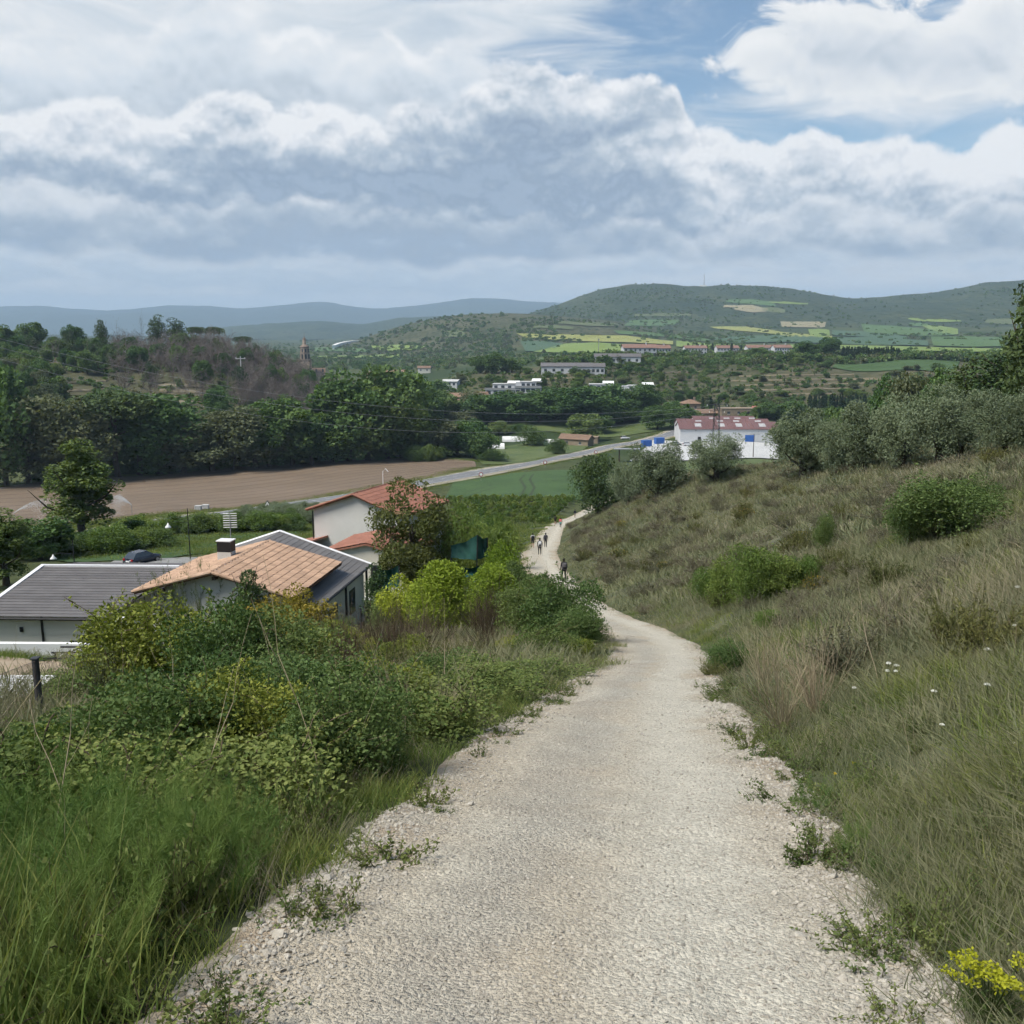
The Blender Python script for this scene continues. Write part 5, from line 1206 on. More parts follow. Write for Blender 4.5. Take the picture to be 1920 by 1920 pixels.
# small yellow flowers
for k, (px, py) in enumerate(((470, 1828), (452, 1775), (325, 1778), (1650, 1560), (1565, 1450), (1600, 1430), (500, 1800), (510, 1820), (620, 1505), (640, 1480))):
    p = hit(px, py + 18); s_ = mpp(p); o = empty('yellow_flower', p); z1 = 18 * s_
    MB().tube([(0, 0, -.02), (0, 0, z1)], [.003, .002], 4).build('stem', LM['herb'], o); n = 14; V, Fq = leaves(np.stack([(rng.random(n) - .5) * 5 * s_, (rng.random(n) - .5) * 5 * s_, z1 + rng.random(n) * 2 * s_], 1), rdir(n) * np.array((1, 1, .3)), 3 * s_, 3 * s_, .1)
    P = Parts(); P.add(V, Fq, np.repeat(rng.random(n), 4)); link('petals', P.mesh('petals', LM['yflower']), o)
    tag(o, 'tiny yellow flower at the edge of the track', 'flower', 'tiny yellow flowers')
# long pale dead stems
def stalk_mesh(n, L, fan, mat, r=.0035):
    P = Parts()
    for k in range(n):
        a = rng.random() * 6.28; S0, S1, ra, rb, tips = grow(1, L * (.6 + .5 * rng.random()), .45, 1, r, up=.5, start=(rng.normal() * .05 * fan, rng.normal() * .05 * fan, 0), dir0=(math.cos(a) * fan * rng.random(), math.sin(a) * fan * rng.random(), 1), jit=.10, first=.5, taper=.8)
        V, Fq = tubes_np(S0, S1, ra, rb, 3); P.add(V, Fq, np.full(len(V), rng.random()))
    return P.mesh('stems', LM[mat])
ST = [stalk_mesh(1, 1.1, .5, 'stalk', .0045) for _ in range(5)]; DB = [stalk_mesh(60, 1.25, .75, 'stalk', .0055) for _ in range(2)]; BB = [stalk_mesh(46, 1.3, .6, 'brownstalk', .006) for _ in range(2)]
def stalkobj(me, p, sc, label, name, cat, group=None):
    o = link(name, me); o.location = (p[0], p[1], p[2] - .03); o.rotation_euler = (rng.normal() * .2, rng.normal() * .2, rng.random() * 6.28); o.scale = (sc, sc, sc); return tag(o, label, cat, group)
for k in range(80):
    Y = 3 + 9 * rng.random(); x = float(PC(Y)) - float(PW(Y)) - .6 - 5 * rng.random(); stalkobj(ST[k % 5], (x, Y, float(h(x, Y))), .45 + .55 * rng.random(), 'long pale dead stem in the tangle left of the track', 'dead_weed', 'dead weed', 'dead stems left of the track')
for k in range(70):
    Y = 3 + 16 * rng.random(); x = float(PC(Y)) + float(PW(Y)) + .4 + 4 * rng.random(); stalkobj(ST[k % 5], (x, Y, float(h(x, Y))), .35 + .4 * rng.random(), 'long pale dead stem standing in the grass right of the track', 'dead_weed', 'dead weed', 'dead stems right of the track')
for (px, py, hp, lab) in ((1470, 1370, 190, 'spreading straw-coloured dead bush at the right edge of the track'), (1530, 1340, 150, 'straw-coloured dead bush uphill of the big one'), (1430, 1290, 110, 'straw-coloured dead bush nearest the bend'), (760, 1400, 150, 'straw-coloured dead stems left of the track'), (820, 1380, 110, 'smaller straw-coloured dead stems left of the track')):
    p = hit(px, py); stalkobj(DB[px % 2], p, hp * mpp(p) / msize(DB[px % 2])[0] * 1.25, lab, 'dead_bush', 'dead bush')
for k in range(26):
    Y = 19 + 20 * rng.random(); x = float(PC(Y)) - float(PW(Y)) - 1.0 - 8 * rng.random(); stalkobj(BB[k % 2], (x, Y, float(h(x, Y))), .7 + .5 * rng.random(), 'brown dead teasel stems on the slope above the houses', 'teasel', 'teasel', 'teasel stems on the slope')

# ------------------------------------------------------------------ stones on the track
def stone_mesh(seed):
    g = np.random.default_rng(seed); bm = bmesh.new(); bmesh.ops.create_icosphere(bm, subdivisions=1, radius=.5)
    for v in bm.verts: v.co = Vector(np.array(v.co) * (1 + .28 * g.normal())); v.co.z *= .62
    me = bpy.data.meshes.new('stone'); bm.to_mesh(me); bm.free(); return me
M_stone = pmat('limestone_pebble', [(.29, .262, .215), (.37, .34, .285), (.44, .41, .35)], scale=3, rnd=.45, bump=.3)
STN = []
for i in range(8):
    me = stone_mesh(i); me.materials.append(M_stone); STN.append(me)
def stone_spots(n, y0, y1, edge):
    Y = y0 * (y1 / y0) ** rng.random(n); w = PW(Y) + .25
    if edge: a = np.sign(rng.random(n) - .45) * (.55 + .5 * rng.random(n) ** .6)
    else: a = -1 + 2 * rng.random(n)
    return PC(Y) + a * w, Y
X, Yv = stone_spots(300, 2.3, 9, True)
for i, (x, Y) in enumerate(zip(X, Yv)):
    o = link('stone', STN[i % 8], path); s_ = (.016 + .026 * rng.random() ** 2) * (1 + .06 * Y); o.location = (x, Y, float(path_z(x, Y)) + s_ * .12 - (.09 * float(sstep(abs(x - float(PC(Y))) / (float(PW(Y)) + .34), .8, 1.0)))); o.rotation_euler = (rng.random() * .6, rng.random() * .6, rng.random() * 6.28); o.scale = (s_ * 1.3, s_, s_)
def gravel(n, y0, y1, edge, s0, s1, nm):
    X, Yv = stone_spots(n, y0, y1, edge); XY = np.stack([X, Yv], 1)
    z = path_z(X, Yv) - .09 * sstep(np.abs(X - PC(Yv)) / (PW(Yv) + .34), .8, 1.0)
    o = scatter_stuff(nm, STN, XY, s0 + (s1 - s0) * rng.random(n) ** 2.2, None, None, z=z, align=False, tilt=.5, zoff=.002); o.parent = path; return o
gravel(15000, 2.2, 10, True, .008, .030, 'gravel'); gravel(17000, 2.2, 9, False, .005, .019, 'gravel'); gravel(2500, 9, 24, False, .012, .03, 'gravel'); gravel(3500, 9, 26, True, .02, .05, 'gravel')
# ------------------------------------------------------------------ trees of the valley
def tree_at(kind, px, Y, py_top, wpx, label, name='tree', cat='tree', group=None, py_base=None):
    """py_base given: stands where that pixel meets the ground; else at distance Y in column px"""
    if py_base is not None: p = hit(px, py_base)
    else:
        x = (px - 960) / F * Y; z = float(h(x, Y)); x = AT(px, Y, z)[0]; p = np.array((x, Y, float(h(x, Y))))
    zt = W(px, py_top, p[1])[2]; ht = max(zt - p[2], 1.0); s_ = mpp(p)
    return tree(kind, p, ht, wpx * s_ if wpx else None, label, name, cat, group)
# olives and tall trees along the top of the right bank
for px, py, pt, w, lab in ((1178, 946, 868, 70, 'small grey olive tree right behind the dark round tree'), (1235, 932, 833, 105, 'round grey-green olive tree, left of the two alone'), (1342, 902, 817, 105, 'round olive tree in front of the white warehouse'),
                       (1505, 892, 770, 135, 'broad olive tree at the left end of the olive row'), (1570, 890, 790, 80, 'low olive tree second in the olive row'), (1618, 884, 757, 115, 'olive tree in the middle of the row'), (1690, 880, 745, 115, 'olive tree right of the middle of the row'),
                       (1760, 872, 724, 140, 'tall broad olive tree near the right end of the row'), (1800, 868, 735, 100, 'olive tree leaning behind the tall broad one'), (1880, 858, 738, 120, 'olive tree second from the right edge'), (1945, 852, 722, 130, 'olive tree cut by the right edge')):
    tree_at('olive', px, 0, pt, w, lab, 'olive_tree', 'olive tree', 'olive trees on the bank', py_base=py)
tree_at('roundpine', 1120, 0, 855, 98, 'dark round pine where the track disappears', 'pine_tree', py_base=966)
for kind, px, Y, pt, w, lab in (('pine', 1912, 84, 542, 95, 'tall dark pine at the right edge'), ('pine', 1950, 78, 500, 140, 'tallest pine, half outside the right edge'), ('pine', 1868, 100, 655, 110, 'dark pine left of the tall ones'), ('pine', 1815, 110, 668, 95, 'dark pine sloping down from the right edge'),
                            ('dark', 1760, 125, 700, 90, 'dark tree behind the tall broad olive'), ('grey', 1700, 130, 703, 80, 'greyish tree behind the olive row'), ('dark', 1655, 140, 716, 70, 'dark rounded tree behind the middle olives'), ('brightbush', 1915, 62, 760, 60, 'light green leafy tree at the right edge'),
                            ('grey', 1600, 170, 760, 60, 'greyish tree seen over the olive row'), ('dark', 1560, 210, 772, 70, 'dark tree behind the low olive')):
    tree_at(kind, px, Y, pt, w, lab)
# trees around the houses
for kind, px, py, pt, w, lab, nm in (('poplar', 158, 1022, 832, 125, 'tall leafy poplar standing by the ploughed field', 'poplar_tree'), ('poplar', 12, 1098, 960, 105, 'thin young tree at the left edge by the drive', 'young_tree'),
    ('broad', 75, 1050, 975, 120, 'leafy bush-like tree left below the poplar', 'tree'), ('brightbush', 205, 1038, 985, 90, 'light green bush right below the poplar', 'bush')):
    tree_at(kind, px, 0, pt, w, lab, nm, 'tree', py_base=py)
tree_at('brown', 775, 68, 905, 160, 'windswept brownish-green tree beside the red-roofed house', 'tree')
tree_at('pine', 470, 43, 1072, 72, 'slim dark green tree in front of the house wall', 'tree')
tree_at('thuja', 832, 36.5, 1056, 128, 'golden green thuja, left one of the pair', 'thuja', 'tree', 'golden thujas'); tree_at('thuja', 928, 35.5, 1062, 104, 'golden green thuja, right one of the pair nearer the track', 'thuja', 'tree', 'golden thujas')
tree_at('yelbush', 765, 40, 1085, 110, 'yellow-green shrub left of the golden thujas', 'shrub', 'shrub')
tree_at('bush', 730, 42, 1110, 90, 'dark green shrub left of the yellow-green shrub', 'shrub', 'shrub'); tree_at('yelbush', 942, 60, 1018, 78, 'yellow-green round shrub beside the green nets', 'shrub', 'shrub'); tree_at('bush', 968, 55, 1055, 60, 'dark shrub beside the far track', 'shrub', 'shrub')
tree_at('pine', 705, 50, 1060, 60, 'small conifer at the corner of the yard', 'conifer', 'tree'); tree_at('bush', 905, 46, 1085, 90, 'green shrub behind the right thuja', 'shrub', 'shrub'); tree_at('bush', 1005, 43, 1082, 80, 'leafy shrub hiding the track bend', 'shrub', 'shrub'); tree_at('bush', 1056, 40, 1110, 60, 'leafy shrub against the pale track', 'shrub', 'shrub')
for k in range(26):
    px = 845 + 95 * rng.random(); Y = 72 + 55 * rng.random()
    if px > 965: px -= 30
    tree_at('brightbush', px, Y, hit(px, 1000)[2] * 0 + 1010 - (Y - 72) * .9 - 22 * rng.random(), 50 + 30 * rng.random(), 'light green bush left of the far walkers', 'bush', 'bush', 'light green bushes left of the far walkers')
for k in range(18):
    px = 30 + 330 * rng.random(); tree_at(('bush', 'brightbush', 'bush')[k % 3], px, 0, 0, 60 + 30 * rng.random(), 'hedge bush along the edge of the green garden', 'hedge_bush', 'bush', 'hedge below the poplar', py_base=1000 + 38 * rng.random()) if False else None
def bush_px(kind, px, py, hpx, wpx, label, name, group, cat='bush'):
    p = hit(px, py); s_ = mpp(p); return tree(kind, p, hpx * s_, wpx * s_, label, name, cat, group)
for k in range(20):
    px = 40 + 300 * rng.random(); bush_px(('bush', 'brightbush', 'bush')[k % 3], px, 1030 - .05 * px + 16 * rng.random(), 26 + 18 * rng.random(), 55 + 25 * rng.random(), 'hedge bush along the near side of the garden field', 'hedge_bush', 'hedge bushes by the garden field')
for k in range(30):
    px = 225 + 330 * rng.random(); bush_px(('bush', 'brightbush')[k % 2], px, 1001 - .025 * (px - 225) + 5 * rng.random(), 22 + 18 * rng.random(), 44 + 24 * rng.random(), 'hedge bush between the garden field and the road', 'hedge_bush', 'hedge bushes by the road')
for k in range(26):
    px = 425 + 165 * rng.random(); bush_px('olive', px, 968 + 18 * rng.random(), 22 + 8 * rng.random(), 34 + 10 * rng.random(), 'small orchard olive left of the red-roofed house', 'orchard_olive', 'orchard olives', 'olive tree')
VM = []
for i in range(3):
    c, r_ = lobes(12, .8, .75, .35, .3, .5); VM.append(crown_mesh('crown', 'bright', 700, c, r_, .22, asp=.7))
TREE['vine'] = [(m_, trunk_mesh('trunk', .8, .04, 2), 1.5, 2.4) for m_ in VM]
for r_i, py in enumerate((940, 945, 951, 957, 964, 972, 981)):
    for px in np.arange(845 + 10 * (r_i % 2), 1075 - 5 * r_i, 15): bush_px('vine', px + 4 * rng.random(), py + 1.5 * rng.random(), 13 + 5 * rng.random(), 19, 'vine in the small vineyard left of the far track', 'grape_vine', 'vines beside the far track', 'vine')
# riverside trees behind the ploughed field
rows = [('dark', 12, 912, 702, 110), ('grey', 55, 908, 775, 110), ('grey', 110, 903, 745, 120), ('grey', 165, 900, 770, 110), ('umbrella', 222, 896, 738, 130), ('dark', 262, 892, 748, 120), ('dark', 300, 890, 742, 130), ('grey', 345, 888, 800, 110), ('grey', 398, 884, 785, 120), ('grey', 440, 881, 765, 110), ('grey', 482, 879, 795, 100), ('broad', 505, 877, 755, 100), ('broad', 548, 874, 752, 110),
        ('dark', 585, 872, 775, 90), ('broad', 622, 868, 790, 95), ('dark', 655, 866, 705, 120), ('broad', 690, 864, 730, 120), ('dark', 728, 861, 690, 110), ('broad', 755, 860, 745, 100), ('grey', 822, 857, 783, 75), ('broad', 858, 853, 790, 70), ('dark', 884, 858, 790, 60), ('broad', 905, 862, 808, 45), ('bush', 803, 862, 835, 60), ('bush', 925, 865, 842, 45), ('grey', 790, 852, 790, 70), ('dark', 846, 842, 800, 70)]
ORD = ('first', 'second', 'third', 'fourth', 'fifth', 'sixth', 'seventh', 'eighth', 'ninth', 'tenth', 'eleventh', 'twelfth')
cnt_ = {}
for kind, px, pb, pt, w in sorted(rows, key=lambda r: r[1]):
    cnt_[kind] = cnt_.get(kind, 0) + 1; od = ORD[cnt_[kind] - 1]
    tree_at(kind, px, 0, pt, w * 1.25, {'dark': od + ' dark leafy tree from the left behind the ploughed field', 'grey': od + ' greyish half-bare tree from the left behind the ploughed field', 'broad': od + ' green leafy tree from the left behind the ploughed field', 'umbrella': 'broad stone pine in the row behind the ploughed field', 'bush': od + ' low bush from the left at the end of the ploughed field'}[kind], 'riverside_tree', 'tree', 'riverside trees, ' + kind, py_base=pb)
for k in range(70):
    px = -60 + 880 * rng.random(); Y = 318 + 60 * rng.random() + (20 if px > 600 else 0); kind = ('dark', 'broad', 'dark', 'grey')[k % 4]
    x, _, z = AT(px, Y, -40); p = (x, Y, float(h(x, Y))); tree(kind, p, (8 + 6 * rng.random()) * (1.35 if px > 620 else 1), None, {'dark': 'dark tree in the wood at the foot of the left hill', 'broad': 'green tree in the wood at the foot of the left hill', 'grey': 'greyish tree in the wood at the foot of the left hill'}[kind], 'woodland_tree', 'tree', 'wood at the foot of the left hill, ' + kind)
for k in range(40):
    px = -40 + 900 * rng.random(); p = hit(px, np.interp(px, (0, 210, 640, 880), (908, 890, 862, 864)) + 3 * rng.random()); tree('bush', p, 3 + 3 * rng.random(), 5 + 4 * rng.random(), 'undergrowth bush at the far edge of the ploughed field', 'undergrowth_bush', 'bush', 'undergrowth at the field edge')
# the wood on the left hill
n = 0; tries = 0
while n < 330 and tries < 9000:
    tries += 1; qx = -30 + 690 * rng.random(); qy = np.interp(qx, (0, 350, 480, 560, 660), (640, 640, 660, 690, 715)) + 105 * rng.random() ** 1.1; p = hit(qx, qy, 330.)
    if p[1] > 560 or p[1] < 365: continue
    if 80 < qx < 450 and 698 < qy < 775 and rng.random() < .94: continue            # open terraces
    n += 1
    if qx > 200 and rng.random() < .92: kind = 'bare' if rng.random() < (.80 if qx < 600 else .5) else ('dark' if rng.random() < .5 else 'pine')
    else: kind = ('pine', 'dark', 'dark', 'bare')[int(rng.random() * 4)] if qy < 700 else ('dark', 'broad', 'grey')[n % 3]
    ht = {'bare': 9 + 5 * rng.random(), 'pine': 7 + 5 * rng.random(), 'dark': 6 + 5 * rng.random(), 'broad': 6 + 4 * rng.random(), 'grey': 6 + 4 * rng.random()}[kind]
    tree(kind, p, ht, (ht * .75 if kind == 'bare' else None), {'bare': 'dead grey-brown pine on the left hill', 'pine': 'living dark pine on the left hill', 'dark': 'dark tree on the left hill', 'broad': 'green tree on the left hill', 'grey': 'greyish tree on the left hill'}[kind], {'bare': 'dead_pine', 'pine': 'pine_tree'}.get(kind, 'hill_tree'), 'tree', 'wood on the left hill, ' + kind)
for k in range(2):
    n_ = 2200; qx = -30 + 700 * rng.random(n_); qy = np.interp(qx, (0, 350, 480, 560, 660), (638, 638, 655, 688, 712)) + 120 * rng.random(n_)
    X = fhit_many(qx, qy, 330., 600.); ok = (X[:, 1] < 560) & (X[:, 1] > 360) & ~((qx > 80) & (qx < 450) & (qy > 700) & (qy < 772) & (rng.random(n_) < .85)) & ((qx > 210) if k else True)
    if k == 0: under_xy = X[ok]
    else: dead_xy = X[ok]
for kind, px, pt, w, lab in (('pine', 193, 601, 26, 'lone fir breaking the skyline of the left hill'), ('bare', 222, 596, 30, 'bare dead tree on the skyline beside the fir'), ('bare', 267, 590, 30, 'tallest bare tree on the skyline of the left hill'), ('pine', 300, 592, 40, 'pine on the top of the left hill, left of the two'), ('pine', 330, 598, 44, 'pine on the top of the left hill, right of the two'), ('umbrella', 370, 613, 36, 'round-topped pine right of the summit pines'), ('umbrella', 402, 613, 38, 'umbrella pine right of the round-topped one'), ('umbrella', 457, 631, 34, 'umbrella pine farthest right on the hill crest'),
                         ('dark', 65, 606, 50, 'dark tree on the skyline at the left'), ('dark', 140, 612, 40, 'dark tree on the skyline left of the fir'), ('dark', 10, 612, 50, 'dark tree at the left end of the skyline'), ('bare', 430, 640, 26, 'bare tree between the umbrella pines'), ('bare', 480, 648, 30, 'bare tree right of the last umbrella pine'), ('bare', 520, 660, 30, 'bare tree beside the church tower')):
    tree_at(kind, px, 520, pt, w, lab, 'skyline_tree')
# middle of the valley
mid = [('bush', 998, 836, 798, 62), ('bush', 1042, 852, 823, 42), ('broad', 1096, 826, 777, 70), ('broad', 1120, 812, 780, 55), ('dark', 905, 795, 742, 95), ('dark', 955, 790, 738, 105), ('dark', 1012, 792, 735, 110), ('dark', 1070, 792, 728, 110), ('dark', 1130, 790, 724, 110), ('dark', 1160, 786, 730, 80), ('dark', 1206, 782, 722, 62), ('broad', 1232, 806, 762, 55), ('broad', 1268, 803, 755, 58), ('broad', 1190, 790, 765, 60), ('broad', 1155, 795, 765, 60),
       ('bush', 935, 815, 790, 50), ('bush', 970, 812, 795, 40), ('bush', 880, 828, 800, 50), ('broad', 1300, 800, 770, 40), ('grey', 870, 800, 770, 60), ('dark', 835, 790, 735, 80), ('broad', 790, 800, 720, 90), ('dark', 760, 780, 700, 90), ('dark', 815, 760, 715, 60), ('grey', 890, 770, 735, 60), ('dark', 1225, 770, 735, 40), ('broad', 1480, 790, 752, 60), ('broad', 1440, 785, 755, 50)]
cnt_ = {}
for kind, px, pb, pt, w in sorted(mid, key=lambda r: r[1]):
    cnt_[kind] = cnt_.get(kind, 0) + 1; od = ORD[cnt_[kind] - 1]
    tree_at(kind, px, 0, pt, w, {'bush': od + ' round bush from the left in the meadows beside the road', 'broad': od + ' green tree from the left near the road and meadows', 'dark': od + ' dark tree from the left in the belt below the villas', 'grey': od + ' greyish tree from the left in the belt below the villas'}[kind], 'valley_tree', 'tree', 'valley trees, ' + kind, py_base=pb)
# cypress rows
def cyp(pxs, pb, pt, lab, group):
    for px in pxs: tree_at('cypress', px + rng.normal() * .8, 0, pt + 5 * rng.random(), 6 + 3 * rng.random(), lab, 'cypress', 'cypress', group, py_base=pb + rng.normal() * .6)
cyp(np.arange(1578, 1684, 4.6), 673, 648, 'cypress in the dark hedge on the plateau edge', 'cypress hedge on the plateau'); cyp(np.arange(1516, 1626, 4.8), 772, 738, 'cypress in the lower dark hedge behind the olives', 'lower cypress hedge')
[cyp((q_,), 772, 740, w_ + ' slim cypress of the three beside the old brown house', 'three cypresses by the old house') for q_, w_ in ((1318, 'left'), (1333, 'middle'), (1347, 'right'))]; cyp(np.arange(1290, 1480, 9), 663, 643, 'small cypress in front of the red-roofed plateau houses', 'cypresses before the plateau houses')
for kind, px, pb, pt, w, lab in (('dark', 1512, 672, 641, 48, 'dark round tree on the plateau left of the hedge'), ('dark', 1556, 672, 633, 42, 'taller dark tree on the plateau beside the hedge'), ('dark', 1425, 672, 652, 40, 'dark tree on the plateau among small cypresses'), ('dark', 925, 700, 662, 50, 'dark tree left of the terraced houses'), ('dark', 900, 700, 668, 40, 'dark tree at the left end of the plateau'), ('dark', 960, 698, 672, 40, 'dark tree beside the terraced houses')):
    tree_at(kind, px, 0, pt, w, lab, 'plateau_tree', py_base=pb)
# scrub on the terraced slope
n = 0
sc_kinds = ('bush', 'dark', 'bush', 'grey', 'broad')
while n < 260:
    px = 840 + 960 * rng.random(); py = 672 + 110 * rng.random()
    if py < 690 and px > 1560: continue
    p = hit(px, py)
    if p[1] < 420 or p[1] > 900: continue
    if 1380 < px < 1640 and 695 < py < 745 and rng.random() < .6: continue
    k = sc_kinds[n % 5]; n += 1; tree(k, p, 2.2 + 3.2 * rng.random() ** 2, 4 + 4 * rng.random(), {'bush': 'scrub bush on the terraced slope', 'dark': 'dark scrub tree on the terraced slope', 'grey': 'greyish scrub tree on the terraced slope', 'broad': 'green scrub tree on the terraced slope'}[k], 'scrub_bush', 'bush', 'scrub on the terraced slope, ' + k)
# trees of the plain beyond and on the far hills, too many and too small to count
far_cl = []
for i in range(4):
    c, r_ = lobes(10, 2.6, 2.2, 1.4, 1.0, 1.8); far_cl.append(crown_mesh('crown', ('dark', 'mid', 'dark', 'grey')[i], 160, c, r_, 1.3))
dead_cl = []
for i in range(3):
    S0, S1, ra, rb, tips = grow(2, 4.0, 1.2, 3, .06, up=.1, first=.0); V, Fq = tubes_np(S0, S1, np.maximum(ra, .03), np.maximum(rb, .022), 3); P = Parts(); P.add(V, Fq, np.full(len(V), .5)); dead_cl.append(P.mesh('twigs', LM['bare']))
scatter_stuff('woodland_undergrowth', far_cl, under_xy[:900, :2], .35 + .35 * rng.random(min(900, len(under_xy))), 'scrubby undergrowth covering the left hill', 'undergrowth', z=under_xy[:900, 2], align=False, tilt=.05)
scatter_stuff('dead_brushwood', dead_cl, dead_xy[:1900, :2], .9 + .9 * rng.random(min(1900, len(dead_xy))), 'grey-brown dead brushwood between the pines of the left hill', 'brushwood', z=dead_xy[:1900, 2], align=False, tilt=.1)
n_ = 3400; qx = 840 + 980 * rng.random(n_); qy = 668 + 118 * rng.random(n_); X = fhit_many(qx, qy, 420., 900.); ok = (X[:, 1] < 850) & (X[:, 1] > 440) & ~((qx > 1560) & (qy < 705)) & ~((qx > 1370) & (qx < 1650) & (qy > 698) & (qy < 746) & (rng.random(n_) < .6)); X = X[ok]
scatter_stuff('slope_scrub', far_cl, X[:, :2], .22 + .38 * rng.random(len(X)) ** 2, 'low scrub covering the terraced slope', 'scrub', z=X[:, 2], align=False, tilt=.05)
n_ = 9000; px = 480 + 1440 * rng.random(n_); py = 628 + 58 * rng.random(n_); py = np.where(px < 850, 645 + 50 * rng.random(n_), py)
ok = ~((px > 1400) & (py > 630) & (py < 668) & (rng.random(n_) < .93)) & ~((px > 960) & (px < 1280) & (py > 625) & (py < 666) & (rng.random(n_) < .96))
X = fhit_many(px[ok][:2600], py[ok][:2600], 640., 3600.)
scatter_stuff('hedgerow_trees', far_cl, X[:, :2], .5 + .7 * rng.random(len(X)), 'hedgerows and groves dotted over the plain beyond the village', 'trees', z=X[:, 2], align=False, tilt=.05)
n_ = 8000; px = 560 + 1360 * rng.random(n_); py = 530 + 112 * rng.random(n_); X = fhit_many(px, py, 1500., 3650.)
ok = (X[:, 1] < 3640) & (fbm(X[:, 0] / 160., X[:, 1] / 200., 3) > -.12) & ~((px > 1330) & (py > 555) & (py < 645) & (rng.random(n_) < .72))
X = X[ok][:5200]; scatter_stuff('hill_scrub', far_cl, X[:, :2], .55 + .9 * rng.random(len(X)) ** 2, 'scrub and small trees over the far hills', 'scrub', z=X[:, 2] - .5, align=False, tilt=.05)
# ------------------------------------------------------------------ houses below the track
M_plaster = pmat('grey_white_plaster', [(.50, .49, .46), (.56, .55, .52)], scale=.6, bump=.1)
M_cream = pmat('cream_plaster', [(.58, .55, .47), (.64, .61, .53)], scale=.5, bump=.1)
M_white = pmat('white_paint', [(.72, .72, .70), (.78, .78, .76)], scale=.8)
M_tile = pmat('orange_clay_tile', [(.34, .215, .14), (.42, .28, .19), (.48, .345, .25)], scale=1.6, rnd=.34, bump=.2)
M_tiledark = pmat('dark_tile_edge', [(.12, .065, .045), (.2, .11, .075)], scale=4, rnd=.4)  # darker tone on tile lips and deck, makes the rows show
M_redtile = pmat('red_clay_tile', [(.245, .105, .07), (.32, .15, .105)], scale=1.2, rnd=.22, bump=.2)
M_slate = pmat('grey_roof_board', [(.105, .100, .100), (.145, .138, .136)], scale=.9, rnd=.22, bump=.1)
M_seam = pmat('zinc_roof_panel', [(.125, .118, .112), (.165, .155, .148)], scale=.7, rnd=.25, rough=.55)
M_flash = pmat('white_metal_flashing', [(.68, .68, .68), (.75, .75, .75)], scale=2, rough=.45)
M_black = pmat('black_metal', [(.012, .012, .013), (.022, .022, .023)], scale=2, rough=.5)
M_dark = pmat('dark_opening', [(.015, .017, .02), (.03, .033, .038)], scale=1.5, rough=.3, spec=.5)
M_wood = pmat('dark_timber', [(.06, .045, .035), (.10, .075, .055)], scale=2)
M_galv = pmat('galvanised_steel', [(.28, .285, .29), (.36, .365, .37)], scale=3, rough=.5, metal=.3)
M_glass = pmat('window_glass', [(.035, .045, .055), (.06, .07, .085)], scale=.6, rough=.08, spec=.8)
M_brownwall = pmat('old_stone_wall', [(.20, .155, .11), (.30, .24, .175)], scale=.8, bump=.4)
M_brownroof = pmat('old_brown_tile', [(.17, .11, .075), (.24, .16, .11)], scale=.8, rnd=.2)
M_net = pmat('green_shade_net', [(.008, .045, .035), (.014, .07, .055)], scale=1.2, rough=.8)
M_blue = pmat('blue_paint', [(.03, .10, .33), (.045, .14, .42)], scale=1, rough=.5)
M_wroof = pmat('maroon_sheet_roof', [(.125, .068, .066), (.17, .095, .092)], scale=.12, rough=.7)
M_sky_l = pmat('translucent_rooflight', [(.34, .34, .34), (.42, .42, .42)], scale=.4)
M_wwall = pmat('white_panel_wall', [(.48, .49, .50), (.56, .57, .58)], scale=.08, rnd=.06)
M_tower = pmat('pinkish_brick_tower', [(.34, .25, .19), (.46, .36, .28)], scale=.25, bump=.2)
M_lead = pmat('weathered_dome', [(.17, .13, .105), (.23, .18, .145)], scale=.3)

def gable_wall(pts, th, y): # vertical slab with outline pts (x,z)
    m_ = MB(); n = len(pts); V = [(x, y, z) for x, z in pts] + [(x, y + th, z) for x, z in pts]
    return m_.add(V, [tuple(range(n)), tuple(range(n, 2 * n))[::-1]] + [((i + 1) % n, i, i + n, (i + 1) % n + n) for i in range(n)])
def lerp3(a, b, t): return Vector(a).lerp(Vector(b), t)
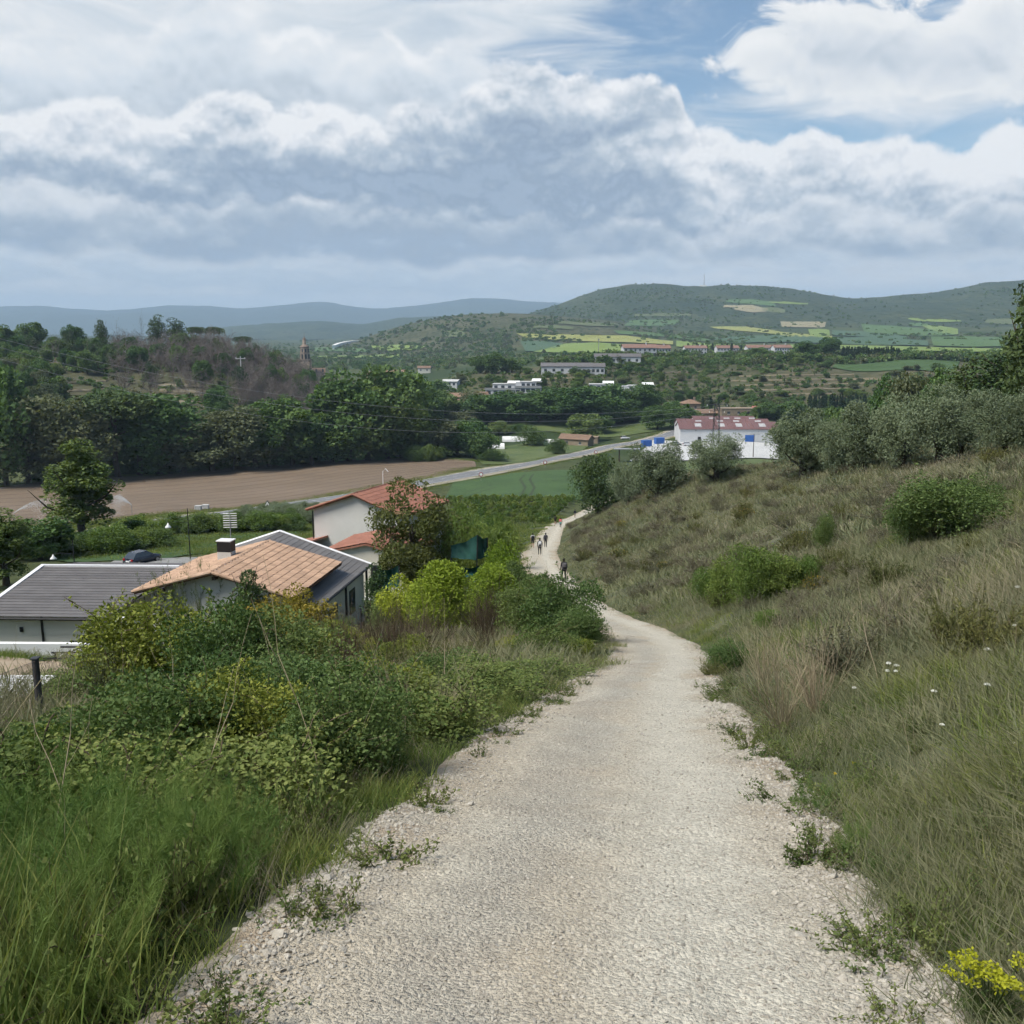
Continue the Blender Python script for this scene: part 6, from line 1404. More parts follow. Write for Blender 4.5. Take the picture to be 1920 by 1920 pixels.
# one curved clay tile course piece: slab with a rounded barrel
def tile_mesh(w, l, mat, edge):
    bm = bmesh.new(); n = 5; ring = []
    for yy in (0, l):
        ring.append([bm.verts.new((w * (-.5 + i / (n - 1)), yy, .055 * math.sin(math.pi * i / (n - 1)) + (.05 if yy == 0 else .0))) for i in range(n)])
    for i in range(n - 1): bm.faces.new((ring[0][i], ring[0][i + 1], ring[1][i + 1], ring[1][i]))
    low = [bm.verts.new((v.co.x, v.co.y, v.co.z - .065)) for v in ring[0]]
    for i in range(n - 1): bm.faces.new((low[i], low[i + 1], ring[0][i + 1], ring[0][i]))
    me = bpy.data.meshes.new('roof_tile'); bm.to_mesh(me); bm.free(); me.materials.append(mat); me.materials.append(edge)
    for p in me.polygons:
        if p.index >= n - 1: p.material_index = 1
    return me
def lay_tiles(parent, eave0, eave1, ridge0, ridge1, nx, ny, mat, edge, name='roof_tile'):
    e0, e1, r0, r1 = map(Vector, (eave0, eave1, ridge0, ridge1)); w = (e1 - e0).length / nx; l = (r0 - e0).length / ny; me = tile_mesh(w * 1.0, l * 1.16, mat, edge)
    X = (e1 - e0).normalized(); Yd = (r0 - e0).normalized(); Z = X.cross(Yd).normalized()
    if Z.z < 0: X = -X; e0, e1, r0, r1 = e1, e0, r1, r0; Z = X.cross(Yd).normalized()
    Mx = Matrix((X, Yd, Z)).transposed().to_4x4(); tilt = Matrix.Rotation(R(2.2), 4, 'X')
    for i in range(nx):
        for j in range(ny):
            o = bpy.data.objects.new(name, me); col.objects.link(o); o.parent = parent
            p = e0 + X * (w * (i + .5)) + Yd * (l * j) + Z * .02
            o.matrix_local = Matrix.Translation(p) @ Mx @ tilt @ Matrix.Rotation(rng.normal() * .012, 4, 'Z')
def boards(parent, eave0, eave1, ridge0, ridge1, n, mat, th=.035, lap=.03, name='roof_board'):
    e0, e1, r0, r1 = map(Vector, (eave0, eave1, ridge0, ridge1))
    nz_ = (e1 - e0).cross(r0 - e0).normalized(); nz_ = nz_ if nz_.z > 0 else -nz_
    for k in range(n):
        a, b = k / n, (k + 1) / n + .25 / n
        MB().slab([lerp3(e0, r0, a) + nz_ * (.05 + lap), lerp3(e1, r1, a) + nz_ * (.05 + lap), lerp3(e1, r1, min(b, 1)) + nz_ * .05, lerp3(e0, r0, min(b, 1)) + nz_ * .05], th).build(name, mat, parent)

# ---- house with orange tiles and grey sheet roof
HA = empty('house', (-16.5, 51.5, -16.0), R(-8)); tag(HA, 'low house with orange tiled gable and grey sheet roof below the track', 'house')
gable_wall([(-4.0, -1.5), (4.0, -1.5), (4.0, 3.52), (0, 4.55), (-4.0, 3.52)], .25, .55).build('gable_wall', M_plaster, HA)
MB().box(-4.0, -3.75, .8, 11.2, -1.5, 3.45).build('side_wall', M_plaster, HA)
MB().box(4.9, 5.1, 2.2, 11.2, -1.5, 2.62).build('side_wall', M_cream, HA)
gable_wall([(-4.6, -1.5), (5.1, -1.5), (5.1, 2.55), (-.7, 4.45), (-4.6, 3.1)], .22, 11.2).build('gable_wall', M_plaster, HA)
gable_wall([(4.0, -1.5), (5.1, -1.5), (5.1, 2.6), (4.0, 2.85)], .2, 2.0).build('gable_wall', M_cream, HA)
MB().slab([(-4.7, -.05, 3.42), (-4.7, 8.2, 3.42), (.0, 8.2, 4.70), (0, -.05, 4.70)], .14).build('roof_deck', M_tiledark, HA)
MB().slab([(4.7, -.05, 3.42), (4.7, 8.2, 3.42), (.0, 8.2, 4.70), (0, -.05, 4.70)], .14).build('roof_deck', M_tiledark, HA)
rt = empty('tiled_roof', (0, 0, 0)); rt.parent = HA
lay_tiles(rt, (4.72, -.05, 3.45), (4.72, 8.2, 3.45), (.06, -.05, 4.72), (.06, 8.2, 4.72), 20, 11, M_tile, M_tiledark)
lay_tiles(rt, (-4.72, 8.2, 3.45), (-4.72, -.05, 3.45), (-.06, 8.2, 4.72), (-.06, -.05, 4.72), 20, 11, M_tile, M_tiledark)
for k in range(18):
    MB().tube([(0, -.1 + k * .46, 4.745), (0, .42 + k * .46, 4.73)], [.115, .10], 8).build('ridge_tile', M_tile, rt)
for sx in (-1, 1):
    for k in range(11):
        a = lerp3((sx * 4.75, -.12, 3.46), (0, -.12, 4.73), k / 11); b = lerp3((sx * 4.75, -.12, 3.46), (0, -.12, 4.73), (k + 1.15) / 11); MB().tube([a, b], [.10, .085], 7).build('verge_tile', M_tile, rt)
for x in (-3.2, -.0, 3.2): MB().box(x - .08, x + .08, .05, .6, 3.55 + (4.0 - abs(x)) * .26 - .35, 3.55 + (4.0 - abs(x)) * .26 - .17).build('rafter_end', M_wood, HA)
gr = empty('sheet_roof', (0, 0, 0)); gr.parent = HA
E0, E1, R0_, R1_ = (5.5, 1.6, 2.50), (5.5, 11.7, 2.50), (-.7, 1.6, 4.52), (-.7, 11.7, 4.52)
boards(gr, E0, E1, R0_, R1_, 17, M_seam, .03, .022, 'roof_panel')
boards(gr, (-5.0, 8.5, 3.05), (-5.0, 11.7, 3.05), (-.7, 8.5, 4.52), (-.7, 11.7, 4.52), 11, M_seam, .03, .022, 'roof_panel')
MB().tube([(5.55, 11.75, 2.56), (-.7, 11.75, 4.62)], .085, 4).build('verge_flashing', M_flash, gr); MB().tube([(-.7, 11.75, 4.62), (-5.05, 11.75, 3.12)], .085, 4).build('verge_flashing', M_flash, gr); MB().tube([(5.58, 1.6, 2.5), (5.58, 11.75, 2.5)], .07, 6).build('gutter', M_black, gr)
for y in (2.6, 6.6, 11.0): MB().box(5.35, 5.47, y, y + .12, -1.5, 2.45).build('post', M_black, HA)
MB().box(5.06, 5.13, 4.2, 5.9, -.8, 1.5).build('door', M_dark, HA); MB().box(5.06, 5.13, 8.2, 9.4, 0, 1.6).build('window', M_glass, HA)
# chimney and aerial
ch = empty('chimney', (-1.2, 4.5, 4.25)); ch.parent = HA
MB().box(-.42, .42, -.35, .35, -.4, .62).build('stack', M_plaster, ch); MB().box(-.42, .42, -.355, .355, .62, 1.25).build('cowl', M_black, ch); MB().box(-.46, .46, -.39, .39, 1.25, 1.31).build('cap', M_flash, ch)
ae = MB(); ae.tube([(0, 0, 1.2), (0, 0, 2.75)], .025, 6); 
aer = empty('aerial', (-1.2, 5.2, 4.3)); aer.parent = HA; ae.build('mast', M_galv, aer)
for k in range(7): MB().tube([(-.42, .0, 1.85 + k * .14), (.42, 0.05, 1.88 + k * .14)], .018, 4).build('bar', M_flash, aer)
# terrace corner: white block, railing and stair
rl = empty('stair_railing', W(250, 1160, 49.5)); tag(rl, 'black metal stair railing between the two house roofs', 'railing')
for k in range(7):
    t_ = k / 6; MB().tube([(-1.4 + 2.9 * t_, .6 * t_, -.35 + 1.05 * t_), (-1.4 + 2.9 * t_, .6 * t_, .30 + 1.25 * t_)], .022, 5).build('baluster', M_black, rl)
MB().tube([(-1.45, 0, .30), (1.55, .6, 1.58)], .03, 5).build('handrail', M_black, rl); MB().tube([(-1.45, 0, -.30), (1.55, .6, .72)], .025, 5).build('bottom_rail', M_black, rl)
wb = W(237, 1184, 47.5); m_ = MB().box(-.6, .6, 0, .5, -2.5, .55); m_.box(-.66, .66, -.06, .56, .55, .62); o = m_.build('terrace_pier', M_white); o.location = wb; tag(o, 'white square pier at the foot of the stair railing', 'pier')

# ---- long grey-roofed wing
WG = empty('garage_wing', (-24.95, 50.2, -17.0), R(-2)); tag(WG, 'long wing with grey boarded roof and cream wall at the left', 'house')
MB().box(-4.1, 2.95, .5, 7.4, -1.0, 3.42).build('wall', M_cream, WG)
wr = empty('boarded_roof', (0, 0, 0)); wr.parent = WG
boards(wr, (-4.25, .0, 3.50), (3.05, 0, 3.50), (-4.25, 7.6, 4.45), (4.35, 7.6, 4.45), 19, M_slate, .035, .035)
boards(wr, (3.6, 12.0, 3.6), (-4.25, 12.0, 3.6), (4.2, 7.6, 4.45), (-4.25, 7.6, 4.45), 6, M_slate, .035, .035)
MB().box(-4.25, 4.2, 7.5, 7.7, 4.48, 4.60).build('ridge_flashing', M_flash, wr)
MB().slab([(-4.47, -.05, 3.58), (-4.22, -.05, 3.58), (-4.22, 7.7, 4.60), (-4.47, 7.7, 4.60)], .16).build('verge_flashing', M_flash, wr); MB().tube([(-4.4, -.08, 3.46), (3.1, -.08, 3.46)], .08, 6).build('gutter', M_black, wr)
for x in (-.85, 2.9): MB().box(x, x + .10, .42, .498, -.8, 3.4).build('downpipe', M_black, WG)
MB().box(1.25, 2.0, .45, .502, 1.0, 2.3).build('window', M_dark, WG); MB().box(-2.05, -1.88, .41, .5, 2.55, 2.82).build('wall_lamp', M_black, WG)
pw = MB(); a = W(-120, 1206, 43.2); b = W(166, 1208, 43.6); q = [Vector(a), Vector(b)]; d = (q[1] - q[0]); pw.add([q[0], q[1], q[1] + Vector((0, .3, 0)), q[0] + Vector((0, .3, 0)), q[0] - Vector((0, 0, 1.6)), q[1] - Vector((0, 0, 1.6)), q[1] + Vector((0, .3, -1.6)), q[0] + Vector((0, .3, -1.6))], [(0, 1, 2, 3), (0, 4, 5, 1), (1, 5, 6, 2), (3, 2, 6, 7), (0, 3, 7, 4)])
tag(pw.build('garden_wall', M_white), 'low white garden wall in front of the cream wing', 'wall')
# pergola of black bars
pg = empty('pergola', W(150, 1236, 40)); tag(pg, 'black metal pergola frame beside the white garden wall', 'pergola')
for k in range(5): MB().box(-1.15 + .28 * k - .5, .85 - .12 * k + .3, -.02 + .3 * k, .05 + .3 * k, .0 + .16 * k, .06 + .16 * k).build('bar', M_black, pg)
for x, y, z in ((-1.1, 0, .0), (.6, .9, .55)): MB().box(x, x + .07, y, y + .07, -1.6, z + .3).build('post', M_black, pg)
MB().tube([(-1.0, 0, .0), (.6, 1.2, .72)], .03, 5).build('brace', M_black, pg)
# deck boards at the left edge
dk = empty('slatted_deck', hit(15, 1300)); tag(dk, 'pale slatted pallet lying in the sandy yard', 'pallet')
for k in range(9): MB().box(-1.2, .8, -.6 + k * .17, -.5 + k * .17, .12, .16).build('slat', M_white, dk)
MB().box(-1.2, -1.1, -.6, .9, 0, .118).build('bearer', M_wood, dk); MB().box(.7, .8, -.6, .9, 0, .118).build('bearer', M_wood, dk)

# ---- two-storey house with red roof, its lean-to and annex
HB = empty('red_roofed_house', (-14.4, 86, -21.0), R(-23)); tag(HB, 'two-storey grey-walled house with red tiled gable roof', 'house')
gable_wall([(-4.6, -1), (4.6, -1), (4.6, 6.65), (0, 8.15), (-4.6, 6.65)], .3, .4).build('gable_wall', M_plaster, HB)
MB().box(-4.6, -4.3, .7, 9.0, -1, 6.6).build('side_wall', M_plaster, HB); MB().box(4.3, 4.6, .7, 9.0, -1, 6.6).build('side_wall', M_plaster, HB)
for sx in (-1, 1): MB().slab([(sx * 5.1, 0, 6.55), (sx * 5.1, 9.2, 6.55), (0, 9.2, 8.28), (0, 0, 8.28)], .14).build('roof_deck', M_redtile, HB)
rt = empty('tiled_roof', (0, 0, 0)); rt.parent = HB
lay_tiles(rt, (5.12, 0, 6.58), (5.12, 9.2, 6.58), (.05, 0, 8.30), (.05, 9.2, 8.30), 15, 9, M_redtile, M_tiledark); lay_tiles(rt, (-5.12, 9.2, 6.58), (-5.12, 0, 6.58), (-.05, 9.2, 8.30), (-.05, 0, 8.30), 15, 6, M_redtile, M_tiledark)
for sx in (-1, 1): MB().tube([(sx * 5.15, -.05, 6.56), (0, -.05, 8.34)], .11, 6).build('verge_tile', M_redtile, rt)
MB().tube([(0, -.05, 8.36), (0, 9.25, 8.36)], .11, 6).build('ridge_tile', M_redtile, rt)
MB().box(1.7, 2.9, .34, .41, 1.6, 3.8).build('shutter', M_dark, HB); MB().box(3.1, 3.25, .32, .42, 1.5, 3.9).build('shutter', M_wood, HB); MB().tube([(-4.68, .35, 6.4), (-4.68, .35, 0)], .06, 5).build('downpipe', M_black, HB)
for x in (-3.0, -1.4): MB().box(x, x + .25, .37, .41, 2.0, 2.25).build('vent', M_white, HB)
MB().tube([(-.4, 6, 8.3), (-.4, 6, 9.6), (-.1, 6, 9.9), (.2, 6, 9.6)], .04, 5).build('flue', M_flash, HB)
LT = empty('lean_to', (-19.6, 85.0, -21.0), R(-23)); tag(LT, 'low lean-to with red roof edge left of the two-storey house', 'lean-to')
MB().box(-2.6, 1.2, .3, 5, -1, 3.1).build('wall', M_plaster, LT); MB().slab([(-3.0, 0, 3.05), (1.3, 0, 4.2), (1.3, 5.4, 4.2), (-3.0, 5.4, 3.05)], .16).build('roof', M_redtile, LT); MB().tube([(-3.05, -.05, 3.06), (1.3, -.05, 4.22)], .13, 6).build('verge_tile', M_tiledark, LT)
AN = empty('annex', (-11.2, 72, -18.2), R(-14)); tag(AN, 'low white annex with shallow red roof in front of the red-roofed house', 'annex')
gable_wall([(-3.1, -1), (3.3, -1), (3.3, 3.15), (0, 3.85), (-3.1, 3.2)], .25, .3).build('gable_wall', M_cream, AN); MB().box(-3.1, -2.85, .55, 6, -1, 3.15).build('side_wall', M_cream, AN)
for sx in (-1, 1): MB().slab([(sx * 3.6, 0, 3.18), (sx * 3.6, 6.4, 3.18), (0, 6.4, 4.02), (0, 0, 4.02)], .14).build('roof_deck', M_redtile, AN)
rt = empty('tiled_roof', (0, 0, 0)); rt.parent = AN
lay_tiles(rt, (3.6, 0, 3.2), (3.6, 6.4, 3.2), (.05, 0, 4.04), (.05, 6.4, 4.04), 11, 7, M_redtile, M_tiledark); lay_tiles(rt, (-3.6, 6.4, 3.2), (-3.6, 0, 3.2), (-.05, 6.4, 4.04), (-.05, 0, 4.04), 11, 7, M_redtile, M_tiledark)
MB().box(.25, 1.4, .24, .31, 0, 2.3).build('door', M_dark, AN)
# green shade nets
def net(pts, Y0, label, sag=.25):
    P0 = [np.array(W(px, py, Y)) for px, py, Y in pts]; nu, nv = 14, 8; A_, B_, C_, D_ = P0
    V = []
    for i in range(nu):
        for j in range(nv):
            u, v = i / (nu - 1), j / (nv - 1); p = (A_ * (1 - u) + B_ * u) * (1 - v) + (D_ * (1 - u) + C_ * u) * v
            V.append(p + np.array((0, sag * math.sin(math.pi * u) * math.sin(math.pi * v) + .10 * math.sin(u * 11 + v * 5), -.15 * math.sin(math.pi * u) * v)))
    o = empty('shade_net', P0[0]); tag(o, label, 'net'); V = np.array(V) - P0[0]
    mk('net_sheet', V, grid_faces(nu, nv), M_net, o, True)
    for p, q_ in ((P0[3], P0[0]), (P0[2], P0[1])): MB().tube([Vector(p - P0[0]), Vector(q_ - P0[0] - np.array((0, 0, 1.4)))], .04, 5).build('pole', M_black, o)
net(((846, 1046, 66), (893, 1050, 66), (895, 1003, 66), (846, 1022, 67)), 66, 'green shade net, raised left sheet beside the brown tree'); net(((893, 1050, 66), (914, 1044, 67), (914, 1008, 67), (896, 1003, 66)), 66, 'green shade net, narrow raised sheet at the right')
net(((862, 1086, 60), (905, 1074, 60), (904, 1058, 60), (862, 1064, 60)), 60, 'green shade net, low sheet behind the thujas'); net(((700, 1108, 57), (748, 1100, 57), (748, 1060, 57), (706, 1068, 57)), 57, 'green shade net, dark sheet right of the grey roof')
# yard clutter: bin and covered things
o = empty('rubbish_bin', hit(664, 1150)); tag(o, 'dark rubbish bin with a red lid beside the house corner', 'bin'); MB().box(-.3, .3, -.3, .3, 0, .95).build('bin_body', M_black, o); MB().box(-.33, .33, -.33, .33, .95, 1.02).build('lid', pmat('red_plastic', [(.4, .04, .03), (.5, .06, .04)], scale=2), o)
o = empty('garden_table', hit(700, 1140)); tag(o, 'pale garden table in the yard behind the golden bush', 'table'); MB().box(-.8, .8, -.4, .4, .68, .74).build('table_top', M_white, o)
for x in (-.7, .7):
    for y in (-.32, .32): MB().box(x - .03, x + .03, y - .03, y + .03, 0, .68).build('leg', M_black, o)

# ---- fence down the slope
M_postm = pmat('dark_steel_post', [(.035, .038, .042), (.06, .062, .066)], scale=6, rough=.55)
M_rust = pmat('rusty_wire', [(.07, .055, .045), (.12, .10, .085)], scale=6)
fpost = []
def fence_post(p, top, label, r_=.045):
    o = MB().tube([(0, 0, -.4), (0, 0, top)], r_, 8).box(-r_ * 1.05, r_ * 1.05, -r_ * 1.05, r_ * 1.05, top, top + .02).build('fence_post', M_postm); o.location = p; tag(o, label, 'fence post', 'fence posts'); fpost.append((Vector(p), top)); return o
pA = W(80, 1385, 14.2); pA[2] = float(h(pA[0], pA[1])); zt = W(80, 1235, 14.2)[2]; fence_post(pA, zt - pA[2], 'dark steel fence post at the left, the nearest one', .055)
p0 = Vector(pA); tp = zt - pA[2]
def fp_at(px, Y, pt, lab):
    x = AT(px, Y, float(PZ(Y)) - 1)[0]; z = float(h(x, Y)); return fence_post((x, Y, z), W(px, pt, Y)[2] - z, lab)
fp_at(-60, 9.6, 1290, 'dark steel fence post just outside the left edge'); fp_at(250, 22, 1215, 'dark fence post inside the yellow-green bush'); fp_at(440, 31, 1185, 'dark fence post below the golden sprays'); fp_at(677, 43, 1140, 'fence post beside the house corner'); fp_at(770, 47, 1138, 'fence post in front of the golden thujas')
order = [fpost[1], fpost[0]] + fpost[2:]
for (pa, ta), (pb, tb) in zip(order[:-1], order[1:]):
    fm = MB(); L = (Vector((pb.x, pb.y, 0)) - Vector((pa.x, pa.y, 0))).length; ht = min(ta, tb, 1.25) if L < 9 else 1.2
    n_d = max(10, int(L / (.09 if pa.y < 13 else .22)))
    A0, B0 = Vector((pa.x, pa.y, pa.z + max(ta - 1.25, .05))), Vector((pb.x, pb.y, pb.z + max(tb - 1.25, .05))); A1, B1 = pa + Vector((0, 0, ta - .04)), pb + Vector((0, 0, tb - .04)); k = int(round(n_d * 1.25 / L))
    for i in range(-k, n_d):
        for sgn in (0, 1):
            u0, u1 = i / n_d, (i + k) / n_d; v0, v1 = 0., 1.
            if u0 < 0: v0 = -u0 / (u1 - u0); u0 = 0
            if u1 > 1: v1 = (1 - u0) / ((i + k) / n_d - u0) * (1 - v0) + v0 if u1 > u0 else 1; u1 = 1
            if sgn: v0, v1 = 1 - v0, 1 - v1
            pt = lambda u, v: A0.lerp(B0, u).lerp(A1.lerp(B1, u), v)
            fm.tube([pt(u0, v0), pt(u1, v1)], .0018 if pa.y < 13 else .0024, 3, False)
    for v in (0., 1.): fm.tube([A0.lerp(A1, v), B0.lerp(B1, v)], .004, 3, False)
    o = fm.build('chain_link_fence', M_rust); tag(o, ('sagging chain-link mesh at the left edge before the sandy yard', 'chain-link mesh running into the yellow-green bush', 'chain-link mesh hidden in the dark bushes', 'chain-link mesh below the golden sprays', 'chain-link mesh between the house corner and the thujas')[[id(x) for x in order].index(id(order[[q[0] for q in order].index(pa)]))], 'fence')
# ------------------------------------------------------------------ cars
M_tyre = pmat('tyre_rubber', [(.012, .012, .012), (.02, .02, .02)], scale=6); M_rim = pmat('alloy_rim', [(.3, .3, .31), (.4, .4, .41)], scale=3, rough=.35, metal=.8); M_tail = pmat('red_lamp_glass', [(.25, .01, .01), (.35, .02, .02)], scale=3, rough=.2); M_head = pmat('clear_lamp_glass', [(.6, .62, .64), (.7, .72, .74)], scale=3, rough=.15)
def car(p, rz, paint, label, detail=True, sc=1.0):
    root = empty('parked_car', p, rz, sc); tag(root, label, 'car')
    # body by lofting half-width sections along the length (x forward)
    secs = [(-2.05, .45, .62, .80), (-2.0, .28, .70, .86), (-1.55, .22, .92, .90), (-.6, .20, .95, .90), (.5, .20, .93, .90), (1.3, .20, .86, .89), (1.85, .26, .74, .84), (2.08, .40, .60, .70)]
    V, Fs = [], []
    for x, zb, zt, hw in secs: V += [(x, -hw * .9, zb), (x, -hw, (zb + zt) / 2), (x, -hw * .93, zt), (x, hw * .93, zt), (x, hw, (zb + zt) / 2), (x, hw * .9, zb)]
    for i in range(len(secs) - 1):
        for k in range(6): Fs.append((i * 6 + k, i * 6 + (k + 1) % 6, (i + 1) * 6 + (k + 1) % 6, (i + 1) * 6 + k))
    Fs += [tuple(range(6))[::-1], tuple(range(len(V) - 6, len(V)))]
    body = mk('body', V, Fs, paint, root, True)
    cab = [(-1.95, .86, .80), (-1.35, 1.42, .62), (.15, 1.46, .63), (1.05, .90, .80)]
    V = [(x, s_ * w, z) for x, z, w in cab for s_ in (-1, 1)]; mk('roof', [(-1.3, -.6, 1.43), (-1.3, .6, 1.43), (.12, -.61, 1.475), (.12, .61, 1.475), (-1.38, -.64, 1.38), (-1.38, .64, 1.38), (.2, -.65, 1.42), (.2, .65, 1.42)], [(0, 2, 3, 1), (4, 0, 1, 5), (4, 6, 2, 0), (1, 3, 7, 5), (2, 6, 7, 3)], paint, root)
    mk('window', [V[0], V[1], V[3], V[2]], [(0, 1, 2, 3)], M_glass, root); mk('window', [V[4], V[5], V[7], V[6]], [(0, 1, 2, 3)], M_glass, root)
    for s_ in (0, 1): mk('window', [V[0 + s_], V[2 + s_], V[4 + s_], V[6 + s_]], [(0, 1, 2, 3)], M_glass, root)
    for x in (-1.32, 1.28):
        for s_ in (-1, 1):
            w = empty('wheel', (x, s_ * .82, .31)); w.parent = root; w.rotation_euler = (math.pi / 2, 0, 0)
            MB().lathe([(.2, -.11), (.31, -.10), (.325, 0), (.31, .10), (.2, .11)], 16).build('tyre', M_tyre, w, True); MB().lathe([(.03, -.12), (.2, -.115), (.2, .115), (.03, .12)], 12).build('rim', M_rim, w)
    for s_ in (-1, 1): MB().box(-2.08, -1.98, s_ * .62 - .14, s_ * .62 + .14, .66, .86).build('tail_light', M_tail, root); MB().box(1.95, 2.06, s_ * .58 - .13, s_ * .58 + .13, .56, .68).build('headlight', M_head, root)
    MB().box(-2.1, -2.0, -.26, .26, .52, .64).build('number_plate', M_white, root); MB().box(-2.09, -1.9, -.8, .8, .34, .48).build('bumper', M_black, root)
    for s_ in (-1, 1): MB().box(.72, .88, s_ * .95 - .08, s_ * .95 + .08, .92, 1.04).build('mirror', paint, root)
    return root
M_pblue = pmat('dark_blue_paint', [(.018, .022, .035), (.028, .034, .05)], scale=1, rough=.25, spec=.6); M_pwhite = pmat('white_car_paint', [(.62, .63, .64), (.68, .69, .7)], scale=1, rough=.25, spec=.6); M_psil = pmat('silver_car_paint', [(.30, .31, .32), (.36, .37, .38)], scale=1, rough=.3, metal=.4)
car(hit(268, 1057) + np.array((0, 0, .1)), R(62), M_pblue, 'dark blue hatchback parked on the drive behind the grey roof')
car(hit(1172, 824) + np.array((0, 0, .1)), R(8), M_pwhite, 'white car parked on the verge beside the road'); car(hit(1268, 836) + np.array((0, 0, .3)), R(10), M_psil, 'dark silver car at the corner of the warehouse'); car(hit(1290, 837) + np.array((0, 0, .3)), R(4), M_pwhite, 'white car in front of the warehouse wall')

# ------------------------------------------------------------------ warehouse with three roofs
x0 = W(1275, 830, 395)[0]; WH = empty('warehouse', (x0, 395, -42.4), R(-1.5)); tag(WH, 'white warehouse with three maroon ridged roofs in the valley', 'warehouse')
Lw = 40.0; bay = 14.0; wh = 5.4
for k, (a, b) in enumerate(((0, Lw), (1.5, Lw), (10.5, Lw - 3))):
    y0 = k * bay
    n = 5 if k == 0 else 1
    for i in range(n): MB().box(a + (b - a) * i / n + (.06 if i else 0), a + (b - a) * (i + 1) / n, y0 + .2, y0 + .45, -1, wh - .05).build('wall_panel', M_wwall, WH)
    for xe in (a, b - .25): gable_wall([(y0 + .46, -1), (y0 + bay - .2, -1), (y0 + bay - .2, wh - .1), (y0 + bay / 2, wh + 2.3), (y0 + .46, wh - .1)], .25, 0).build('end_wall', M_wwall, WH).matrix_local = Matrix(((0, 1, 0, xe), (1, 0, 0, 0), (0, 0, 1, 0), (0, 0, 0, 1)))
    n = 20
    for i in range(n):
        xa, xb = a - .4 + (b - a + .8) * i / n, a - .4 + (b - a + .8) * (i + 1) / n - .05
        MB().slab([(xa, y0 - .3, wh), (xb, y0 - .3, wh), (xb, y0 + bay / 2, wh + 2.5), (xa, y0 + bay / 2, wh + 2.5)], .12).build('roof_sheet', M_wroof, WH); MB().slab([(xa, y0 + bay - .05, wh), (xb, y0 + bay - .05, wh), (xb, y0 + bay / 2 + .02, wh + 2.5), (xa, y0 + bay / 2 + .02, wh + 2.5)], .12).build('roof_sheet', M_wroof, WH)
    for f_ in (.16, .40, .58, .82)[: (4 if k else 4)]:
        xs = a + (b - a) * f_ + (k * 1.3); t0, t1 = (.35, .75)
        for tt in ((.30, .72),): MB().slab([(xs, y0 + bay / 2 * tt[0], wh + 2.5 * tt[0] + .12), (xs + 2.6, y0 + bay / 2 * tt[0], wh + 2.5 * tt[0] + .12), (xs + 2.6, y0 + bay / 2 * tt[1], wh + 2.5 * tt[1] + .12), (xs, y0 + bay / 2 * tt[1], wh + 2.5 * tt[1] + .12)], .06).build('rooflight', M_sky_l, WH)
MB().box(26.6, 30.4, .12, .24, .2, 3.0).build('door', M_blue, WH); MB().box(7.2, 8.5, .10, .24, .3, 2.2).build('door', M_dark, WH)
for x in (6.2, 12.5): MB().box(x, x + .3, -.05, .22, 4.6, 4.9).build('wall_lamp', M_black, WH)
# yard lamp with a T head
p = hit(1412, 858); o = empty('yard_lamp', p); tag(o, 'tall T-shaped lamp post on the concrete yard', 'lamp post'); MB().tube([(0, 0, 0), (0, 0, 8.3)], [.16, .09], 8).build('pole', M_wood, o); MB().box(-1.6, 2.6, -.1, .1, 8.2, 8.36).build('arm', M_galv, o); MB().box(-1.0, 1.0, -1.0, 1.0, 0, .12).build('base_plate', M_black, o)
for x in (-1.5, 2.4): MB().box(x - .3, x + .3, -.15, .15, 8.05, 8.19).build('lamp_head', M_white, o)
for px, py, lab in ((1212, 838, 'blue container beside the road, left one'), (1236, 833, 'blue container beside the road, right one')):
    p = hit(px, py); o = empty('blue_container', p); o.rotation_euler = (0, 0, R(18)); tag(o, lab, 'container', 'blue containers'); MB().box(-1.9, 1.9, -1, 1, .15, 2.7).build('container_body', M_blue, o)
    for k in range(7): MB().box(-1.75 + k * .55, -1.6 + k * .55, -1.04, -1.0, .25, 2.6).build('rib', M_blue, o)
p = hit(1175, 866); o = empty('roadside_shelter', p); tag(o, 'small flat-roofed roadside shelter left of the olive trees', 'shelter')
for x in (-2.5, 2.5):
    for y in (-1, 1): MB().box(x - .1, x + .1, y - .1, y + .1, 0, 4.2).build('post', M_wood, o)
MB().box(-4.4, 4.4, -1.5, 1.5, 4.2, 4.45).build('roof', M_galv, o)

# ------------------------------------------------------------------ lattice pylon, poles and wires
def lattice(p, ht, w0, w1, label):
    o = empty('lattice_pylon', p); tag(o, label, 'pylon'); n = 7
    cr = lambda k, i: Vector(((1 if i in (1, 2) else -1) * (w0 + (w1 - w0) * k / n) / 2, (1 if i > 1 else -1) * (w0 + (w1 - w0) * k / n) / 2, ht * k / n))
    for i in range(4): MB().tube([cr(0, i), cr(n, i)], .085, 4).build('leg', M_postm, o)
    for k in range(n):
        for i in range(4):
            j = (i + 1) % 4; MB().tube([cr(k, i), cr(k + 1, j)], .045, 4).tube([cr(k, j), cr(k + 1, i)], .045, 4).build('cross_brace', M_postm, o)
    for z, L in ((ht - .2, 3.2), (ht - 2.2, 2.4)): MB().tube([(-L, 0, z), (L, 0, z)], .08, 4).build('crossarm', M_postm, o); 
    for z, L in ((ht - .2, 3.1), (ht - 2.2, 2.3)):
        for s_ in (-1, 1): MB().lathe([(.03, -.6), (.12, -.5), (.05, -.42), (.12, -.34), (.05, -.26), (.12, -.18), (.03, 0)], 8, s_ * L, 0).build('insulator', M_white, o).location.z = z
    return o
pp = np.array(AT(1340, 300, -40.5)); pp[2] = float(h(pp[0], 300)); topz = W(1340, 757, 300)[2]
lattice(pp, topz - pp[2], 2.4, 1.4, 'dark steel lattice pylon in front of the warehouse')
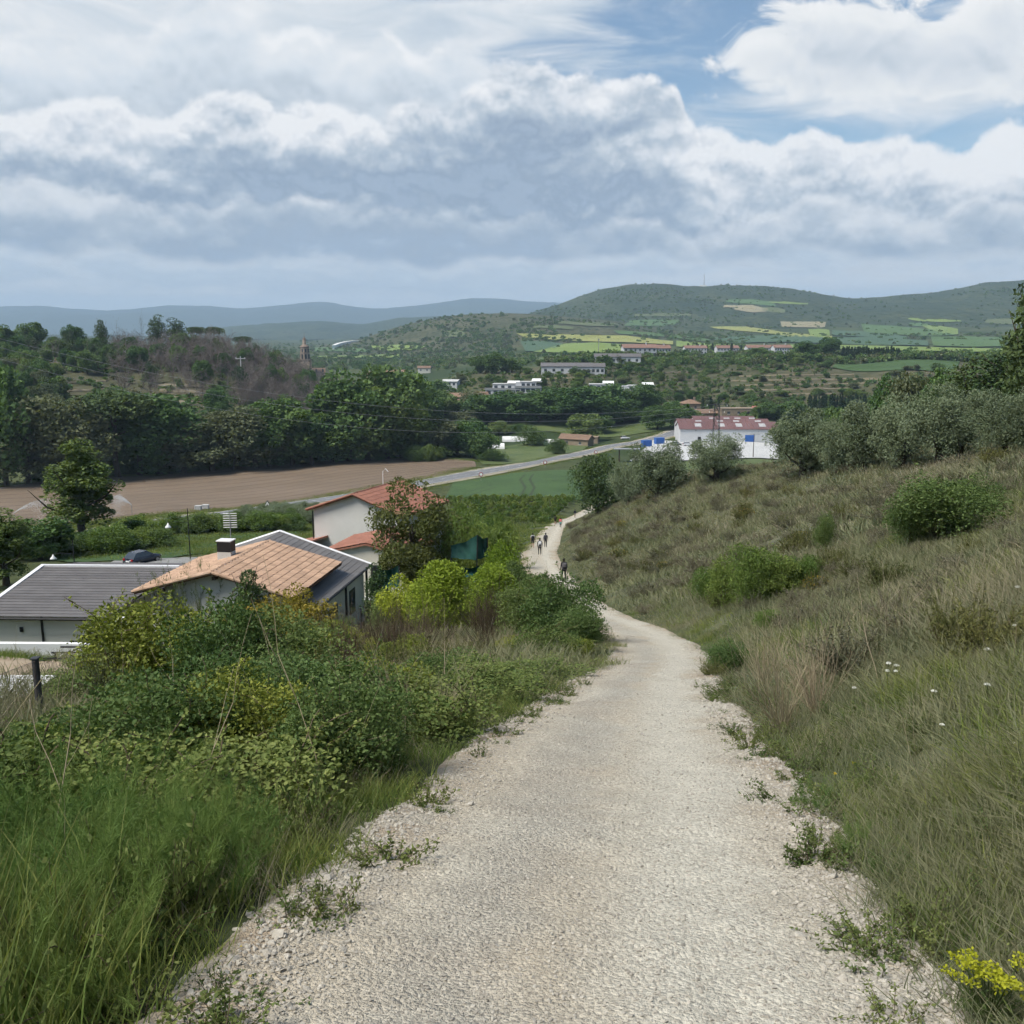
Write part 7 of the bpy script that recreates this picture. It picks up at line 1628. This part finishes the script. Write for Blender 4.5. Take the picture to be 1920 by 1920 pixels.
lp = np.array(AT(-32, 250, -20)); lp[2] = float(h(lp[0], 250)); lt = W(-32, 622, 250)[2] - lp[2]
o = lattice(lp, lt, 2.4, 1.0, 'lattice pylon at the left edge with insulators reaching into view'); 
M_wire = pmat('aluminium_wire', [(.30, .31, .32), (.36, .37, .38)], scale=2, rough=.4, metal=.5)
A0 = Vector(lp) + Vector((0, 0, lt)); B0 = Vector(pp) + Vector((0, 0, topz - pp[2]))
for (da, db, sag, lab) in (((3.1, 0, -.9), (-3.1, 0, -.9), 9, 'uppermost power line crossing the left hill'), ((2.3, 0, -2.9), (3.1, 0, -.9), 11, 'middle power line crossing the left hill'), ((3.0, 0, -6.0), (-2.3, 0, -2.9), 12, 'lowest power line crossing the left hill')):
    a, b = A0 + Vector(da), B0 + Vector(db); pts = [a.lerp(b, i / 40) - Vector((0, 0, sag * 4 * (i / 40) * (1 - i / 40))) for i in range(41)]; tag(MB().tube(pts, .028, 4).build('power_line', M_wire), lab, 'power line', 'power lines')
p = np.array(AT(453, 440, -20)); p[2] = float(h(p[0], 440)); zt = W(453, 668, 440)[2]; o = empty('utility_pole', p); tag(o, 'pale concrete utility pole on the left hillside', 'pole'); MB().tube([(0, 0, -1), (0, 0, zt - p[2])], [.3, .2], 6).build('pole', M_conc, o); MB().box(-2.2, 2.2, -.15, .15, zt - p[2] - 1.2, zt - p[2] - .9).build('crossarm', M_conc, o)
for x in (-2, 0, 2): MB().lathe([(.1, 0), (.16, .2), (.08, .45)], 6, x, 0).build('insulator', M_white, o).location.z = zt - p[2] - .9
# lamp posts round the drive
def lamp(px, py_b, py_t, label, arm=1, sc=1.0):
    p = hit(px, py_b); ht = W(px, py_t, p[1])[2] - p[2]; o = empty('street_lamp', p); tag(o, label, 'street lamp', 'street lamps by the drive')
    MB().tube([(0, 0, 0), (0, 0, ht)], [.07, .045], 8).build('pole', M_black, o)
    if arm:
        s_ = math.copysign(1, arm); z = ht * abs(arm); MB().tube([(0, 0, z), (s_ * -1.6, 0, z + .1), (s_ * -2.3, 0, z - .05)], .03, 5).build('arm', M_black, o); MB().lathe([(.36, -.55), (.30, -.40), (.12, -.22), (.04, 0)], 12, s_ * -2.3, 0).build('lamp_shade', M_white, o, True).location.z = z - .05
lamp(357, 1048, 953, 'tall black lamp post beside the drive, behind the orange roof', .72); lamp(140, 1062, 1010, 'black lamp post with white shade left of the parked car', .45); lamp(27, 1072, 960, 'slim black lamp post at the left edge', 0)
# road signs
def sign(px, py_b, py_t, kind, label):
    p = hit(px, py_b); ht = W(px, py_t, p[1])[2] - p[2]; o = empty('road_sign', p); tag(o, label, 'road sign'); MB().tube([(0, 0, 0), (0, 0, ht)], .05, 6).build('post', M_galv, o)
    if kind == 'tri':
        m_ = MB(); m_.add([(-.95, -.07, ht - 1.3), (.95, -.07, ht - 1.3), (0, -.07, ht + .3)], [(0, 1, 2)]); m_.add([(-.95, -.05, ht - 1.3), (.95, -.05, ht - 1.3), (0, -.05, ht + .3)], [(0, 2, 1)]); m_.build('red_border', M_black, o)
        MB().add([(-.66, -.085, ht - 1.14), (.66, -.085, ht - 1.14), (0, -.085, ht - .02)], [(0, 1, 2)]).build('sign_face', M_white, o); MB().box(-.26, .26, -.10, -.092, ht - 1.0, ht - .78).build('pictogram', M_black, o); MB().box(-.1, .1, -.10, -.092, ht - .777, ht - .6).build('pictogram', M_black, o)
    else:
        m_ = MB(); n = 16; m_.add([(.6 * math.cos(6.283 * k / n), -.08, ht - .5 + .6 * math.sin(6.283 * k / n)) for k in range(n)], [tuple(range(n))]); m_.build('red_ring', M_tail, o); MB().add([(.42 * math.cos(6.283 * k / n), -.09, ht - .5 + .42 * math.sin(6.283 * k / n)) for k in range(n)], [tuple(range(n))]).build('sign_face', M_white, o)
sign(502, 955, 940, 'tri', 'white triangular warning sign beside the road'); sign(1117, 857, 845, 'ring', 'round road sign near the shelter'); sign(1022, 876, 864, 'ring', 'round road sign beside the road in the middle'); sign(902, 903, 886, 'ring', 'roadside sign above the green crop field')
# white box and trough by the ploughed field
for px, py, lab in ((372, 958, 'grey concrete water box at the field edge, left one'), (386, 956, 'grey concrete water box at the field edge, right one')):
    p = hit(px, py); m_ = MB().box(-.6, .6, -.5, .5, 0, 1.0); m_.box(-.65, .65, -.55, .55, 1.0, 1.1); o = m_.build('water_box', M_conc); o.location = p; tag(o, lab, 'concrete box')
# sprinklers throwing water
M_water = bpy.data.materials.new('water_drops'); M_water.use_nodes = True; b_ = M_water.node_tree.nodes['Principled BSDF']; b_.inputs['Base Color'].default_value = (.75, .78, .8, 1); b_.inputs['Roughness'].default_value = .3; b_.inputs['Alpha'].default_value = .55
def sprinkler(px, py, tx, ty, label):
    p = hit(px, py); o = empty('sprinkler', p); tag(o, label, 'sprinkler'); MB().tube([(0, 0, 0), (0, 0, 2.1)], .045, 6).build('riser', M_galv, o); MB().tube([(0, 0, 2.1), (.25 * (1 if tx > px else -1), 0, 2.3)], .04, 6).build('nozzle', M_galv, o)
    top = W(tx, ty, p[1]) - p; n = 2200; t_ = rng.random(n) ** .8; dr = np.array((top[0], 0, 0)); 
    X = top[0] * t_; Z = 2.2 + (top[2] - 2.2) * (2 * t_ - t_ ** 2) ; wid = .08 + .9 * t_ ** 2
    C = np.stack([X + rng.normal(size=n) * wid * .5, rng.normal(size=n) * wid, Z - np.abs(rng.normal(size=n)) * t_ ** 1.5 * 1.6], 1)
    V, Fq = leaves(C, rdir(n) + np.array((np.sign(top[0]), 0, .3)), .14, .05, .2); mk('water_jet', V, Fq, M_water, o)
    n = 1600; C = np.stack([top[0] * (.6 + .75 * rng.random(n)), rng.normal(size=n) * 1.6, rng.random(n) ** 1.3 * top[2] * .95], 1); V, Fq = leaves(C, rdir(n), .10, .04, .2); mk('falling_spray', V, Fq, M_water, o)
sprinkler(248, 968, 214, 928, 'sprinkler throwing a white jet of water right of the poplar'); sprinkler(28, 984, 90, 936, 'sprinkler throwing a white jet of water left of the poplar')

# ------------------------------------------------------------------ buildings across the valley
M_farred = pmat('dull_red_tile', [(.185, .110, .082), (.245, .150, .118)], scale=.3)
def at_px(px, py): return hit(px, py, 100.)
def box_house(p, rz, w, d, ht, wall, roof, rise, label, name, cat, wins=(), storeys=1, over=.5, hip=False, group=None, chim=False):
    o = empty(name, p, rz); tag(o, label, cat, group)
    MB().box(-w / 2, w / 2, 0, d, -2, ht).build('wall', wall, o)
    if rise > 0 and not hip:
        m_ = MB(); yr = d / 2
        for s_, y in ((0, -over), (1, d + over)): m_.slab([(-w / 2 - over, y, ht - .05), (w / 2 + over, y, ht - .05), (w / 2 + over, yr, ht + rise), (-w / 2 - over, yr, ht + rise)], .25)
        m_.build('roof', roof, o)
        for xe in (-w / 2, w / 2 - .3): gable_wall([(0.02, ht - .1), (d - .02, ht - .1), (d / 2, ht + rise - .25)], .3, 0).build('gable', wall, o).matrix_local = Matrix(((0, 1, 0, xe), (1, 0, 0, 0), (0, 0, 1, 0), (0, 0, 0, 1)))
    elif hip:
        a = w / 2 + over; k = min(w, d) / 2; V = [(-a, -over, ht), (a, -over, ht), (a, d + over, ht), (-a, d + over, ht), (-a + k, d / 2, ht + rise), (a - k, d / 2, ht + rise)]
        mk('roof', V, [(0, 1, 5, 4), (1, 2, 5), (2, 3, 4, 5), (3, 0, 4), (3, 2, 1, 0)], roof, o)
    else: MB().box(-w / 2 - .15, w / 2 + .15, -.15, d + .15, ht + .002, ht + .35).build('parapet', wall, o)
    for (wx, wz, ww, wh_) in wins:
        f_ = MB().box(wx - ww / 2, wx + ww / 2, -.06, -.003, wz, wz + wh_).build('window', M_glass, o); MB().box(wx - ww / 2 - .1, wx + ww / 2 + .1, -.12, -.003, wz - .14, wz - .003).build('sill', M_white, f_)
    if chim: MB().box(w * .2, w * .2 + .9, d * .4, d * .4 + .9, ht, ht + rise + 1.2).build('chimney', wall, o)
    return o
def villa(px, py, w, label, flip=False):
    p = at_px(px, py); o = empty('villa', p, R(-6)); tag(o, label, 'villa', 'white villas on the slope'); s_ = -1 if flip else 1
    MB().box(-w / 2, w / 2, 0, 9, -3, 3.0).build('ground_floor', M_wwall, o); MB().box(-w / 2 + (0 if flip else w * .2), w / 2 - (w * .2 if flip else 0), 1.8, 9.5, 3.003, 5.9).build('upper_floor', M_wwall, o)
    MB().box(-w / 2 - .4, w / 2 + .4, -.5, 1.75, 3.0, 3.2).build('terrace_slab', M_conc, o); MB().box(-w / 2 + .2 * w - .3, w / 2 + .3, 1.5, 9.9, 5.905, 6.15).build('roof', M_conc, o); m_ = MB().slab([(w * .12, 2.2, 6.6), (w * .48, 2.2, 6.6), (w * .48, 8, 7.6), (w * .12, 8, 7.6)], .2); m_.build('white_canopy', M_white, o)
    for k in range(5):
        x = -w / 2 + w * (k + .5) / 5; f_ = MB().box(x - 1.1, x + 1.1, -.06, -.003, .5, 2.4).build('window', M_glass, o)
        if k > 0: MB().box(x - .9, x + .9, 1.73, 1.797, 3.8, 5.2).build('window', M_glass, o)
    MB().box(-w / 2 - .4, w / 2 + .4, -.5, -.42, 3.2, 4.0).build('balustrade', M_galv, o)
    return o
villa(942, 741, 19, 'white flat-roofed villa above the dark tree belt, left half'); villa(990, 737, 14, 'white flat-roofed villa attached at the right of the left one', True); villa(1122, 742, 17, 'white flat-roofed villa in the middle of the slope'); villa(1196, 744, 18, 'white flat-roofed villa at the right above the brown house', True)
box_house(at_px(843, 735), R(-12), 9, 8, 6.2, M_wwall, M_conc, 1.0, 'tall narrow white house left of the villas', 'white_house', 'house', [(-2.6, 3.8, 1.2, 1.5), (0, 3.8, 1.2, 1.5), (2.6, 3.8, 1.2, 1.5), (-2.6, .8, 1.2, 1.5), (2.6, .8, 1.2, 1.5)])
for px, py, w, lab in ((1062, 700, 30, 'long row of terraced houses with grey roofs on the slope'), (1108, 701, 16, 'short row of terraced houses right of the long one'), (1158, 681, 30, 'terraced row with grey roofs near the plateau edge')):
    box_house(at_px(px, py), R(-3), w, 9, 4.2, M_wwall, M_slate, 2.0, lab, 'terraced_houses', 'houses', [(-w / 2 + w * (k + .5) / 6, 1.0, 1.6, 1.7) for k in range(6)])
for px, py, w, lab in ((1200, 668, 24, 'apartment block with red roof at the left end of the plateau'), (1238, 668, 16, 'lower red-roofed block attached at the right'), (1305, 664, 22, 'red-roofed apartment block behind the small cypresses'), (1365, 664, 22, 'red-roofed block in the middle of the plateau'), (1425, 664, 24, 'red-roofed block right of the middle of the plateau'), (1468, 664, 16, 'small red-roofed house by the dark round tree')):
    box_house(at_px(px, py), R(4), w, 11, 6.0, M_wwall, M_farred, 2.6, lab, 'apartment_block', 'building', [(-w / 2 + w * (k + .5) / 7, z, 1.3, 1.5) for k in range(7) for z in (.8, 3.6)], chim=True)
p = at_px(1297, 782); box_house(p, R(6), 8.5, 8, 6.8, M_brownwall, M_brownroof, 1.9, 'old brown house with hipped tile roof beside three cypresses', 'old_house', 'house', [(-2, 4.2, 1, 1.4), (1.8, 4.2, 1, 1.4)], hip=True, chim=True)
box_house(at_px(1310, 786) + np.array((4, -2, 0)), R(6), 10, 7, 3.2, M_brownwall, M_brownroof, 1.8, 'low brown outbuilding right of the old house', 'outbuilding', 'house', [(-2, .8, 1, 1.2)])
box_house(at_px(1385, 780), R(2), 17, 8, 3.4, M_brownwall, M_brownroof, 0, 'flat-roofed brown building behind the warehouse', 'flat_building', 'building', [(-5, 1, 1.4, 1.2), (0, 1, 1.4, 1.2), (5, 1, 1.4, 1.2)])
box_house(at_px(1425, 778), R(-10), 7, 6, 2.6, M_plaster, M_redtile, 1.6, 'little house with a red roof behind the warehouse', 'small_house', 'house', [(0, .7, 1, 1.2)])
box_house(at_px(1075, 836), R(-28), 13, 6, 2.8, M_brownwall, M_brownroof, 1.8, 'small barn with terracotta roof in the roadside meadow', 'barn', 'barn', [(-3, .7, 1, 1.1), (3, .7, 1, 1.1)]); box_house(at_px(1103, 832), R(-12), 8, 5, 2.6, M_brownwall, M_brownroof, 0, 'flat brown shed right of the barn', 'shed', 'shed', [(0, .8, 1, 1)])
for px, py, w, lab in ((966, 828, 11, 'white polytunnel among the meadow trees, left one'), (1035, 834, 7, 'white polytunnel right of the round bush'), (925, 842, 9, 'low pale greenhouse at the end of the field')):
    p = at_px(px, py); o = empty('polytunnel', p, R(4)); tag(o, lab, 'polytunnel'); m_ = MB(); n = 8; V = [(s_ * w / 2, 1.5 + 2.2 * -math.cos(math.pi * k / n), 2.2 * math.sin(math.pi * k / n)) for s_ in (-1, 1) for k in range(n + 1)]; Fs = [(k, k + 1, k + n + 2, k + n + 1) for k in range(n)] + [tuple(range(n + 1))[::-1], tuple(range(n + 1, 2 * n + 2))]; m_.add(V, Fs).build('cover', M_white, o)
    for x in (-w / 2, 0, w / 2): MB().tube([(x, 1.5 - 2.25 * math.cos(math.pi * k / 8), 2.26 * math.sin(math.pi * k / 8)) for k in range(9)], .05, 4).build('hoop', M_galv, o)
for i, (px, py, w, wl, lab) in enumerate(((712, 712, 26, M_brownwall, 'brown village house half hidden by the trees'), (740, 708, 18, M_cream, 'cream village house behind the tree belt'), (795, 700, 12, M_cream, 'small cream house left of the tall white house'), (862, 762, 10, M_brownwall, 'stone house in the tree belt below the white house'), (878, 775, 9, M_wwall, 'small white house in the tree belt'), (905, 760, 7, M_wwall, 'tiny white house below the villas'))):
    box_house(at_px(px, py), R(-8 + 5 * i), w, 9, 5, wl, M_brownroof, 2, lab, 'village_house', 'house', [(-w / 4, 2.4, 1.3, 1.4), (w / 4, 2.4, 1.3, 1.4)])
# church tower
p = np.array(AT(573, 900, -36)); zb = -40.; s_ = 900 * CP / F
o = empty('church_tower', (p[0], 900, zb)); tag(o, 'slender church tower with domed lantern and spire beyond the wood', 'church tower')
zz = lambda py: W(573, py, 900)[2] - zb
MB().box(-5.0, 5.0, -5, 5, -6, zz(676)).build('shaft', M_tower, o); MB().box(-5.5, 5.5, -5.5, 5.5, zz(676) + .002, zz(674)).build('cornice', M_lead, o)
oct_ = lambda r0, z0, r1, z1: MB().lathe([(r0, z0), (r1, z1)], 8)
oct_(4.5, zz(674), 4.4, zz(662)).build('belfry', M_tower, o); oct_(4.9, zz(662), 4.9, zz(661)).build('cornice', M_lead, o); oct_(4.2, zz(661), 4.0, zz(652)).build('upper_stage', M_tower, o)
MB().lathe([(4.5, zz(652)), (4.3, zz(650)), (3.4, zz(648)), (2.4, zz(646.5)), (1.7, zz(646))], 12).build('dome', M_lead, o, True); oct_(1.7, zz(646), 1.5, zz(636)).build('lantern', M_tower, o); MB().lathe([(1.9, zz(636)), (1.4, zz(634.5)), (.5, zz(633)), (.18, zz(630)), (.08, zz(624))], 10).build('spire', M_lead, o)
for k in range(8):
    a = math.pi / 8 + k * math.pi / 4
    for r_, z0, z1, w in ((4.3, zz(673), zz(664), .85), (3.95, zz(660), zz(654), .7)):
        w_ = MB().box(-w, w, -.35, .2, z0, z1).build('bell_opening', M_dark, o); w_.rotation_euler = (0, 0, a + math.pi / 2); w_.location = (math.cos(a) * r_ * .97, math.sin(a) * r_ * .97, 0)
# nave roof beside the tower
box_house(np.array((p[0] + 9, 905, zb)), R(10), 16, 12, zz(699), M_tower, M_brownroof, 4, 'church nave at the foot of the tower', 'church_nave', 'church', [(-6, 6, 1.6, 3), (0, 6, 1.6, 3), (6, 6, 1.6, 3)])
# motorway viaduct and the mast on the hill
pts = [W(px, py, Y) for px, py, Y in ((622, 652, 1900), (632, 648, 1960), (645, 645, 2020), (660, 643, 2080), (672, 642.5, 2120))]; m_ = MB()
for a, b in zip(pts[:-1], pts[1:]):
    a, b = Vector(a), Vector(b); m_.add([a, b, b + Vector((0, 0, 5)), a + Vector((0, 0, 5)), a + Vector((6, 10, 0)), b + Vector((6, 10, 0)), b + Vector((6, 10, 5)), a + Vector((6, 10, 5))], [(0, 1, 2, 3), (4, 7, 6, 5), (3, 2, 6, 7), (0, 4, 5, 1), (1, 5, 6, 2), (0, 3, 7, 4)])
o = empty('viaduct', (0, 0, 0)); tag(o, 'white curved motorway viaduct far behind the church tower', 'viaduct'); m_.build('deck', M_white, o)
for q in pts[:4]: MB().box(q[0] + 1, q[0] + 4, q[1] + 2, q[1] + 8, q[2] - 14, q[2]).build('pier', M_white, o)
q = W(1320, 537, 3490); o = empty('radio_mast', q); tag(o, 'thin radio mast on top of the far hill', 'mast'); MB().tube([(0, 0, -8), (0, 0, 42)], [1.3, .7], 6).build('mast', M_galv, o); MB().box(-14, 8, -4, 4, -6, 5).build('equipment_hut', M_white, o)
q = fhit(1122, 664, 700.); o = empty('comms_mast', q); tag(o, 'grey mast standing in the plain left of the plateau', 'mast'); MB().tube([(0, 0, -4), (0, 0, 13)], [.35, .2], 6).build('mast', M_galv, o); MB().box(-.6, .6, -.6, .6, 12, 14).build('antenna_panel', M_galv, o)
# ------------------------------------------------------------------ walkers on the track
def skin_body(joints, bones, rad, root):
    me = bpy.data.meshes.new('skeleton'); names = list(joints); me.from_pydata([joints[n] for n in names], [(names.index(a), names.index(b)) for a, b in bones], [])
    o = bpy.data.objects.new('skeleton', me); col.objects.link(o); o.modifiers.new('skin', 'SKIN'); sv = me.skin_vertices[0].data
    for i, n in enumerate(names): r_ = rad[n]; sv[i].radius = (r_ if isinstance(r_, tuple) else (r_, r_)); sv[i].use_root = (n == root)
    s_ = o.modifiers.new('sub', 'SUBSURF'); s_.levels = 2; s_.render_levels = 2
    dg = bpy.context.evaluated_depsgraph_get(); dg.update(); ev = o.evaluated_get(dg); m2 = bpy.data.meshes.new_from_object(ev); bpy.data.objects.remove(o); return m2
SKIN = pmat('skin', [(.36, .22, .16), (.42, .27, .2)], scale=4, rough=.6); HAIR = pmat('dark_hair', [(.012, .010, .009), (.03, .024, .02)], scale=20)
def cloth(n, c): return pmat(n, [tuple(x * .8 for x in c), tuple(min(1, x * 1.2) for x in c)], scale=5, rough=.9)
C_black = cloth('black_cloth', (.012, .012, .015)); C_dark = cloth('charcoal_cloth', (.028, .026, .03)); C_grey = cloth('grey_violet_cloth', (.075, .07, .085)); C_white = cloth('white_cotton', (.6, .6, .6)); C_pink = cloth('coral_cloth', (.62, .16, .15)); C_teal = cloth('teal_cloth', (.12, .33, .30)); C_olive = cloth('dark_olive_cloth', (.03, .03, .02)); C_tan = cloth('pale_trousers', (.30, .26, .21)); C_shoe = cloth('shoe', (.02, .018, .016)); C_pack = cloth('grey_pack', (.10, .095, .10))
def person(px, py, label, top, legs, bare_arm=False, bare_leg=False, ht=1.72, step=.16, swing=.12, rz=0., pack=None, packlabel='', pole=False, hat=None):
    p = hit(px, py); p[2] = float(path_z(p[0], p[1]))
    s_ = ht / 1.74; st = step
    J = {'pelvis': (0, 0, .95), 'belly': (0, .0, 1.10), 'chest': (0, .01, 1.30), 'neck0': (0, .015, 1.45), 'neck1': (0, .03, 1.52), 'head0': (0, .045, 1.60), 'head1': (0, .04, 1.70), 'nose': (0, .125, 1.60)}
    B = [('pelvis', 'belly'), ('belly', 'chest'), ('chest', 'neck0'), ('neck0', 'neck1'), ('neck1', 'head0'), ('head0', 'head1'), ('head0', 'nose')]
    Rd = {'pelvis': (.155, .12), 'belly': (.15, .115), 'chest': (.165, .12), 'neck0': (.09, .08), 'neck1': .055, 'head0': (.078, .095), 'head1': (.07, .08), 'nose': .016}
    for sd, sg in ((-1, 1), (1, -1)):
        t = 'L' if sd < 0 else 'R'; a = st * sg
        J.update({'sh' + t: (sd * .17, .0, 1.41), 'el' + t: (sd * .235, -.03 - swing * sg * .5, 1.14), 'wr' + t: (sd * .245, .05 - swing * sg, .91), 'ha' + t: (sd * .24, .075 - swing * sg, .83),
                  'hip' + t: (sd * .09, 0, .88), 'kn' + t: (sd * .10, .05 + a * .55, .50), 'an' + t: (sd * .10, a - .03, .09 if sg > 0 else .13), 'to' + t: (sd * .115, a + .15, .035 if sg > 0 else .05)})
        B += [('chest', 'sh' + t), ('sh' + t, 'el' + t), ('el' + t, 'wr' + t), ('wr' + t, 'ha' + t), ('pelvis', 'hip' + t), ('hip' + t, 'kn' + t), ('kn' + t, 'an' + t), ('an' + t, 'to' + t)]
        Rd.update({'sh' + t: .068, 'el' + t: .045, 'wr' + t: .030, 'ha' + t: (.022, .036), 'hip' + t: .095, 'kn' + t: .062, 'an' + t: .042, 'to' + t: (.042, .03)})
        for k, (fx, fy, L) in enumerate(((-.02, .02, .07), (-.007, .01, .085), (.007, 0, .08), (.018, -.01, .065), (-.035, .035, .05))):
            J['f%d%s' % (k, t)] = (sd * (.24 - .004) + fx * .6, .085 - swing * sg + fy, .83 - L); B.append(('ha' + t, 'f%d%s' % (k, t))); Rd['f%d%s' % (k, t)] = .009
    me = skin_body(J, B, Rd, 'pelvis'); me.name = 'person'
    mats = [top, legs, SKIN, HAIR, C_shoe]
    for m_ in mats: me.materials.append(m_)
    for f_ in me.polygons:
        c = f_.center; arm = abs(c.x) > .19 and c.z > .7
        if c.z > 1.50: k = 3 if (c.y < .075 or c.z > 1.66) else 2
        elif arm: k = 2 if (c.z < .90 or (bare_arm and c.z < 1.28)) else 0
        elif c.z > .93: k = 0
        elif c.z < .10: k = 4
        elif bare_leg and c.z < .56: k = 2
        else: k = 1
        f_.material_index = k; f_.use_smooth = True
    o = link('person', me); o.location = p; o.rotation_euler = (0, 0, rz); o.scale = (s_,) * 3; tag(o, label, 'person')
    # hair falls over the back of the head
    bm = bmesh.new(); bmesh.ops.create_uvsphere(bm, u_segments=12, v_segments=8, radius=1)
    for v in bm.verts: v.co = Vector((v.co.x * .088, v.co.y * .098 + .028, v.co.z * .105 + 1.655 - (.03 if v.co.y < 0 and v.co.z < 0 else 0)))
    bmesh.ops.delete(bm, geom=[v for v in bm.verts if v.co.y > .07 and v.co.z < 1.68], context='VERTS'); hm = bpy.data.meshes.new('hair'); bm.to_mesh(hm); bm.free(); hm.materials.append(hat or HAIR); link('hat' if hat else 'hair', hm, o)
    if pack is not None:
        pk = empty('backpack', tuple(p), rz, s_); tag(pk, packlabel, 'backpack')
        bm = bmesh.new(); bmesh.ops.create_cube(bm, size=1); bmesh.ops.subdivide_edges(bm, edges=bm.edges[:], cuts=2, use_grid_fill=True)
        for v in bm.verts:
            q = Vector(v.co); q = q.lerp(q.normalized() * .5, .45); v.co = Vector((q.x * .34, q.y * .22 - .235, q.z * .52 + 1.21))
        mm = bpy.data.meshes.new('pack_bag'); bm.to_mesh(mm); bm.free(); mm.materials.append(pack); mm.polygons.foreach_set('use_smooth', np.ones(len(mm.polygons), bool)); link('pack_bag', mm, pk)
        for sd in (-1, 1): MB().tube([(sd * .10, -.17, 1.42), (sd * .11, -.02, 1.485), (sd * .11, .13, 1.40), (sd * .12, .14, 1.22), (sd * .15, -.02, 1.06)], .018, 5).build('strap', C_black, pk)
        MB().box(-.13, .13, -.365, -.335, 1.02, 1.18).build('pocket', C_black, pk)
    if pole:
        po = MB().tube([(.27, .13, .0), (.25, .10, 1.02)], .012, 5).tube([(.25, .10, .9), (.25, .10, 1.03)], .018, 5).build('walking_pole', M_galv); po.location = p; po.rotation_euler = (0, 0, rz); po.scale = (s_,) * 3; tag(po, 'thin walking pole of the ' + pole, 'walking pole')
    return o
person(1057, 1091, 'person in dark jacket and black trousers, the walker nearest to the camera', C_dark, C_black, rz=R(8), pack=C_pack, packlabel='grey-brown backpack on the nearest walker', pole='nearest walker')
person(999, 1028, 'person in white shirt and black shorts, left of the group of three', C_white, C_black, True, True, rz=R(-4), pack=C_black, packlabel='black backpack on the walker in the white shirt')
person(1012, 1041, 'person all in black with a white pack, middle of the group of three', C_black, C_black, rz=R(2), step=.1, pack=C_white, packlabel='white backpack on the walker in black', pole='walker in black')
person(1023, 1027, 'person in grey-violet jacket and dark trousers, right of the group of three', C_grey, C_dark, rz=R(-8), step=.12, pack=C_dark, packlabel='dark backpack on the walker in the grey-violet jacket')
person(1041, 984, 'person in dark olive jacket and shorts, beside the walker in coral', C_olive, C_olive, False, True, rz=R(-14), pack=C_olive, packlabel='dark olive backpack on the walker beside the coral one')
pc = person(1051, 990, 'person in coral top with a teal wrap round the waist', C_pink, C_black, True, rz=R(-12), ht=1.64)
wrp = MB().lathe([(.185, .74), (.185, .86), (.175, .98), (.16, 1.04)], 14).build('teal_wrap', C_teal, pc, True); wrp.scale = (1, .85, 1)
person(1078, 971, 'person in dark jacket and pale trousers, second farthest walker', C_dark, C_tan, rz=R(-20), pack=C_black, packlabel='black backpack on the walker in pale trousers')
person(1093, 972, 'person in dark clothes under the round pine, the farthest walker', C_black, C_dark, rz=R(-24), hat=cloth('yellow_hat', (.4, .3, .05)))
